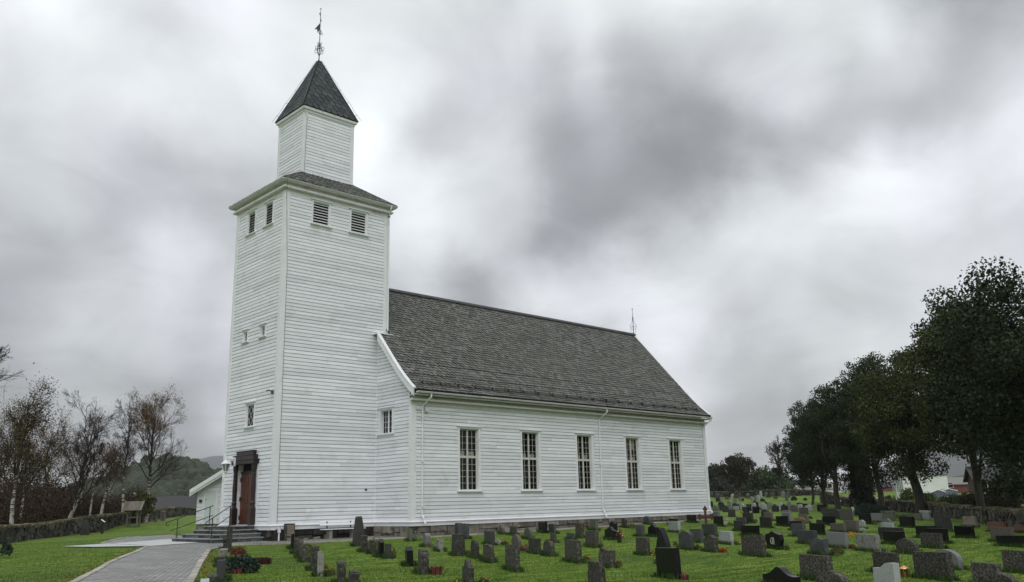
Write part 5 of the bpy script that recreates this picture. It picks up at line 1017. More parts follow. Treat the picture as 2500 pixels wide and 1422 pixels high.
def rail(P1,P2,lab):
    """P1 base of lower post, P2 base of upper post"""
    r=empty('handrail',P1,label=lab,cat='handrail',group='iron handrails on the entrance steps')
    P1=np.array(P1);P2=np.array(P2);d=P2-P1; H=np.array([0,0,.86]); M_=np.array([0,0,.42])
    for P in (P1,P2):
        q=MB(); q.tube([P-[0,0,.02],P+H],.022,6,t=.5); q.box(P[0]-.05,P[0]+.05,P[1]-.05,P[1]+.05,P[2]-.02,P[2]+.02,t=.5); rel(q.build('post',M['iron']),r)
    q=MB(); a=P1+H-d*.3;b=P2+H+d*.1; hd=d.copy();hd[2]=0;hd/=np.linalg.norm(hd)
    curl=[a-hd*.0+np.array([0,0,0])]
    for k in range(1,12):
        t=k/11*1.45*math.pi; rr=.1*(1-.5*k/11); curl.append(a-hd*rr*math.sin(t)+np.array([0,0,-(.1-rr*math.cos(t))]))
    q.tube(curl[::-1]+[b],.02,6,t=.5); rel(q.build('top_rail',M['iron']),r)
    q=MB(); q.tube([P1+M_-d*.22,P2+M_+d*.1],.018,6,t=.5); rel(q.build('middle_rail',M['iron']),r)
rail((-2.35,4.5,-.475),(-1.2,3.68,.02),'black iron handrail on the far left side of the church steps')
rail((-2.35,.85,-.475),(-1.25,1.5,.02),'black iron handrail on the near right side of the church steps')
# ------------------------------------------------------------------ churchyard
def at(px,py,d):
    v=dirpx(px,py); return CAM+v/np.hypot(v[0],v[1])*d
def pol(px,d):
    p=at(px,1240,d); return float(p[0]),float(p[1])
def ztop(px,py,d): return float(at(px,py,d)[2])
M['lic']=mk('lichen_granite',(.036,.035,.028),(.14,.136,.112),scale=23,rough=.95,bump=.7,bscale=35,detail=8,c3=(.035,.033,.027),sc3=13,th3=(.48,.62),objrand=.35,lo=.44,hi=.64)
M['lgl']=mk('pale_lichen_granite',(.2,.205,.18),(.3,.305,.27),scale=18,rough=.95,bump=.6,bscale=30,detail=8,c3=(.09,.09,.075),sc3=9,th3=(.52,.66),objrand=.15)
M['slt']=mk('slate_gravestone',(.042,.046,.048),(.062,.066,.068),scale=5,rough=.6,bump=.1,objrand=.25,c3=(.12,.125,.11),sc3=14,th3=(.66,.74))
M['lgt']=mk('pale_granite',(.24,.26,.25),(.33,.35,.34),scale=30,rough=.6,bump=.1,objrand=.12,c3=(.17,.18,.16),sc3=3)
M['blk']=mk('polished_black_granite',(.004,.004,.0045),(.007,.007,.0075),scale=40,rough=.3,spec=.22,objrand=.3)
M['drk']=mk('dark_granite',(.018,.018,.017),(.034,.034,.031),scale=20,rough=.6,bump=.25,objrand=.3,c3=(.08,.08,.065),sc3=8,th3=(.62,.72))
M['grn']=mk('mossy_granite',(.08,.09,.065),(.13,.14,.105),scale=9,rough=.9,bump=.4,objrand=.2,c3=(.05,.06,.03),sc3=5)
M['gry']=mk('grey_granite',(.13,.135,.135),(.17,.175,.172),scale=30,rough=.6,bump=.1,objrand=.15,c3=(.09,.09,.08),sc3=4,th3=(.58,.7))
M['brn']=mk('brown_granite',(.08,.07,.058),(.11,.1,.085),scale=20,rough=.7,bump=.2,objrand=.2)
M['bei']=mk('beige_rough_granite',(.2,.175,.135),(.28,.25,.2),scale=25,rough=.95,bump=.9)
M['red']=mk('red_granite',(.11,.05,.038),(.15,.075,.06),scale=30,rough=.6,bump=.2)
M['wht']=mk('white_stone',(.45,.46,.42),(.55,.56,.52),scale=8,rough=.8)
def profile(sh,w,h):
    a=w/2
    arc=lambda n,f:[f(i/n) for i in range(n+1)]
    if sh=='arch': return [(-a,-.15),(a,-.15)]+[(a*math.cos(t),h-.24*w*1.1+.24*w*1.1*math.sin(t)) for t in np.linspace(0,math.pi,13)]
    if sh=='ogee': return [(-a,-.15),(a,-.15)]+[(a*(1-2*t),h-.16*w*.9*(1-math.exp(-((1-2*t)/.42)**2))-.02*abs(1-2*t)) for t in np.linspace(0,1,19)]
    if sh=='wave': return [(-a,-.15),(a,-.15),(a,h),(a*.45,h)]+[(a*.45-(a*.95)*t,h*(1-.2*(.5-.5*math.cos(t*math.pi)))) for t in np.linspace(.1,1,9)]+[(-a,h*.8)]
    if sh=='point': return [(-a,-.15),(a,-.15),(a,h*.82),(0,h),(-a,h*.82)]
    if sh=='house': return [(-a,-.15),(a,-.15),(a,h*.8),(a*.1,h),(-a,h*.86)]
    if sh=='gothic':
        R=[(a*(1-q**1.7),h*.35+h*.65*q) for q in np.linspace(0,1,10)]
        return [(-a,-.15),(a,-.15)]+R+[(-x,z) for x,z in R[::-1][1:]]
    if sh=='shoulder': return [(-a,-.15),(a,-.15),(a,h*.84),(a*.72,h*.86)]+[(a*.72*math.cos(t),h*.88+h*.12*math.sin(t)) for t in np.linspace(.1,math.pi-.1,9)]+[(-a*.72,h*.86),(-a,h*.84)]
    if sh=='step': return [(-a,-.15),(a,-.15),(a,h*.6),(a*.9,h*.6),(a*.9,h*.78),(a*.78,h*.78),(a*.78,h),(-a*.78,h),(-a*.78,h*.78),(-a*.9,h*.78),(-a*.9,h*.6),(-a,h*.6)]
    if sh=='rough': 
        k=[(a*(1-2*t),h*(.93+.07*random.random())) for t in np.linspace(0,1,7)]; return [(-a*.96,-.15),(a*1.02,-.15),(a*.97,h*.5)]+k+[(-a*.98,h*.45)]
    if sh=='menhir': return [(-a*1.3,-.15),(a*1.2,-.15),(a*.95,h*.5),(a*.6,h*.95),(a*.35,h),(-a*.5,h*.9),(-a*.85,h*.55)]
    if sh=='stele': return [(-a*1.1,-.15),(a*1.1,-.15),(a*.85,h*.97),(0,h),(-a*.85,h*.97)]
    if sh=='shield': return [(-a*.62,-.15),(a*.62,-.15),(a*.8,h*.2),(a,h*.5),(a*.9,h*.82),(a*.55,h*.86),(a*.2,h*.95),(0,h),(-a*.2,h*.95),(-a*.55,h*.86),(-a*.9,h*.82),(-a,h*.5),(-a*.8,h*.2)]
    if sh in('cap','tcap'): return [(-a*.86,-.15),(a*.86,-.15),(a*.86,h*.8),(-a*.86,h*.8)]
    return [(-a,-.15),(a,-.15),(a*.985,h*random.uniform(.965,1)),(-a*.985,h*random.uniform(.975,1))]
def extrude(mb,P,y0,y1,t=.5,jit=0):
    n=len(P); A=[(x+random.uniform(-jit,jit),y0+random.uniform(-jit,jit),z+random.uniform(-jit,jit)) for x,z in P]; B=[(a[0],y1+random.uniform(-jit,jit),a[2]) for a in A]
    mb.face(A,t);mb.face(B[::-1],t)
    for i in range(n): mb.face([A[i],B[i],B[(i+1)%n],A[(i+1)%n]],t)
ROWANG=R_(63)
TUFTS=[]
for (x,y,z,w_,t_,h,sh,mt,lab) in STONES:
    z=gz(x,y); mb=MB(); j=.012 if mt in('lic','lgl','bei') or sh in('rough','menhir') else 0
    if sh in('rough','menhir'): j=.02
    if sh=='stele': j=.01
    th=t_/2
    extrude(mb,profile(sh,w_,h),-th,th,jit=j)
    if sh=='menhir': mb.v=[(p[0],p[1]*(1.35-.75*max(0,p[2])/h),p[2]) for p in mb.v]
    o=mb.build('gravestone',M[mt],bevel=.012 if mt not in('blk','slt','gry') else .006)
    o.location=(x,y,z); o.rotation_euler=(random.gauss(0,.018),random.gauss(0,.015),ROWANG+math.pi+random.gauss(0,.05))
    tag(o,lab,'gravestone','gravestones in the churchyard')
    if sh in('cap','tcap'):
        q=MB(); q.box(-w_/2,w_/2,-th*1.3,th*1.3,h*.8,h); q.build('cap',M[mt],o,bevel=.015)
    if mt in('lgt',) and sh=='wave':
        q=MB(); q.box(-w_*.75,w_*.6,-th*2,th*2,-.1,.1); q.build('plinth',M['lgt'],o,bevel=.01)
    if sh=='shield':
        q=MB(); P=[(-.01,-.1),(-.09,-.06),(-.1,.02),(-.05,.09),(.0,.11)]
        q.tube([(x_*1.0-.02,-th-.006,h*.45+z_) for x_,z_ in P],.014,5); 
        for (a,b,c_,d) in ((.0,.1,.09,.115),(.0,.025,-.1,.1),(.075,.1,-.12,.1),(.0,.1,-.03,-.005)): q.box(-.02+a,-.02+b,-th-.012,-th+.002,h*.45+c_,h*.45+d)
        q.build('emblem',M['wht'],o)
    elif mt=='blk' and w_>.6: pass
    TUFTS.append((x,y,w_,t_,ROWANG))
# tiny far stones among the shrubs at the end wall
FC=dict(drk='charcoal',blk='black',gry='plain grey',lgt='pale grey',slt='slate-grey',lic='speckled grey'); FS_=dict(flat='flat-topped',arch='round-topped',ogee='wavy-topped',point='pointed')
FAR=[]
for k,px in enumerate(sorted(random.uniform(1745,1940) for _ in range(26))): FAR.append((px,random.uniform(138,160),random.uniform(.5,.9),random.uniform(.55,.95),random.choice(list(FC)),random.choice(list(FS_))))
ORD=['first','second','third','fourth','fifth','sixth']
for i,(px,d,w_,h,mt,sh) in enumerate(FAR):
    same=[j for j,q in enumerate(FAR) if q[4]==mt and q[5]==sh]; p=at(px,1215,d); x,y=float(p[0]),float(p[1]); z=gz(x,y)
    mb=MB(); extrude(mb,profile(sh,w_,h),-.08,.08); o=mb.build('gravestone',M[mt]); o.location=(x,y,z); o.rotation_euler=(0,0,ROWANG+math.pi+random.gauss(0,.06))
    tag(o,'tiny %s %s gravestone among the far shrubs%s'%(FC[mt],FS_[sh],'' if len(same)==1 else ', %s from left'%ORD[same.index(i)]),'gravestone','gravestones in the churchyard')
# iron cross
cx,cy=15.6,-7.6
p=at(1724,1281,44); cx,cy=float(p[0]),float(p[1]); z=gz(cx,cy); hh=ztop(1724,1234,44)-z
cr_=empty('grave_cross',(cx,cy,z),-math.atan2(dirpx(1724,1260)[0],dirpx(1724,1260)[1]),label='rust-brown cast iron grave cross with pointed top before the nave corner',cat='grave cross')
M['rust']=mk('rusty_cast_iron',(.045,.022,.016),(.085,.04,.028),scale=14,rough=.8,bump=.3)
mb=MB(); extrude(mb,[(-.06,-.1),(.06,-.1),(.055,hh*.8),(.12,hh*.85),(.0,hh),(-.12,hh*.85),(-.055,hh*.8)],-.04,.04); mb.build('shaft',M['rust'],cr_,bevel=.01)
mb=MB(); zc=hh*.58
extrude(mb,[(-.2,zc-.07),(-.3,zc-.16),(-.38,zc-.02),(-.36,zc+.1),(-.26,zc+.17),(-.18,zc+.06),(.18,zc+.06),(.26,zc+.17),(.36,zc+.1),(.38,zc-.02),(.3,zc-.16),(.2,zc-.07)],-.05,.05); mb.build('arms',M['rust'],cr_,bevel=.01)
# grave lantern
p=at(2211,1414,22.0); bx,by=float(p[0]),float(p[1]); z=float(p[2])
M['brass']=mk('brass_lantern',(.5,.26,.1),(.6,.34,.14),rough=.3,metal=.8,spec=.5)
gl_=empty('grave_lantern',(bx,by,z),.2,label='small golden brass grave lantern on a stone plinth at the lower right',cat='lantern')
mb=MB(); mb.lathe([(.11,0),(.12,.02),(.11,.03)],n=12); mb.lathe([(.115,.22),(.1,.24),(.05,.27),(.02,.285)],n=12)
for k in range(6): a=k*math.pi/3; mb.tube([(.1*math.cos(a),.1*math.sin(a),.02),(.095*math.cos(a),.095*math.sin(a),.23)],.008,4)
mb.build('cage',M['brass'],gl_)
mb=MB(); mb.lathe([(.088,.03),(.085,.22)],n=12); mb.build('glass',M['glass'],gl_); mb=MB(); mb.lathe([(.05,.03),(.05,.15)],n=10); mb.build('candle',M['brass'],gl_)
pz=gz(bx,by); mb=MB(); mb.box(-.22,.22,-.16,.16,-.25,z-pz-.004); o=mb.build('lantern_plinth',M['lgt'],bevel=.01); o.location=(bx,by,pz); o.rotation_euler=(0,0,ROWANG); tag(o,'low pale granite plinth carrying the golden grave lantern','plinth')
# slab leaning on the church corner
mb=MB(); extrude(mb,[(-.24,0),(.24,0),(.24,.78),(-.24,.78)],-.07,.07,jit=.006)
sb=mb.build('carved_stone_slab',M['lic'],bevel=.015); sb.location=(.72,-.36,gz(.72,-.36)-.03); sb.rotation_euler=(-.06,0,.05); tag(sb,'old carved stone slab leaning against the tower corner foundation','stone slab')
M['lic2']=mk('worn_carving',(.24,.21,.18),(.1,.09,.075),scale=11,rough=.95,bump=.8,bscale=14)
mb=MB(); mb.box(-.17,.19,-.078,-.071,.24,.72); mb.box(-.17,.19,-.078,-.071,.04,.17); mb.build('carved_panel',M['lic2'],sb)
# bench
bn=empty('bench',(3.3,-.62,gz(3.3,-.62)),0,label='white painted plank bench on stone blocks against the tower wall',cat='bench')
mb=MB()
for z0,z1,y in ((.6,.7,.2),(.715,.815,.24)): mb.obox((0,y,(z0+z1)/2),(1,0,0),(0,.94,-.34),(0,.34,.94),1.12,.014,.05)
mb.build('backrest',M['trim'],bn)
mb=MB(); mb.box(-1.12,1.12,-.22,-.02,.42,.455); mb.box(-1.12,1.12,.0,.16,.42,.455); mb.build('seat',M['trim'],bn,bevel=.005)
for s in (-.72,.55):
    mb=MB(); mb.box(s-.08,s+.08,-.15,.15,-.1,.42); mb.build('leg',M['lgl'],bn,bevel=.01)
    mb=MB(); mb.obox((s,.21,.58),(1,0,0),(0,1,0),(0,.1,1),.03,.015,.2); mb.build('back_support',M['iron'],bn)
for k,(x,y,s) in enumerate(((2.1,-.35,.14),(1.55,-.3,.1),(2.75,-.3,.17),(4.6,-.3,.12))):
    mb=MB(); mb.box(-s,s,-s*.7,s*.7,-.05,s,j=s*.25); o=mb.build('loose_stone',M['found'],bevel=.03); o.location=(x,y,gz(x,y)); tag(o,['pale loose stone lying at the tower foundation left of the bench','smallest loose stone lying at the tower foundation','flat loose stone lying under the white bench','loose stone at the foundation behind the tapering gravestone'][k],'stone')
# ------------------------------------------------------------------ plants on the graves
def leafcloud(Cn,spread,size,flat=.0,aspect=.55,n=None,updir=None):
    """quads (rhombic leaves) at random orientation around centres Cn (K,3) ; returns V,F"""
    K=len(Cn); 
    a=rng.normal(size=(K,3)); a/=np.linalg.norm(a,axis=1)[:,None]
    b=rng.normal(size=(K,3)); b-=a*(a*b).sum(1)[:,None]; b/=np.linalg.norm(b,axis=1)[:,None]
    if updir is not None: a=a*(1-updir)+np.array([0,0,1.])*updir; a/=np.linalg.norm(a,axis=1)[:,None]; b-=a*(a*b).sum(1)[:,None]; b/=np.linalg.norm(b,axis=1)[:,None]
    s=size*rng.uniform(.6,1.3,size=(K,1))
    P=Cn+rng.normal(size=(K,3))*spread
    V=np.stack([P-a*s,P+b*s*aspect,P+a*s,P-b*s*aspect],1).reshape(-1,3)
    return V,np.arange(4*K).reshape(K,4)
GC={}
def fol(name,c,c2=None,tint=.5):
    if name not in GC: GC[name]=mk(name,c,c2 or tuple(v*1.5 for v in c),scale=3,rough=.75,tint=tint,spec=.2)
    return GC[name]
PC=dict(rust=(.1,.03,.02),dgreen=(.02,.035,.025),wine=(.045,.016,.018),pink=(.14,.04,.05),yellow=(.32,.22,.03),red=(.2,.02,.015),orange=(.28,.09,.02),olive=(.07,.07,.025),pale=(.16,.18,.12),white=(.33,.36,.32),brown=(.16,.12,.07))
for i,(x,y,z,w_,h,kind,cl,lab) in enumerate(PLANTS):
    z=gz(x,y); w_=max(w_,.18); h=max(h,.12); r=w_/2
    root=empty('juniper_bush' if kind=='juniper' else ('heather_plant' if kind in('heather','spiky') else 'grave_plant'),(x,y,z),random.random()*6,label=lab,cat='bush' if kind=='juniper' else 'plant',group='plants on the graves')
    K=int(min(6000,max(90,w_*w_*2600)))
    th=rng.uniform(0,2*math.pi,K); rr=np.sqrt(rng.uniform(0,1,K)); zz=rng.uniform(.1,1,K)**.6*np.sqrt(np.clip(1-rr**2*.8,0,1))*h
    Cn=np.stack([rr*r*np.cos(th),rr*r*np.sin(th),zz],1)
    c=PC[cl]
    if kind=='spiky':
        K=min(260,max(60,int(w_*400))); th=rng.uniform(0,2*math.pi,K); rr=np.sqrt(rng.uniform(0,1,K))*r*.8; d=np.stack([np.cos(th)*.35,np.sin(th)*.35,np.ones(K)],1)*h*rng.uniform(.6,1.05,(K,1)); P=np.stack([rr*np.cos(th),rr*np.sin(th),0*th],1)
        s=np.stack([-np.sin(th),np.cos(th),0*th],1)*.018
        V=np.stack([P-s,P+s,P+d+s*.5,P+d-s*.5],1).reshape(-1,3); npmesh('foliage',V,np.arange(4*K).reshape(K,4),fol('heather_'+cl,(.11,.035,.032) if cl=='red' else c),rng.random(K),root)
        continue
    V,Fc=leafcloud(Cn,.02,.035 if kind!='juniper' else .07,aspect=.35)
    base=c if kind in('heather','juniper') else ((.12,.14,.09) if cl in('white','pale') else (.05,.075,.025))
    if kind=='twiggy': base=c
    npmesh('foliage',V,Fc,fol('foliage_'+kind+'_'+cl,base),rng.random(len(Fc)),root)
    if kind=='flowers' or (kind=='heather' and cl in('yellow','rust')):
        K2=max(16,int(w_*120)); k=rng.integers(0,len(Cn),K2); V,Fc=leafcloud(Cn[k]*np.array([1,1,1.08])+np.array([0,0,.02]),.01,.026,aspect=.9)
        npmesh('blossoms',V,Fc,fol('blossom_'+cl,c,tint=.35),rng.random(len(Fc)),root)
# vase of roses beside a black gravestone
p=at(1512,1321,36); vx,vy=float(p[0]),float(p[1]); vz=gz(vx,vy)
va=empty('rose_vase',(vx,vy,vz),label='dark grave vase with red and white roses beside a black gravestone',cat='vase')
mb=MB(); mb.lathe([(.07,0),(.09,.03),(.1,.16),(.12,.2)],n=10); mb.build('vase',M['drk'],va)
Cn=rng.normal(size=(80,3))*np.array([.07,.07,.07])+np.array([0,0,.32]); V,Fc=leafcloud(Cn,.01,.035,aspect=.8); npmesh('blossoms',V,Fc,fol('blossom_red',PC['red'],tint=.35),rng.random(len(Fc)),va)
Cn=rng.normal(size=(26,3))*np.array([.07,.07,.07])+np.array([.03,0,.32]); V,Fc=leafcloud(Cn,.01,.03,aspect=.8); npmesh('white_blossoms',V,Fc,fol('blossom_white',(.6,.6,.55)),rng.random(len(Fc)),va)
Cn=rng.normal(size=(120,3))*np.array([.08,.08,.07])+np.array([0,0,.26]); V,Fc=leafcloud(Cn,.01,.05); npmesh('leaves',V,Fc,fol('foliage_vase',(.03,.05,.02)),rng.random(len(Fc)),va)
# ------------------------------------------------------------------ dry stone walls
M['wall']=mk('dry_stone',(.025,.024,.02),(.085,.08,.068),scale=1.6,rough=.95,bump=.8,bscale=6,tint=.75,c3=(.05,.055,.03),sc3=2,th3=(.5,.62))
M['wallcap']=mk('mossy_wall_top',(.06,.058,.03),(.13,.115,.07),scale=3,rough=.95,bump=.6,tint=.4)
def drywall(pts,lab,sw=(.3,.75),dens=1):
    root=empty('stone_wall',(pts[0][0],pts[0][1],pts[0][2]),label=lab,cat='stone wall'); o=np.array(root.location); mb=MB(); cap=MB(); core=MB()
    for (x0,y0,g0,t0),(x1,y1,g1,t1) in zip(pts[:-1],pts[1:]):
        L=math.hypot(x1-x0,y1-y0);ux,uy=(x1-x0)/L,(y1-y0)/L
        a=0
        g0_,g1_=gz(x0,y0)-.2,gz(x1,y1)-.2
        core.mesh([(x0-o[0]-uy*.2,y0-o[1]+ux*.2,g0_-o[2]),(x1-o[0]-uy*.2,y1-o[1]+ux*.2,g1_-o[2]),(x1-o[0]-uy*.2,y1-o[1]+ux*.2,t1-.12-o[2]),(x0-o[0]-uy*.2,y0-o[1]+ux*.2,t0-.12-o[2]),
                   (x0-o[0]+uy*.2,y0-o[1]-ux*.2,g0_-o[2]),(x1-o[0]+uy*.2,y1-o[1]-ux*.2,g1_-o[2]),(x1-o[0]+uy*.2,y1-o[1]-ux*.2,t1-.12-o[2]),(x0-o[0]+uy*.2,y0-o[1]-ux*.2,t0-.12-o[2])],[(0,1,2,3),(4,5,6,7),(3,2,6,7)],0)
        while a<L:
            wd_=random.uniform(*sw); b=(a+wd_/2)/L; cx,cy=x0+(x1-x0)*b,y0+(y1-y0)*b; g=g0_+(g1_-g0_)*b; T=t0+(t1-t0)*b-.1; zq=g
            while zq<T:
                hh=min(random.uniform(.16,.55)/dens,T-zq+.05); 
                for sd_ in (-1,1):
                    c=(cx-o[0]-uy*.24*sd_+random.uniform(-.03,.03),cy-o[1]+ux*.24*sd_,zq+hh/2-o[2]); mb.obox(c,(ux,uy,0),(-uy,ux,0),(0,0,1),wd_/2*random.uniform(.8,.98),.1,hh/2*.93,j=.05)
                zq+=hh
            cap.obox((cx-o[0],cy-o[1],T+.03-o[2]),(ux,uy,0),(-uy,ux,0),(0,0,1),wd_/2*1.05,.36,random.uniform(.05,.12),j=.06)
            a+=wd_
    mb.build('stones',M['wall'],root); cap.build('mossy_top',M['wallcap'],root); core.build('core',M['dark'],root)
drywall(WALL_L,'long dark mossy dry stone wall bordering the left lawn')
drywall(WALL_R,'dark dry stone wall under the big maples at the right')
drywall(WALL_B,'low grey stone wall closing the far end of the churchyard',sw=(.5,1.2))
# ------------------------------------------------------------------ things by the left wall
M['wood']=mk('weathered_wood',(.1,.092,.075),(.17,.155,.13),scale=5,rough=.85,stretch=(1,1,.2),bump=.3,tint=.25)
M['plate']=mk('white_plate',(.7,.7,.7),rough=.4)
def onground(px,py,d): p=at(px,py,d); return float(p[0]),float(p[1]),gz(float(p[0]),float(p[1]))
x,y,z=onground(325,1280,84); H=ztop(325,1223,84)-z
sh_=empty('roofed_well',(x,y,z),R_(-38),label='small weathered wooden well shelter with pitched plank roof before the left wall',cat='well shelter')
for sx in (-.42,.42):
    for sy in (-.35,.35): mb=MB(); mb.box(sx-.06,sx+.06,sy-.06,sy+.06,-.1,H*.68); mb.build('post',M['wood'],sh_)
mb=MB()
for k in range(7):
    xx=-.72+k*.24
    for s in (-1,1): mb.obox((xx,s*.36,H*.8),(1,0,0),(0,math.cos(R_(48)),-s*math.sin(R_(48))),(0,s*math.sin(R_(48)),math.cos(R_(48))),.11,.52,.015)
mb.build('roof',M['wood'],sh_)
mb=MB()
for xx in (-.78,.78):
    for s in (-1,1): mb.obox((xx,s*.36,H*.82),(1,0,0),(0,math.cos(R_(48)),-s*math.sin(R_(48))),(0,s*math.sin(R_(48)),math.cos(R_(48))),.02,.54,.06)
mb.build('verge_board',M['lgl'],sh_)
mb=MB(); 
for zc in (.12,.8): mb.box(-.42,.42,-.37,-.33,zc-.05,zc+.05); mb.box(-.42,.42,.33,.37,zc-.05,zc+.05); mb.box(-.45,-.41,-.35,.35,zc-.05,zc+.05); mb.box(.41,.45,-.35,.35,zc-.05,zc+.05)
mb.build('rail',M['wood'],sh_)
x,y,z=onground(250,1296,73); s_=empty('info_sign',(x,y,z),R_(60),label='small slanted white information plate on a dark post near the left wall',cat='sign')
mb=MB(); mb.tube([(0,0,-.1),(0,0,.85)],.1,6); mb.build('post',M['iron'],s_); mb=MB(); mb.obox((0,0,.93),(1,0,0),(0,.8,.6),(0,-.6,.8),.22,.16,.015); mb.build('plate',M['plate'],s_)
x,y,z=onground(397,1273,97); s_=empty('litter_bin',(x,y,z),.6,label='slatted grey wooden litter bin before the left stone wall',cat='litter bin')
mb=MB()
for k in range(10): a=k*math.pi/5; mb.obox((.24*math.cos(a),.24*math.sin(a),.55),(-math.sin(a),math.cos(a),0),(math.cos(a),math.sin(a),0),(0,0,1),.06,.012,.45)
mb.build('slats',M['wood'],s_); mb=MB(); mb.lathe([(.27,1.0),(.27,1.06),(.05,1.1)],n=10); mb.build('lid',M['lgl'],s_)
x,y,z=onground(380,1275,95); mb=MB(); mb.box(-.1,.1,-.1,.1,-.1,.55); mb.box(-.08,.08,-.08,.08,.55,.6); o=mb.build('water_post',M['wood'],bevel=.01); o.location=(x,y,z); tag(o,'short wooden post standing left of the slatted litter bin','post')
x,y,z=onground(2052,1233,112); s_=empty('grave_sign',(x,y,z),R_(60),label='small white sign on a thin grey post below the far maples',cat='sign')
mb=MB(); mb.tube([(0,0,-.1),(0,0,.8)],.04,6); mb.build('post',M['zinc'],s_); mb=MB(); mb.box(-.17,.17,-.03,.03,.78,.95); mb.build('plate',M['plate'],s_)
# ------------------------------------------------------------------ grass blades, tufts and leaves
def inchurch(x,y): return ((x>-2.7)&(x<6.1)&(y>-.2)&(y<5.2))|((x>5.3)&(x<29.8)&(y>-3.2)&(y<8.2))
allpaths=[np.array(q) for q in (left_edge+[PATH[3],PATH[4]]+right_edge,fore,SLABS,along)]
def blades(name,X,Y,hgt,wid,mat,lab,cat):
    P=np.stack([X,Y],1); ok=~inchurch(X,Y)
    for q in allpaths: ok&=~inpoly(P,[tuple(v) for v in q])
    X,Y=X[ok],Y[ok]; K=len(X); Z=gzv(X,Y)-.003
    th=rng.uniform(0,2*math.pi,K); h=hgt[ok] if hasattr(hgt,'__len__') else rng.uniform(.5,1.3,K)*hgt
    s=np.stack([np.cos(th),np.sin(th),0*th],1)*wid*rng.uniform(.6,1.3,(K,1)); ln=rng.normal(size=(K,2))*.45*h[:,None]
    P=np.stack([X,Y,Z],1); T=P+np.stack([ln[:,0],ln[:,1],h],1)
    V=np.stack([P-s,P+s,T],1).reshape(-1,3); o=npmesh(name,V,np.arange(3*K).reshape(K,3),mat,rng.random(K)); return tag(o,lab,cat,kind='stuff')
M['blade']=mk('grass_blades',(.042,.096,.01),(.102,.176,.02),scale=.8,rough=.7,tint=.28,spec=.2,c3=(.19,.24,.042),sc3=1.1,th3=(.48,.66),stretch=(.55,2.4,1),st3=True,lo=.4,hi=.6)
M['blade2']=mk('long_grass',(.022,.05,.011),(.045,.085,.016),scale=3,rough=.7,tint=.5,spec=.2)
K=230000; d=19.5+33*rng.random(K)**1.25; az=rng.uniform(.76-.58,.76+.58,K)
blades('grass',CAM[0]+d*np.sin(az),CAM[1]+d*np.cos(az),.03,.013,M['blade'],'short mown green grass covering the churchyard lawns','grass')
xs=[];ys=[];hs=[]
for (x,y,w_,t_,ra) in TUFTS:
    dist=math.hypot(x-CAM[0],y-CAM[1]); k=int(min(420,26000/dist)*(.6+w_)) if dist<60 else 60
    u=rng.uniform(-w_/2-.1,w_/2+.1,k); sgn=rng.choice([-1,1],k); v=sgn*(t_/2+np.abs(rng.normal(size=k))*.06)
    xs.append(x+u*math.cos(ra)-v*math.sin(ra)); ys.append(y+u*math.sin(ra)+v*math.cos(ra)); hs.append(rng.uniform(.06,.19,k))
xs=np.concatenate(xs);ys=np.concatenate(ys);hs=np.concatenate(hs)
blades('grass_tufts',xs,ys,hs,.012,M['blade2'],'longer uncut grass tufts round the feet of the gravestones','grass')
# autumn leaves along the kerb and sprinkled on the lawn
pts=[]
e0,e1=np.array(left_edge[0]),np.array(left_edge[-1])
for k in range(800):
    t=rng.random(); seg=left_edge if k%2 else right_edge; i=int(rng.integers(0,len(seg)-1)); a=np.array(seg[i])+(np.array(seg[i+1])-np.array(seg[i]))*t
    d_=np.array(seg[i+1])-np.array(seg[i]); n_=np.array([-d_[1],d_[0]])/np.linalg.norm(d_); off=abs(rng.normal())*.22+.1
    ctr=np.array([-7.5,-6.]); sg=1 if (a-ctr)@n_>0 else -1
    pts.append(a+n_*off*sg)
pts=np.array(pts); q2=np.stack([CAM[0]+(20+50*rng.random(500))*np.sin(.76+rng.uniform(-.1,.58,500)),np.zeros(500)],1)
dd=20+50*rng.random(500); aa=.76+rng.uniform(-.5,.58,500); q2=np.stack([CAM[0]+dd*np.sin(aa),CAM[1]+dd*np.cos(aa)],1); q2=q2[~inchurch(q2[:,0],q2[:,1])]
P=np.concatenate([pts,q2]); Cn=np.stack([P[:,0],P[:,1],gzv(P[:,0],P[:,1])+.03],1)
V,Fc=leafcloud(Cn,.0,.032,aspect=.7); V[:,2]=V[:,2]*.5+np.repeat(Cn[:,2],4)*.5
tag(npmesh('fallen_leaves',V,Fc,fol('leaf_litter',(.2,.14,.04),(.2,.09,.03),tint=.5),rng.random(len(Fc))),'yellow and brown fallen leaves scattered along the path and lawn','leaves',kind='stuff')
# ------------------------------------------------------------------ trees
def tubes(chains,radii,n=4):
    """chains (K,m,3), radii (K,m) -> V,F"""
    K,m,_=chains.shape
    d=np.gradient(chains,axis=1); d/=np.linalg.norm(d,axis=2)[...,None]+1e-9
    ref=np.where(np.abs(d[...,2:3])<.9,np.array([0,0,1.]),np.array([1.,0,0]))
    a=np.cross(d,ref); a/=np.linalg.norm(a,axis=2)[...,None]+1e-9; b=np.cross(d,a)
    th=2*np.pi*np.arange(n)/n
    V=chains[:,:,None,:]+radii[:,:,None,None]*(np.cos(th)[None,None,:,None]*a[:,:,None,:]+np.sin(th)[None,None,:,None]*b[:,:,None,:])
    idx=np.arange(K*m*n).reshape(K,m,n); i0=idx[:,:-1,:];i1=idx[:,1:,:]
    Fq=np.stack([i0,np.roll(i0,-1,2),np.roll(i1,-1,2),i1],-1).reshape(-1,4)
    return V.reshape(-1,3),Fq
def joinp(parts):
    Vs=[];Fs=[];o=0
    for V,Fq in parts: Vs.append(V);Fs.append(Fq+o);o+=len(V)
    return np.concatenate(Vs),np.concatenate(Fs)
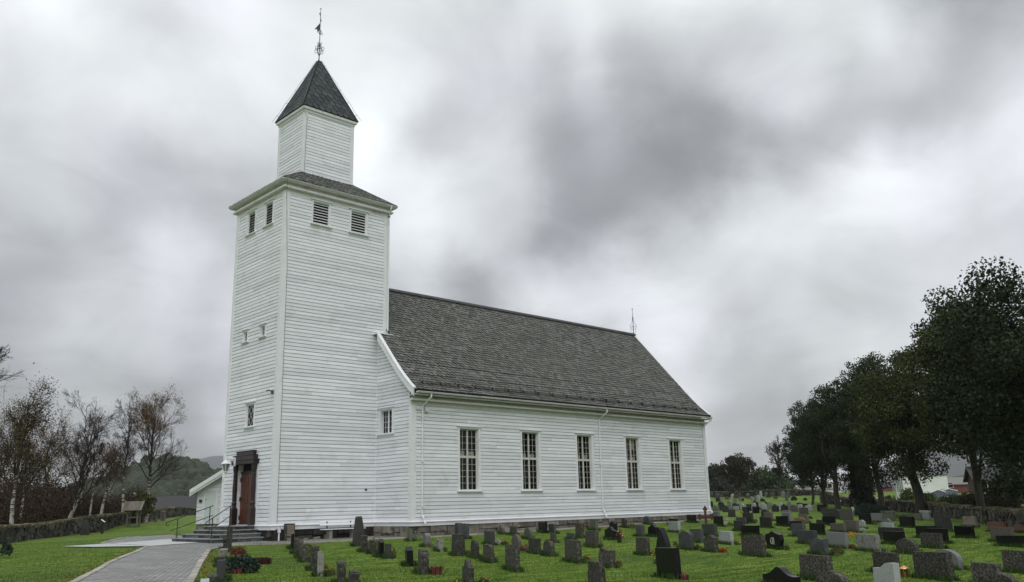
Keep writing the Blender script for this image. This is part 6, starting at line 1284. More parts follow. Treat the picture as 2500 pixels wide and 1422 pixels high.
def kids(ch,rad,k,ratio,ang,trop,tmin=.25,tmax=1,m=5,taper=.5,wob=.06,lenw=None):
    K,mm,_=ch.shape
    par=np.repeat(np.arange(K),k); t=rng.uniform(tmin,tmax,K*k)*(mm-1); i=np.minimum(t.astype(int),mm-2); f=(t-i)[:,None]
    p=ch[par,i]*(1-f)+ch[par,i+1]*f; pd=ch[par,i+1]-ch[par,i]; pd/=np.linalg.norm(pd,axis=1)[:,None]
    pr=rad[par,i]*(1-f[:,0])+rad[par,i+1]*f[:,0]
    L=np.linalg.norm(np.diff(ch,axis=1),axis=2).sum(1)[par]*ratio*rng.uniform(.6,1.25,K*k)*(1.15-.6*t/(mm-1))
    q=rng.normal(size=(K*k,3)); q-=pd*(q*pd).sum(1)[:,None]; q/=np.linalg.norm(q,axis=1)[:,None]
    an=rng.normal(ang,.2,K*k)[:,None]; d=pd*np.cos(an)+q*np.sin(an)
    s=np.linspace(0,1,m)[None,:,None]; up_=np.array([0,0,1.])
    C_=p[:,None,:]+d[:,None,:]*L[:,None,None]*s+up_*(trop*L)[:,None,None]*s**2+rng.normal(size=(K*k,m,3))*wob*L[:,None,None]*s
    r0=np.minimum(pr*.7,L*.017); R=r0[:,None]*(1-(1-.25)*np.linspace(0,1,m)[None,:])
    return C_,R
def trunkchain(h,r,lean=(0,0),m=7,wob=.03):
    s=np.linspace(0,1,m); P=np.stack([lean[0]*s**.8,lean[1]*s**.8,-.3+s*(h+.3)],1); P[1:]+=rng.normal(size=(m-1,3))*wob*h*np.array([.35,.35,0])
    return P[None],(r*(1.15-.85*s))[None]
def birchbark():
    m=bpy.data.materials.new('birch_bark'); m.use_nodes=True; t=m.node_tree; b=t.nodes['Principled BSDF']; b.inputs['Roughness'].default_value=.8
    tcn=t.nodes.new('ShaderNodeTexCoord'); mp=t.nodes.new('ShaderNodeMapping'); mp.inputs['Scale'].default_value=(1.2,1.2,5); nz=t.nodes.new('ShaderNodeTexNoise'); nz.inputs['Scale'].default_value=1.6; nz.inputs['Detail'].default_value=5
    t.links.new(tcn.outputs['Object'],mp.inputs[0]); t.links.new(mp.outputs[0],nz.inputs['Vector'])
    sp=t.nodes.new('ShaderNodeSeparateXYZ'); t.links.new(tcn.outputs['Object'],sp.inputs[0])
    mr=t.nodes.new('ShaderNodeMapRange'); mr.inputs['From Min'].default_value=2.0; mr.inputs['From Max'].default_value=6.5; mr.inputs['To Min'].default_value=0; mr.inputs['To Max'].default_value=.3; t.links.new(sp.outputs[2],mr.inputs['Value'])
    ad=t.nodes.new('ShaderNodeMath'); ad.operation='ADD'; t.links.new(nz.outputs['Fac'],ad.inputs[0]); t.links.new(mr.outputs[0],ad.inputs[1])
    cr=t.nodes.new('ShaderNodeValToRGB'); cr.color_ramp.elements[0].position=.5; cr.color_ramp.elements[0].color=(.36,.35,.3,1); cr.color_ramp.elements[1].position=.6; cr.color_ramp.elements[1].color=(.04,.038,.033,1)
    t.links.new(ad.outputs[0],cr.inputs[0]); t.links.new(cr.outputs[0],b.inputs['Base Color']); return m
M['birch']=birchbark()
M['twig']=mk('dark_twigs',(.022,.015,.013),(.042,.028,.023),scale=4,rough=.85)
M['bark']=mk('maple_bark',(.03,.028,.022),(.06,.056,.044),scale=6,rough=.95,bump=.6,bscale=12,stretch=(1,1,.3))
def bare_tree(name,px,py,d,ptop,wid,leafcol=None,nleaf=0,lean=(0,0),bark='birch',lab='',group='bare birches beyond the left wall',levels=(9,6,6,5),r=None,fork=.3,ang=.6,trop=.25,leafz=0,leafsize=.05,zbase=None,twr=1,cat='tree'):
    x,y=pol(px,d); z=gz(x,y) if zbase is None else zbase; H=ztop(px,ptop,d)-z
    root=empty(name,(x,y,z),random.random()*.3,label=lab,cat=cat,group=group)
    r=r or H*.014
    T,Rr=trunkchain(H*.8,r,lean); parts=[tubes(T,Rr,8)]
    V,Fq=joinp(parts); npmesh('trunk',V,Fq,M[bark],None,root,True)
    c1,r1=kids(T,Rr,levels[0],wid/H*.95,ang,trop,fork,.97,6); c2,r2=kids(c1,r1,levels[1],.5,.6,.12,.2,1,5); c3,r3=kids(c2,r2,levels[2],.5,.6,.05,.15,1,4); 
    c4,r4=kids(c3,r3,levels[3],.6,.55,-.05,.1,1,4)
    r2=np.maximum(r2,.011*twr); r3=np.maximum(r3,.008*twr); r4=np.maximum(r4,.0055*twr)
    V,Fq=joinp([tubes(c1,r1,5),tubes(c2,r2,4),tubes(c3,r3,3),tubes(c4,r4,3)]); npmesh('branches',V,Fq,M['twig'],None,root)
    if nleaf:
        E=c4[:,1:,:].reshape(-1,3); E=E[E[:,2]>leafz*H]; k=rng.integers(0,len(E),nleaf); V,Fc=leafcloud(E[k],.28,leafsize); npmesh('foliage',V,Fc,fol('leaf_%s'%leafcol[0],leafcol[1],leafcol[2]),rng.random(len(Fc)),root)
    return root
def leafy_tree(name,px,py,d,ptop,rad,lab,group,leaf=('maple_leaf',(.022,.04,.012),(.045,.07,.018)),nleaf=22000,size=.2,cb=.22,nb=75,bark='bark',squash=1.0,r=None,zbase=None,cat='tree',zc_off=0,clump=.34,cpx=None):
    x,y=pol(px,d); z=gz(x,y) if zbase is None else zbase; H=ztop(px,ptop,d)-z
    root=empty(name,(x,y,z),random.random()*6,label=lab,cat=cat,group=group); r=r or H*.02
    T,Rr=trunkchain(H*.62,r,(random.uniform(-.4,.4),random.uniform(-.4,.4)),6)
    c1,r1=kids(T,Rr,6,.5,.5,.4,.25,.7,6,wob=.04); c2,r2=kids(c1,r1,5,.42,.55,.15,.3,.95,5); c3,r3=kids(c2,r2,5,.45,.6,.05,.3,1,4)
    r1=np.maximum(r1*1.6,.05);r2=r2*1.4
    V,Fq=joinp([tubes(T,Rr,9)]); npmesh('trunk',V,Fq,M[bark],None,root,True)
    V,Fq=joinp([tubes(c1,r1*1.3,6),tubes(c2,r2*1.2,4),tubes(c3,r3,3)]); npmesh('branches',V,Fq,M[bark],None,root,True)
    zb=H*cb; hz=(H-zb)/2; zc=zb+hz
    B=rng.normal(size=(nb,3)); B/=np.linalg.norm(B,axis=1)[:,None]; B*=rng.uniform(.25,1.0,(nb,1))**.6
    prof=1-.28*np.clip(B[:,2],0,1)**2
    sh=np.zeros(3)
    if cpx is not None:
        q=(cpx-px)/F*d; a_=-root.rotation_euler[2]; vx,vy=rt[0]*q,rt[1]*q; sh=np.array([vx*math.cos(a_)-vy*math.sin(a_),vx*math.sin(a_)+vy*math.cos(a_),0])
    prof=(1-.35*np.clip(B[:,2],0,1)**1.5)
    B=B*np.array([rad*.88,rad*.88,hz*.92]); B[:,0]*=prof;B[:,1]*=prof; B[:,2]+=zc; B+=sh
    e_=c2[:,-1]; B=np.concatenate([B,e_[(e_[:,2]>zb)&(np.hypot(e_[:,0]-sh[0],e_[:,1]-sh[1])<rad*.9)&(e_[:,2]<H*.9)]])
    br=rng.uniform(.3,1.35,len(B))*rad*clump*.6
    wgt=br**2; wgt/=wgt.sum(); k=rng.choice(len(B),nleaf,p=wgt); u=rng.normal(size=(nleaf,3)); u/=np.linalg.norm(u,axis=1)[:,None]
    Cn=B[k]+u*(br[k]*rng.uniform(.45,1.12,nleaf))[:,None]*np.array([1,1,.8])
    V,Fc=leafcloud(Cn,.05,size*.62,aspect=.75,updir=.15); npmesh('crown',V,Fc,fol(leaf[0],leaf[1],leaf[2],tint=.6),rng.random(len(Fc)),root)
    return root
OR=('orange',(.17,.08,.024),(.12,.09,.028)); BR=('brownleaf',(.09,.038,.016),(.07,.045,.018)); OL=('oliveleaf',(.065,.045,.015),(.085,.07,.02))
# left: birches beyond the wall
bare_tree('birch_tree',-110,1290,50,870,4.6,OL,300,lab='big bare birch whose branches reach in from the left edge',levels=(14,6,7,6),r=.14,trop=.2,ang=.85)
bare_tree('birch_tree',32,1275,70,985,4.6,OL,9000,lab='dense brown-green birch at the left edge with two white stems',r=.15,levels=(15,7,6,5),leafz=.2,leafsize=.06)
bare_tree('birch_tree',54,1270,74,1060,3.2,BR,5000,lab='slim brown-leaved birch just right of the leftmost birch',r=.11,levels=(9,6,6,4))
bare_tree('birch_tree',155,1263,76,972,4.6,OL,500,lean=(1.3,-.9),lab='bare leaning white-stemmed birch forking low, left of the thin birches',r=.15,ang=.5,fork=.2,levels=(14,7,7,6))
bare_tree('birch_tree',222,1268,88,1075,2.6,BR,1200,lab='thin crooked birch between the leaning and the tall birches',r=.09)
bare_tree('birch_tree',237,1266,84,1050,2.8,BR,1500,lean=(1.0,-.6),lab='thin white-stemmed birch leaning right behind the white sign',r=.13)
bare_tree('birch_tree',299,1258,90,945,3.4,BR,300,lab='tall straight bare birch left of the roofed well',r=.12,levels=(20,6,6,6),fork=.25,ang=.5)
bare_tree('birch_tree',358,1245,92,948,5.2,OR,6500,lab='tall birch with orange leaves in its top right of the roofed well',r=.17,levels=(20,7,7,6),fork=.3,leafz=.66,leafsize=.055,ang=.7)
bare_tree('birch_tree',105,1275,96,1020,4.4,BR,7000,lab='reddish-brown bushy birch behind the left birches',r=.14,levels=(11,7,6,4))
bare_tree('birch_tree',-10,1275,92,1030,5.0,BR,7000,lab='brown thicket birch at the far left edge behind the two white stems',r=.14,levels=(11,7,6,4))
bare_tree('birch_tree',195,1272,104,1085,4.2,BR,4000,lab='low brown birch in the background between the bare birches',r=.12,levels=(10,7,6,4))
bare_tree('birch_tree',262,1268,108,1090,3.8,BR,3000,lab='low brown birch in the background left of the straight birch',r=.12,levels=(10,7,6,4))
# undergrowth behind the left wall
def thicket(name,spans,mat,lab,cat,size=.07):
    Cs=[]
    for (pa,pb,da,db,ytop,n) in spans:
        pxs=rng.uniform(pa,pb,n); ds=rng.uniform(da,db,n); 
        cen=[(rng.uniform(pa,pb),rng.uniform(da,db),rng.uniform(.35,1)) for _ in range(26)]
        k=rng.integers(0,26,n)
        for q in range(26):
            m_=k==q; c0=cen[q]; x,y=pol(c0[0],c0[1]); z=gz(x,y); hh=(ztop(c0[0],ytop,c0[1])-z)*c0[2]; nn=m_.sum()
            u=rng.normal(size=(nn,3)); u/=np.linalg.norm(u,axis=1)[:,None]; rr=rng.uniform(.3,1,nn)[:,None]
            Cs.append(np.array([x,y,z+hh*.45])+u*rr*np.array([hh*.55,hh*.55,hh*.55]))
    Cn=np.concatenate(Cs); Cn=Cn[Cn[:,2]>gzv(Cn[:,0],Cn[:,1])]
    V,Fc=leafcloud(Cn,.1,size,aspect=.4); tag(npmesh(name,V,Fc,mat,rng.random(len(Fc))),lab,cat,kind='stuff')
thicket('undergrowth',[(-80,130,80,105,1120,42000),(120,345,88,118,1175,40000),(-80,60,70,80,1190,9000)],fol('thicket',(.026,.015,.009),(.05,.032,.017)),'dark brown woodland undergrowth behind the left stone wall','undergrowth',.11)
x,y=pol(345,88); leafy_tree('ivy_bush',345,1250,88,1190,1.3,'green-brown ivy-grown bush beside the orange-topped birch','shrubs beyond the walls',leaf=('ivy',(.05,.06,.02),(.08,.08,.03)),nleaf=3500,size=.14,cb=.02,nb=20,r=.05,cat='bush')
# right: maples along the wall
ML=('maple_leaf',(.01,.019,.006),(.026,.04,.01)); ML2=('maple_leaf_light',(.018,.028,.006),(.052,.064,.013)); G='tall maples along the right churchyard wall'
for (px,py,d,top,rad,cpx,lf,n,cb,r_,lab) in (
 (1984,1222,122,975,2.9,1976,ML,11000,.2,.2,'smallest and leftmost dark maple, farthest along the right wall'),
 (2016,1222,112,922,3.3,2010,ML,12000,.2,.3,'second dark maple from the left of the maple row'),
 (2046,1228,104,884,3.6,2062,ML,15000,.2,.36,'maple with a wide forked trunk left of the dark columnar yew'),
 (2152,1240,92,815,4.1,2142,ML,19000,.2,.32,'dark maple right behind the columnar yew'),
 (2252,1262,82,800,4.4,2250,ML2,21000,.25,.5,'yellow-green maple with thick forked trunk before the white building'),
 (2398,1286,66,640,4.0,2405,ML2,22000,.25,.3,'tall spreading maple with slender branching limbs at the right'),
 (2530,1300,56,585,4.9,2560,ML,26000,.1,.4,'huge dark maple cut off by the right picture edge'),
 (2480,1290,76,655,4.4,2492,ML,20000,.08,.34,'dark maple behind the slender-limbed one near the right edge'),
 (2900,1320,44,480,4.4,2900,ML,12000,.2,.34,'maple wholly beyond the right picture edge'),
 (3350,1340,36,400,4.4,3350,ML,12000,.2,.34,'last maple of the row, wholly beyond the right picture edge')):
    leafy_tree('maple_tree',px,py,d,top+(50 if px>2395 else 28),rad*1.25,lab,G,lf,int(n*2.2),.155,cb=cb*.7,r=r_*.85,cpx=cpx,clump=.34,nb=120)
# columnar yew
x,y=pol(2109,104); z=gz(x,y); H=ztop(2109,1085,104)-z
yw=empty('columnar_yew',(x,y,z),label='almost black columnar yew among the maples',cat='tree')
n=15000; th=rng.uniform(0,2*math.pi,n); zz=rng.random(n)**.9; rr=(1.2-.45*zz**2)*rng.uniform(.6,1.05,n)*(1+.12*np.sin(zz*40+th*3)); V,Fc=leafcloud(np.stack([rr*np.cos(th),rr*np.sin(th),zz*H],1),.06,.12,aspect=.5); npmesh('crown',V,Fc,fol('yew',(.008,.012,.007),(.014,.02,.01)),rng.random(len(Fc)),yw)
T,Rr=trunkchain(H*.9,.3,(0,0)); V,Fq=tubes(T,Rr*2.4,8); npmesh('trunk',V,Fq,M['bark'],None,yw)
# far end
leafy_tree('round_tree',1808,1215,160,1103,4.5,'round-crowned dark brown tree at the far end of the churchyard','trees at the far end',('darkleaf',(.022,.02,.012),(.04,.034,.018)),9000,.24,cb=.18,r=.26,nb=110,clump=.26)
leafy_tree('green_tree',1884,1200,185,1138,5.0,'dense dark green tree between the round tree and the bare one','trees at the far end',('farleaf',(.03,.055,.02),(.05,.08,.03)),7000,.34,cb=.05)
bare_tree('bare_ash',1910,1205,150,1078,3.6,bark='bark',lab='leafless upright tree left of the maple row',group='trees at the far end',levels=(15,7,6,4),r=.16,fork=.2,ang=.5,trop=.4,twr=3)
for k,(px,top,d,lb) in enumerate(((1742,1134,230,'dark tree just behind the church corner'),(1768,1150,240,'dark tree second behind the church corner'),(1722,1122,235,'dark tree mostly hidden behind the church corner'),(1842,1165,215,'low dark tree behind the round-crowned tree'),(1780,1172,200,'low dark bushy tree left of the round-crowned tree'))):
    leafy_tree('dark_tree',px,1200,d,top,6.0,lb,'trees at the far end',('conifer',(.014,.022,.014),(.024,.034,.02)),6000,.42,cb=.03)
for px,top,d,lb in ((1940,1168,330,'grey distant bushy tree seen right of the leafless tree'),(1975,1172,340,'grey distant tree seen below the leftmost maple'),(2020,1178,350,'grey distant tree seen between the far maple trunks')):
    leafy_tree('distant_tree',px,1200,d,top,6,lb,'distant trees beyond the far wall',('farleaf2',(.05,.055,.04),(.07,.075,.05)),2500,.5,cb=.02)
BU=('bushleaf',(.06,.085,.025),(.1,.12,.04))
for px,top,d,rd,lb in ((2168,1203,104,1.0,'small green bush beyond the right wall beside a maple trunk'),(2222,1188,100,1.9,'green bush before the white building'),(2275,1192,96,1.4,'green bush right of the thick forked maple trunk'),(2330,1205,88,1.8,'low green bush before the blue-grey trailers'),(2368,1198,84,1.8,'yellow-green bush left of the slender maple trunk'),(2425,1180,80,2.4,'dark bush right of the slender maple trunk'),(2470,1170,76,2.6,'dark bush near the right edge beyond the wall')):
    leafy_tree('bush',px,1240,d,top,rd,lb,'shrubs beyond the walls',BU if px<2400 else ('bushleaf_dark',(.035,.04,.018),(.06,.06,.025)),3800,.13,cb=.0,nb=18,r=.04,cat='bush')
# ------------------------------------------------------------------ buildings around
M['roofdark']=mk('dark_roofing',(.035,.035,.038),(.05,.05,.052),scale=3,rough=.8)
M['brownwall']=mk('brown_boarding',(.06,.04,.028),(.08,.055,.04),rough=.8)
M['redwall']=mk('red_boarding',(.13,.045,.038),(.17,.058,.048),rough=.8)
M['greyroof']=mk('grey_roofing',(.16,.155,.15),(.2,.195,.19),rough=.8)
M['render']=mk('pale_render',(.6,.64,.6),(.68,.71,.68),scale=.6,rough=.8)
def house(name,px,d,rot,Lx,Wy,ztp,zeave,wall,roof,lab,z0=None,over=.4,wins=(),chim=None,barge=None):
    x,y=pol(px,d); z=gz(x,y)-.3 if z0 is None else z0
    r=empty(name,(x,y,z),rot,label=lab,cat='house' if 'house' in name else 'building')
    a,b=Lx/2,Wy/2; e,t=zeave-z,ztp-z
    m_=MB(); m_.mesh([(-a,-b,0),(a,-b,0),(a,b,0),(-a,b,0),(-a,-b,e),(a,-b,e),(a,b,e),(-a,b,e),(-a,0,t-.1),(a,0,t-.1)],[(0,1,5,4),(1,2,6,9,5),(2,3,7,6),(3,0,4,8,7)]); m_.build('wall',wall,r)
    m_=MB(); sl=(t-e)/b; A,Bw=a+over,b+over; ez=t-sl*Bw
    for s in (-1,1):
        m_.mesh([(-A,0,t),(A,0,t),(A,s*Bw,ez),(-A,s*Bw,ez),(-A,0,t-.16),(A,0,t-.16),(A,s*Bw,ez-.16),(-A,s*Bw,ez-.16)],[(0,1,2,3),(4,5,6,7),(0,1,5,4),(1,2,6,5),(2,3,7,6),(3,0,4,7)])
    rf=m_.build('roof',roof,r)
    if barge:
        for xx in (-A-.03,A+.03):
            for sg in (-1,1):
                m_=MB(); m_.mesh([(xx,0,t+.05),(xx,sg*Bw,ez+.05),(xx,sg*Bw,ez-.25),(xx,0,t-.25),(xx+.03,0,t+.05),(xx+.03,sg*Bw,ez+.05),(xx+.03,sg*Bw,ez-.25),(xx+.03,0,t-.25)],[(0,1,2,3),(4,5,6,7),(0,1,5,4),(2,3,7,6)])
                m_.build('verge_board',barge,r)
    if chim is not None: m_=MB(); m_.box(chim-.35,chim+.35,-.3,.3,t-.5,t+.95); m_.box(chim-.42,chim+.42,-.36,.36,t+.95,t+1.05); m_.build('chimney',M['render'],rf)
    for (sx,u,zc,wd_,ht) in wins:
        m_=MB()
        if sx=='s': m_.box(u-wd_/2,u+wd_/2,-b-.03,-b+.02,zc-ht/2,zc+ht/2)
        else: m_.box(a-.02,a+.03,u-wd_/2,u+wd_/2,zc-ht/2,zc+ht/2)
        w__=m_.build('window',M['dark'],r)
        m_=MB()
        if sx=='s':
            for q in (-1,1): m_.box(u+q*(wd_/2+.03)-.05,u+q*(wd_/2+.03)+.05,-b-.05,-b+.01,zc-ht/2-.06,zc+ht/2+.06)
            for q in (-1,1): m_.box(u-wd_/2,u+wd_/2,-b-.05,-b+.01,zc+q*(ht/2+.03)-.04,zc+q*(ht/2+.03)+.04)
            m_.build('frame',M['trim'],w__)
    return r
def facing(px): d=dirpx(px,1240); return -math.atan2(d[0],d[1])     # rotation making local -Y look at the camera
house('long_house',398,178,facing(398)-.42,15,8,ztop(430,1212,178),ztop(430,1246,178),M['brownwall'],M['roofdark'],'low house with long dark roof behind the left stone wall',barge=M['lgl'],wins=(('e',0,.9,1.2,.9),))
house('grey_roofed_house',305,200,facing(305)+.1,11,8,ztop(300,1216,200),ztop(300,1243,200),M['brownwall'],M['greyroof'] if False else M['roofdark'],'dark-roofed house with white chimney half hidden by the birches',chim=1.6,barge=M['lgl'])
house('brown_house',2440,118,facing(2440)+.2,5,5,ztop(2410,1138,118),ztop(2410,1168,118),M['brownwall'],M['roofdark'],'dark-roofed brown house behind the slender-limbed maple',wins=(('s',-2,2.2,1.2,1.2),('s',2,2.2,1.2,1.2)),barge=M['brownwall'])
house('red_house',2368,250,facing(2368)-.2,15,8,ztop(2350,1165,250),ztop(2350,1181,250),M['redwall'],M['greyroof'],'distant red house with grey roof right of the white building',wins=(('s',-3,2.2,1.4,1.2),('s',3,2.2,1.4,1.2)),barge=M['trim'])
house('red_barn',2140,300,facing(2140)+.2,9,7,ztop(2140,1178,300),ztop(2140,1189,300),M['redwall'],M['roofdark'],'small distant red barn right of the columnar yew',wins=(('s',0,1.5,1.6,1.2),))
house('white_farmhouse',2003,280,facing(2003)+.2,12,8,ztop(2003,1184,280),ztop(2003,1194,280),M['render'],M['greyroof'],'distant pale house seen between the far maple trunks',wins=(('s',-2.5,2,1.2,1.2),('s',2.5,2,1.2,1.2)),barge=M['trim'])
# white flat-roofed building
x,y=pol(2252,168); z=gz(x,y)-.4; H=ztop(2240,1163,168)-z
wb_=empty('white_building',(x,y,z),facing(2240)+.12,label='plain white flat-roofed building beyond the right wall',cat='building')
mb=MB(); mb.mesh([(-3.2,-6,0),(3.6,-6,0),(3.6,6,0),(-3.2,6,0),(-3.2,-6,H),(3.6,-6,H*.98),(3.6,6,H*.9),(-3.2,6,H*.92)],[(0,1,5,4),(1,2,6,5),(2,3,7,6),(3,0,4,7),(4,5,6,7)]); mb.build('wall',M['render'],wb_)
mb=MB(); mb.mesh([(-3.35,-6.15,H),(3.75,-6.15,H*.98),(3.75,6.2,H*.9),(-3.35,6.2,H*.92),(-3.35,-6.15,H+.18),(3.75,-6.15,H*.98+.18),(3.75,6.2,H*.9+.18),(-3.35,6.2,H*.92+.18)],[(0,1,5,4),(1,2,6,5),(2,3,7,6),(3,0,4,7),(4,5,6,7),(0,1,2,3)]); mb.build('roof',M['greyroof'],wb_)
for k in range(4): mb=MB(); yc=-4+k*2.3; mb.box(-3.24,-3.18,yc-.25,yc+.25,1.6,4.2); w__=mb.build('window',M['dark'],wb_); mb=MB(); mb.box(-3.25,-3.19,yc-.33,yc-.26,1.5,4.3); mb.box(-3.25,-3.19,yc+.26,yc+.33,1.5,4.3); mb.build('frame',M['greyroof'],w__)
# outbuilding behind the tower, gable towards the camera
d0=60; x,y=pol(560,d0+3.2); zf=ztop(500,1281,d0)-.25
ob=empty('white_outbuilding',(x,y,zf),facing(500)-.03,label='small white boarded outbuilding with pale door behind the tower',cat='outbuilding')
hw=(566-495)/2100*d0*.98+.0; sl=math.tan(R_(33.5)); zev=ztop(497,1196,d0)-zf
Wd=hw
mb=MB(); lim=lambda z:(-Wd+.0 if z<zev+.1 else min(0,-Wd+(z-zev-.1)/sl),Wd if z<zev+.1 else max(0,Wd-(z-zev-.1)/sl))
dz0=.28; dx0=-(566-514)/2100*d0; dx1=-(566-536.5)/2100*d0; dzt=ztop(520,1199,d0)-zf
wallrows(mb,(0,-3,0),(1,0,0),(0,-1,0),dz0,zev+Wd*sl,lim,[(dx0,dx1,-1,dzt)],exp=.125,out=.02)
wallrows(mb,(-Wd,-3,0),(0,1,0),(-1,0,0),dz0,zev+.1,lambda z:(0,6),exp=.125,out=.02); wallrows(mb,(Wd,-3,0),(0,1,0),(1,0,0),dz0,zev+.1,lambda z:(0,6),exp=.125,out=.02); wallrows(mb,(0,3,0),(1,0,0),(0,1,0),dz0,zev+Wd*sl,lim,exp=.125,out=.02)
mb.build('wall',M['white'],ob)
mb=MB(); mb.box(dx0,dx1,-3.03,-2.97,dz0,dzt); dr=mb.build('door',M['doorwhite'],ob)
mb=MB(); mb.box(dx0-.1,dx0,-3.05,-2.98,dz0,dzt+.09,t=.5); mb.box(dx1,dx1+.1,-3.05,-2.98,dz0,dzt+.09,t=.5); mb.box(dx0,dx1,-3.05,-2.98,dzt,dzt+.09,t=.5); mb.build('frame',M['trim'],dr)
mb=MB(); 
for zc in (.6,1.2,1.8): mb.box(dx0+.02,dx0+.05,-3.05,-3.03,zc-.05,zc+.05)
mb.build('hinge',M['iron'],dr)
mb=MB(); mb.box(-Wd+.05,Wd-.05,-2.95,2.95,-.5,dz0+.02); mb.build('plinth',M['found'],ob)
mb=MB(); mb.box(-Wd+.1,Wd-.1,-2.9,2.9,dz0,zev); mb.build('lining',M['dark'],ob)
mb=MB(); ov=.42; a=Wd+ov; t=zev+.12+Wd*sl; ez=t-a*sl
for s in (-1,1): mb.mesh([(0,-3.5,t+.1),(0,3.5,t+.1),(s*a,3.5,ez+.1),(s*a,-3.5,ez+.1),(0,-3.5,t),(0,3.5,t),(s*a,3.5,ez),(s*a,-3.5,ez)],[(0,1,2,3),(4,5,6,7),(2,3,7,6),(0,3,7,4),(1,2,6,5)])
rf=mb.build('roof',M['greyroof'],ob)
mb=MB()
for s in (-1,1):
    for (q0,q1,yy) in ((.16,-.1,-3.56),(-.06,-.26,-3.5)): mb.mesh([(0,yy,t+q0),(s*(a+.04),yy,ez+q0),(s*(a+.04),yy,ez+q1),(0,yy,t+q1),(0,yy+.06,t+q0),(s*(a+.04),yy+.06,ez+q0),(s*(a+.04),yy+.06,ez+q1),(0,yy+.06,t+q1)],[(0,1,2,3),(4,5,6,7),(0,1,5,4),(2,3,7,6),(1,2,6,5)])
mb.build('bargeboard',M['trim'],rf)
mb=MB(); xx=-(566-504)/2100*d0; mb.box(xx-.09,xx+.09,-3.09,-3.03,1.62,1.8); mb.build('meter_box',fol('green_box',(.03,.06,.04)),ob)
mb=MB(); mb.box(-Wd+.08,-Wd+.2,-3.14,-3.0,zev-.02,zev+.14,t=.5); mb.build('beam_end',M['trim'],ob)
# blue-grey covered trailers beyond the right wall
M['tarp']=mk('blue_grey_tarpaulin',(.1,.12,.16),(.14,.16,.2),rough=.6)
for k,(px,d,wd_,top,lb) in enumerate(((2296,120,1.7,1196,'blue-grey covered trailer nearest the white building'),(2314,135,2.2,1194,'blue-grey covered trailer right of the other one'))):
    x,y=pol(px,d); z=gz(x,y); H=ztop(px,top,d)-z
    tr__=empty('covered_trailer',(x,y,z),facing(px)+.3*k,label=lb,cat='trailer',group='covered trailers beyond the right wall')
    mb=MB(); mb.mesh([(-wd_/2,-1.5,.5),(wd_/2,-1.5,.5),(wd_/2,1.5,.5),(-wd_/2,1.5,.5),(-wd_/2,-1.5,H*.8),(wd_/2,-1.5,H*.8),(wd_/2,1.5,H*.8),(-wd_/2,1.5,H*.8),(0,-1.5,H),(0,1.5,H)],[(0,1,5,8,4),(1,2,6,5),(2,3,7,9,6),(3,0,4,7),(4,8,9,7),(5,6,9,8),(0,1,2,3)]); mb.build('cover',M['tarp'],tr__)
    mb=MB(); mb.tube([(-wd_/2,-1.52,H*.8),(0,-1.52,H),(wd_/2,-1.52,H*.8)],.05,5); mb.build('piping',M['trim'],tr__)
    for s in (-1,1):
        mb=MB(); mb.lathe([(.3,-.09),(.32,0),(.3,.09)],n=14); o=mb.build('wheel',M['under'],tr__); o.rotation_euler=(0,R_(90),0); o.location=(s*(wd_/2-.05),0,.3)
# lamps, road sign, pale rocks
def lampost(px,d,ytop,lab):
    x,y=pol(px,d); z=gz(x,y); H=ztop(px,ytop,d)-z
    r=empty('street_lamp',(x,y,z),label=lab,cat='street lamp',group='street lamps behind the left wall')
    mb=MB(); mb.tube([(0,0,-.2),(0,0,H-.7)],[.07,.05],6); mb.build('pole',M['zinc'],r)
    mb=MB(); mb.lathe([(.04,H-.7),(.1,H-.62),(.12,H-.6)],n=8); mb.lathe([(.34,H-.22),(.36,H-.16),(.12,H-.03),(.03,H)],n=8); mb.build('lamp_head',M['iron'],r)
    mb=MB(); mb.lathe([(.13,H-.6),(.26,H-.22)],n=8); mb.build('lamp_glass',M['lgt'],r)
lampost(377,150,1219,'black lantern street lamp left over the long dark roof'); lampost(426,190,1202,'black lantern street lamp right over the long dark roof')
x,y=pol(2060,150); z=gz(x,y); H=ztop(2060,1190,150)-z
r=empty('road_sign',(x,y,z),facing(2060),label='round white road sign on a thin pole left of the yew',cat='road sign'); mb=MB(); mb.tube([(0,0,-.1),(0,0,H)],.04,6); mb.build('pole',M['zinc'],r)
mb=MB(); mb.lathe([(.3,-.01),(.3,.01)],n=16); o=mb.build('sign_plate',M['plate'],r); o.rotation_euler=(R_(90),0,0); o.location=(0,-.06,H-.2)
for k,(px,py,d,s) in enumerate(((2075,1213,126,.5),(2137,1217,112,.6),(2150,1219,112,.5),(2185,1219,110,.45),(2198,1216,112,.4))):
    x,y=pol(px,d); z=gz(x,y); zt=ztop(px,py,d); mb=MB(); mb.box(-s,s,-s*.6,s*.6,-.2,zt-z+.1,j=s*.2); o=mb.build('pale_boulder',M['lgt'],bevel=.1); o.location=(x,y,z); o.rotation_euler=(0,0,k); tag(o,'pale boulder showing over the right wall, %s from left'%['first','second','third','fourth','fifth'][k],'boulder','pale boulders beyond the right wall')
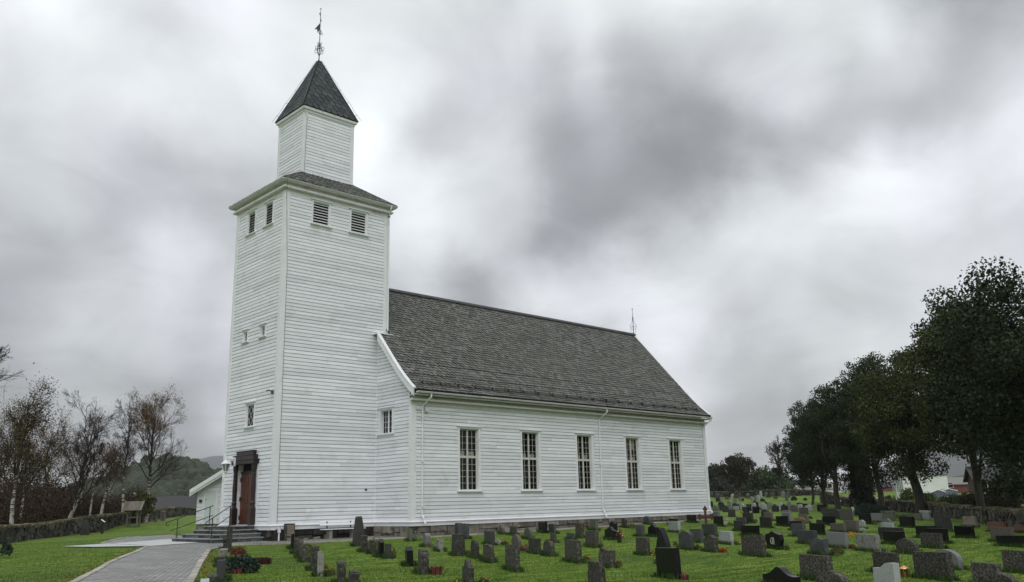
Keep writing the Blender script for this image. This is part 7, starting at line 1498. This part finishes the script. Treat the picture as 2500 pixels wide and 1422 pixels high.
# ------------------------------------------------------------------ hills
def hill(name,sil,d0,d1,mat,nd=26,zfoot=-1,rough=0,back=True):
    px=np.array([s[0] for s in sil],float); py=np.array([s[1] for s in sil],float)
    P=np.linspace(px[0],px[-1],140); Y=np.interp(P,px,py)
    rows=[]
    tt=list(np.linspace(0,1,nd))+[1.12,1.3]
    for t in tt:
        d=d0+(d1-d0)*t; row=[]
        for a,b in zip(P,Y):
            x,y=pol(a,d); zt=ztop(a,b,d1); s=min(t,1)**1.25 if t<=1 else 1-(t-1)*2.2
            row.append((x,y,zfoot+(zt-zfoot)*s+ (rough*math.sin(a*.11+t*9)*math.sin(a*.047-t*5)*math.sin(min(t,1)*math.pi))))
        rows.append(row)
    V=np.array(rows); n_,m_=V.shape[:2]; idx=np.arange(n_*m_).reshape(n_,m_)
    Fq=np.stack([idx[:-1,:-1],idx[:-1,1:],idx[1:,1:],idx[1:,:-1]],-1).reshape(-1,4)
    o=npmesh(name,V.reshape(-1,3),Fq,mat,smooth=True); tag(o,kind='structure'); return V
M['hillg']=mk('wooded_slope',(.018,.028,.014),(.034,.045,.02),scale=.02,rough=.95)
M['hillb']=mk('hazed_mountain_slope',(.075,.082,.085),(.1,.105,.1),scale=.004,rough=.95,detail=10)  # distance haze is mixed into the grey slope colour
HA=hill('wooded_hill',[(180,1205),(240,1188),(300,1166),(340,1147),(380,1133),(415,1128),(450,1136),(480,1151),(510,1167),(540,1186),(580,1212),(620,1232)],420,700,M['hillg'],rough=2)
hill('far_mountain',[(250,1170),(360,1150),(430,1130),(480,1121),(510,1114),(545,1113),(600,1119),(700,1140),(900,1170),(1300,1190),(1700,1196),(1950,1186)],1500,2600,M['hillb'],rough=4)
hill('misty_mountain',[(1900,1212),(1990,1203),(2080,1180),(2140,1150),(2220,1112),(2300,1080),(2400,1035),(2500,1000),(2700,960),(3000,930),(3400,960)],1050,2100,M['hillb'],rough=0)
hill('low_hill',[(1990,1214),(2100,1203),(2200,1192),(2300,1172),(2360,1160),(2440,1158),(2520,1150),(2650,1150),(3000,1140),(3400,1150)],520,900,M['hillg'],rough=2,zfoot=2)
# tree crowns covering the wooded hill
ico=bmesh.new(); bmesh.ops.create_icosphere(ico,subdivisions=2,radius=1); iv=np.array([v.co for v in ico.verts]); ifc=np.array([[v.index for v in f.verts] for f in ico.faces]); ico.free()
def crowns(name,V,n,rr,mat,lab,tmin=2):
    a=rng.integers(tmin,V.shape[0]-3,n); b=rng.integers(0,V.shape[1],n); Vs=[];Fs=[];T=[]
    for k in range(n):
        p=V[a[k],b[k]]+rng.normal(size=3)*np.array([3,3,0]); r=rng.uniform(*rr); J=1+rng.normal(size=(len(iv),1))*.16
        Vs.append(iv*J*np.array([r,r,r*rng.uniform(.9,1.5)])+p+np.array([0,0,r*.3])); Fs.append(ifc+k*len(iv)); T.append(np.full(len(ifc),rng.random()))
    tag(npmesh(name,np.concatenate(Vs),np.concatenate(Fs),mat,np.concatenate(T)),lab,'woodland',kind='stuff')
crowns('hillside_woodland',HA,2600,(2.2,5.5),fol('hill_forest',(.013,.023,.011),(.03,.038,.016),tint=.6),'dark green woodland covering the rounded hill behind the left houses')
# ------------------------------------------------------------------ haze
hz=bpy.data.materials.new('haze'); hz.use_nodes=True; t=hz.node_tree; t.nodes.clear(); o=t.nodes.new('ShaderNodeOutputMaterial'); v=t.nodes.new('ShaderNodeVolumePrincipled')
v.inputs['Color'].default_value=(.96,.97,.99,1); v.inputs['Density'].default_value=.00012; v.inputs['Anisotropy'].default_value=0; t.links.new(v.outputs[0],o.inputs['Volume'])
mb=MB(); mb.box(-3200,3200,-3200,3200,-60,260); hb=mb.build('haze',hz); tag(hb,'pale misty air over the valley','haze',kind='stuff')
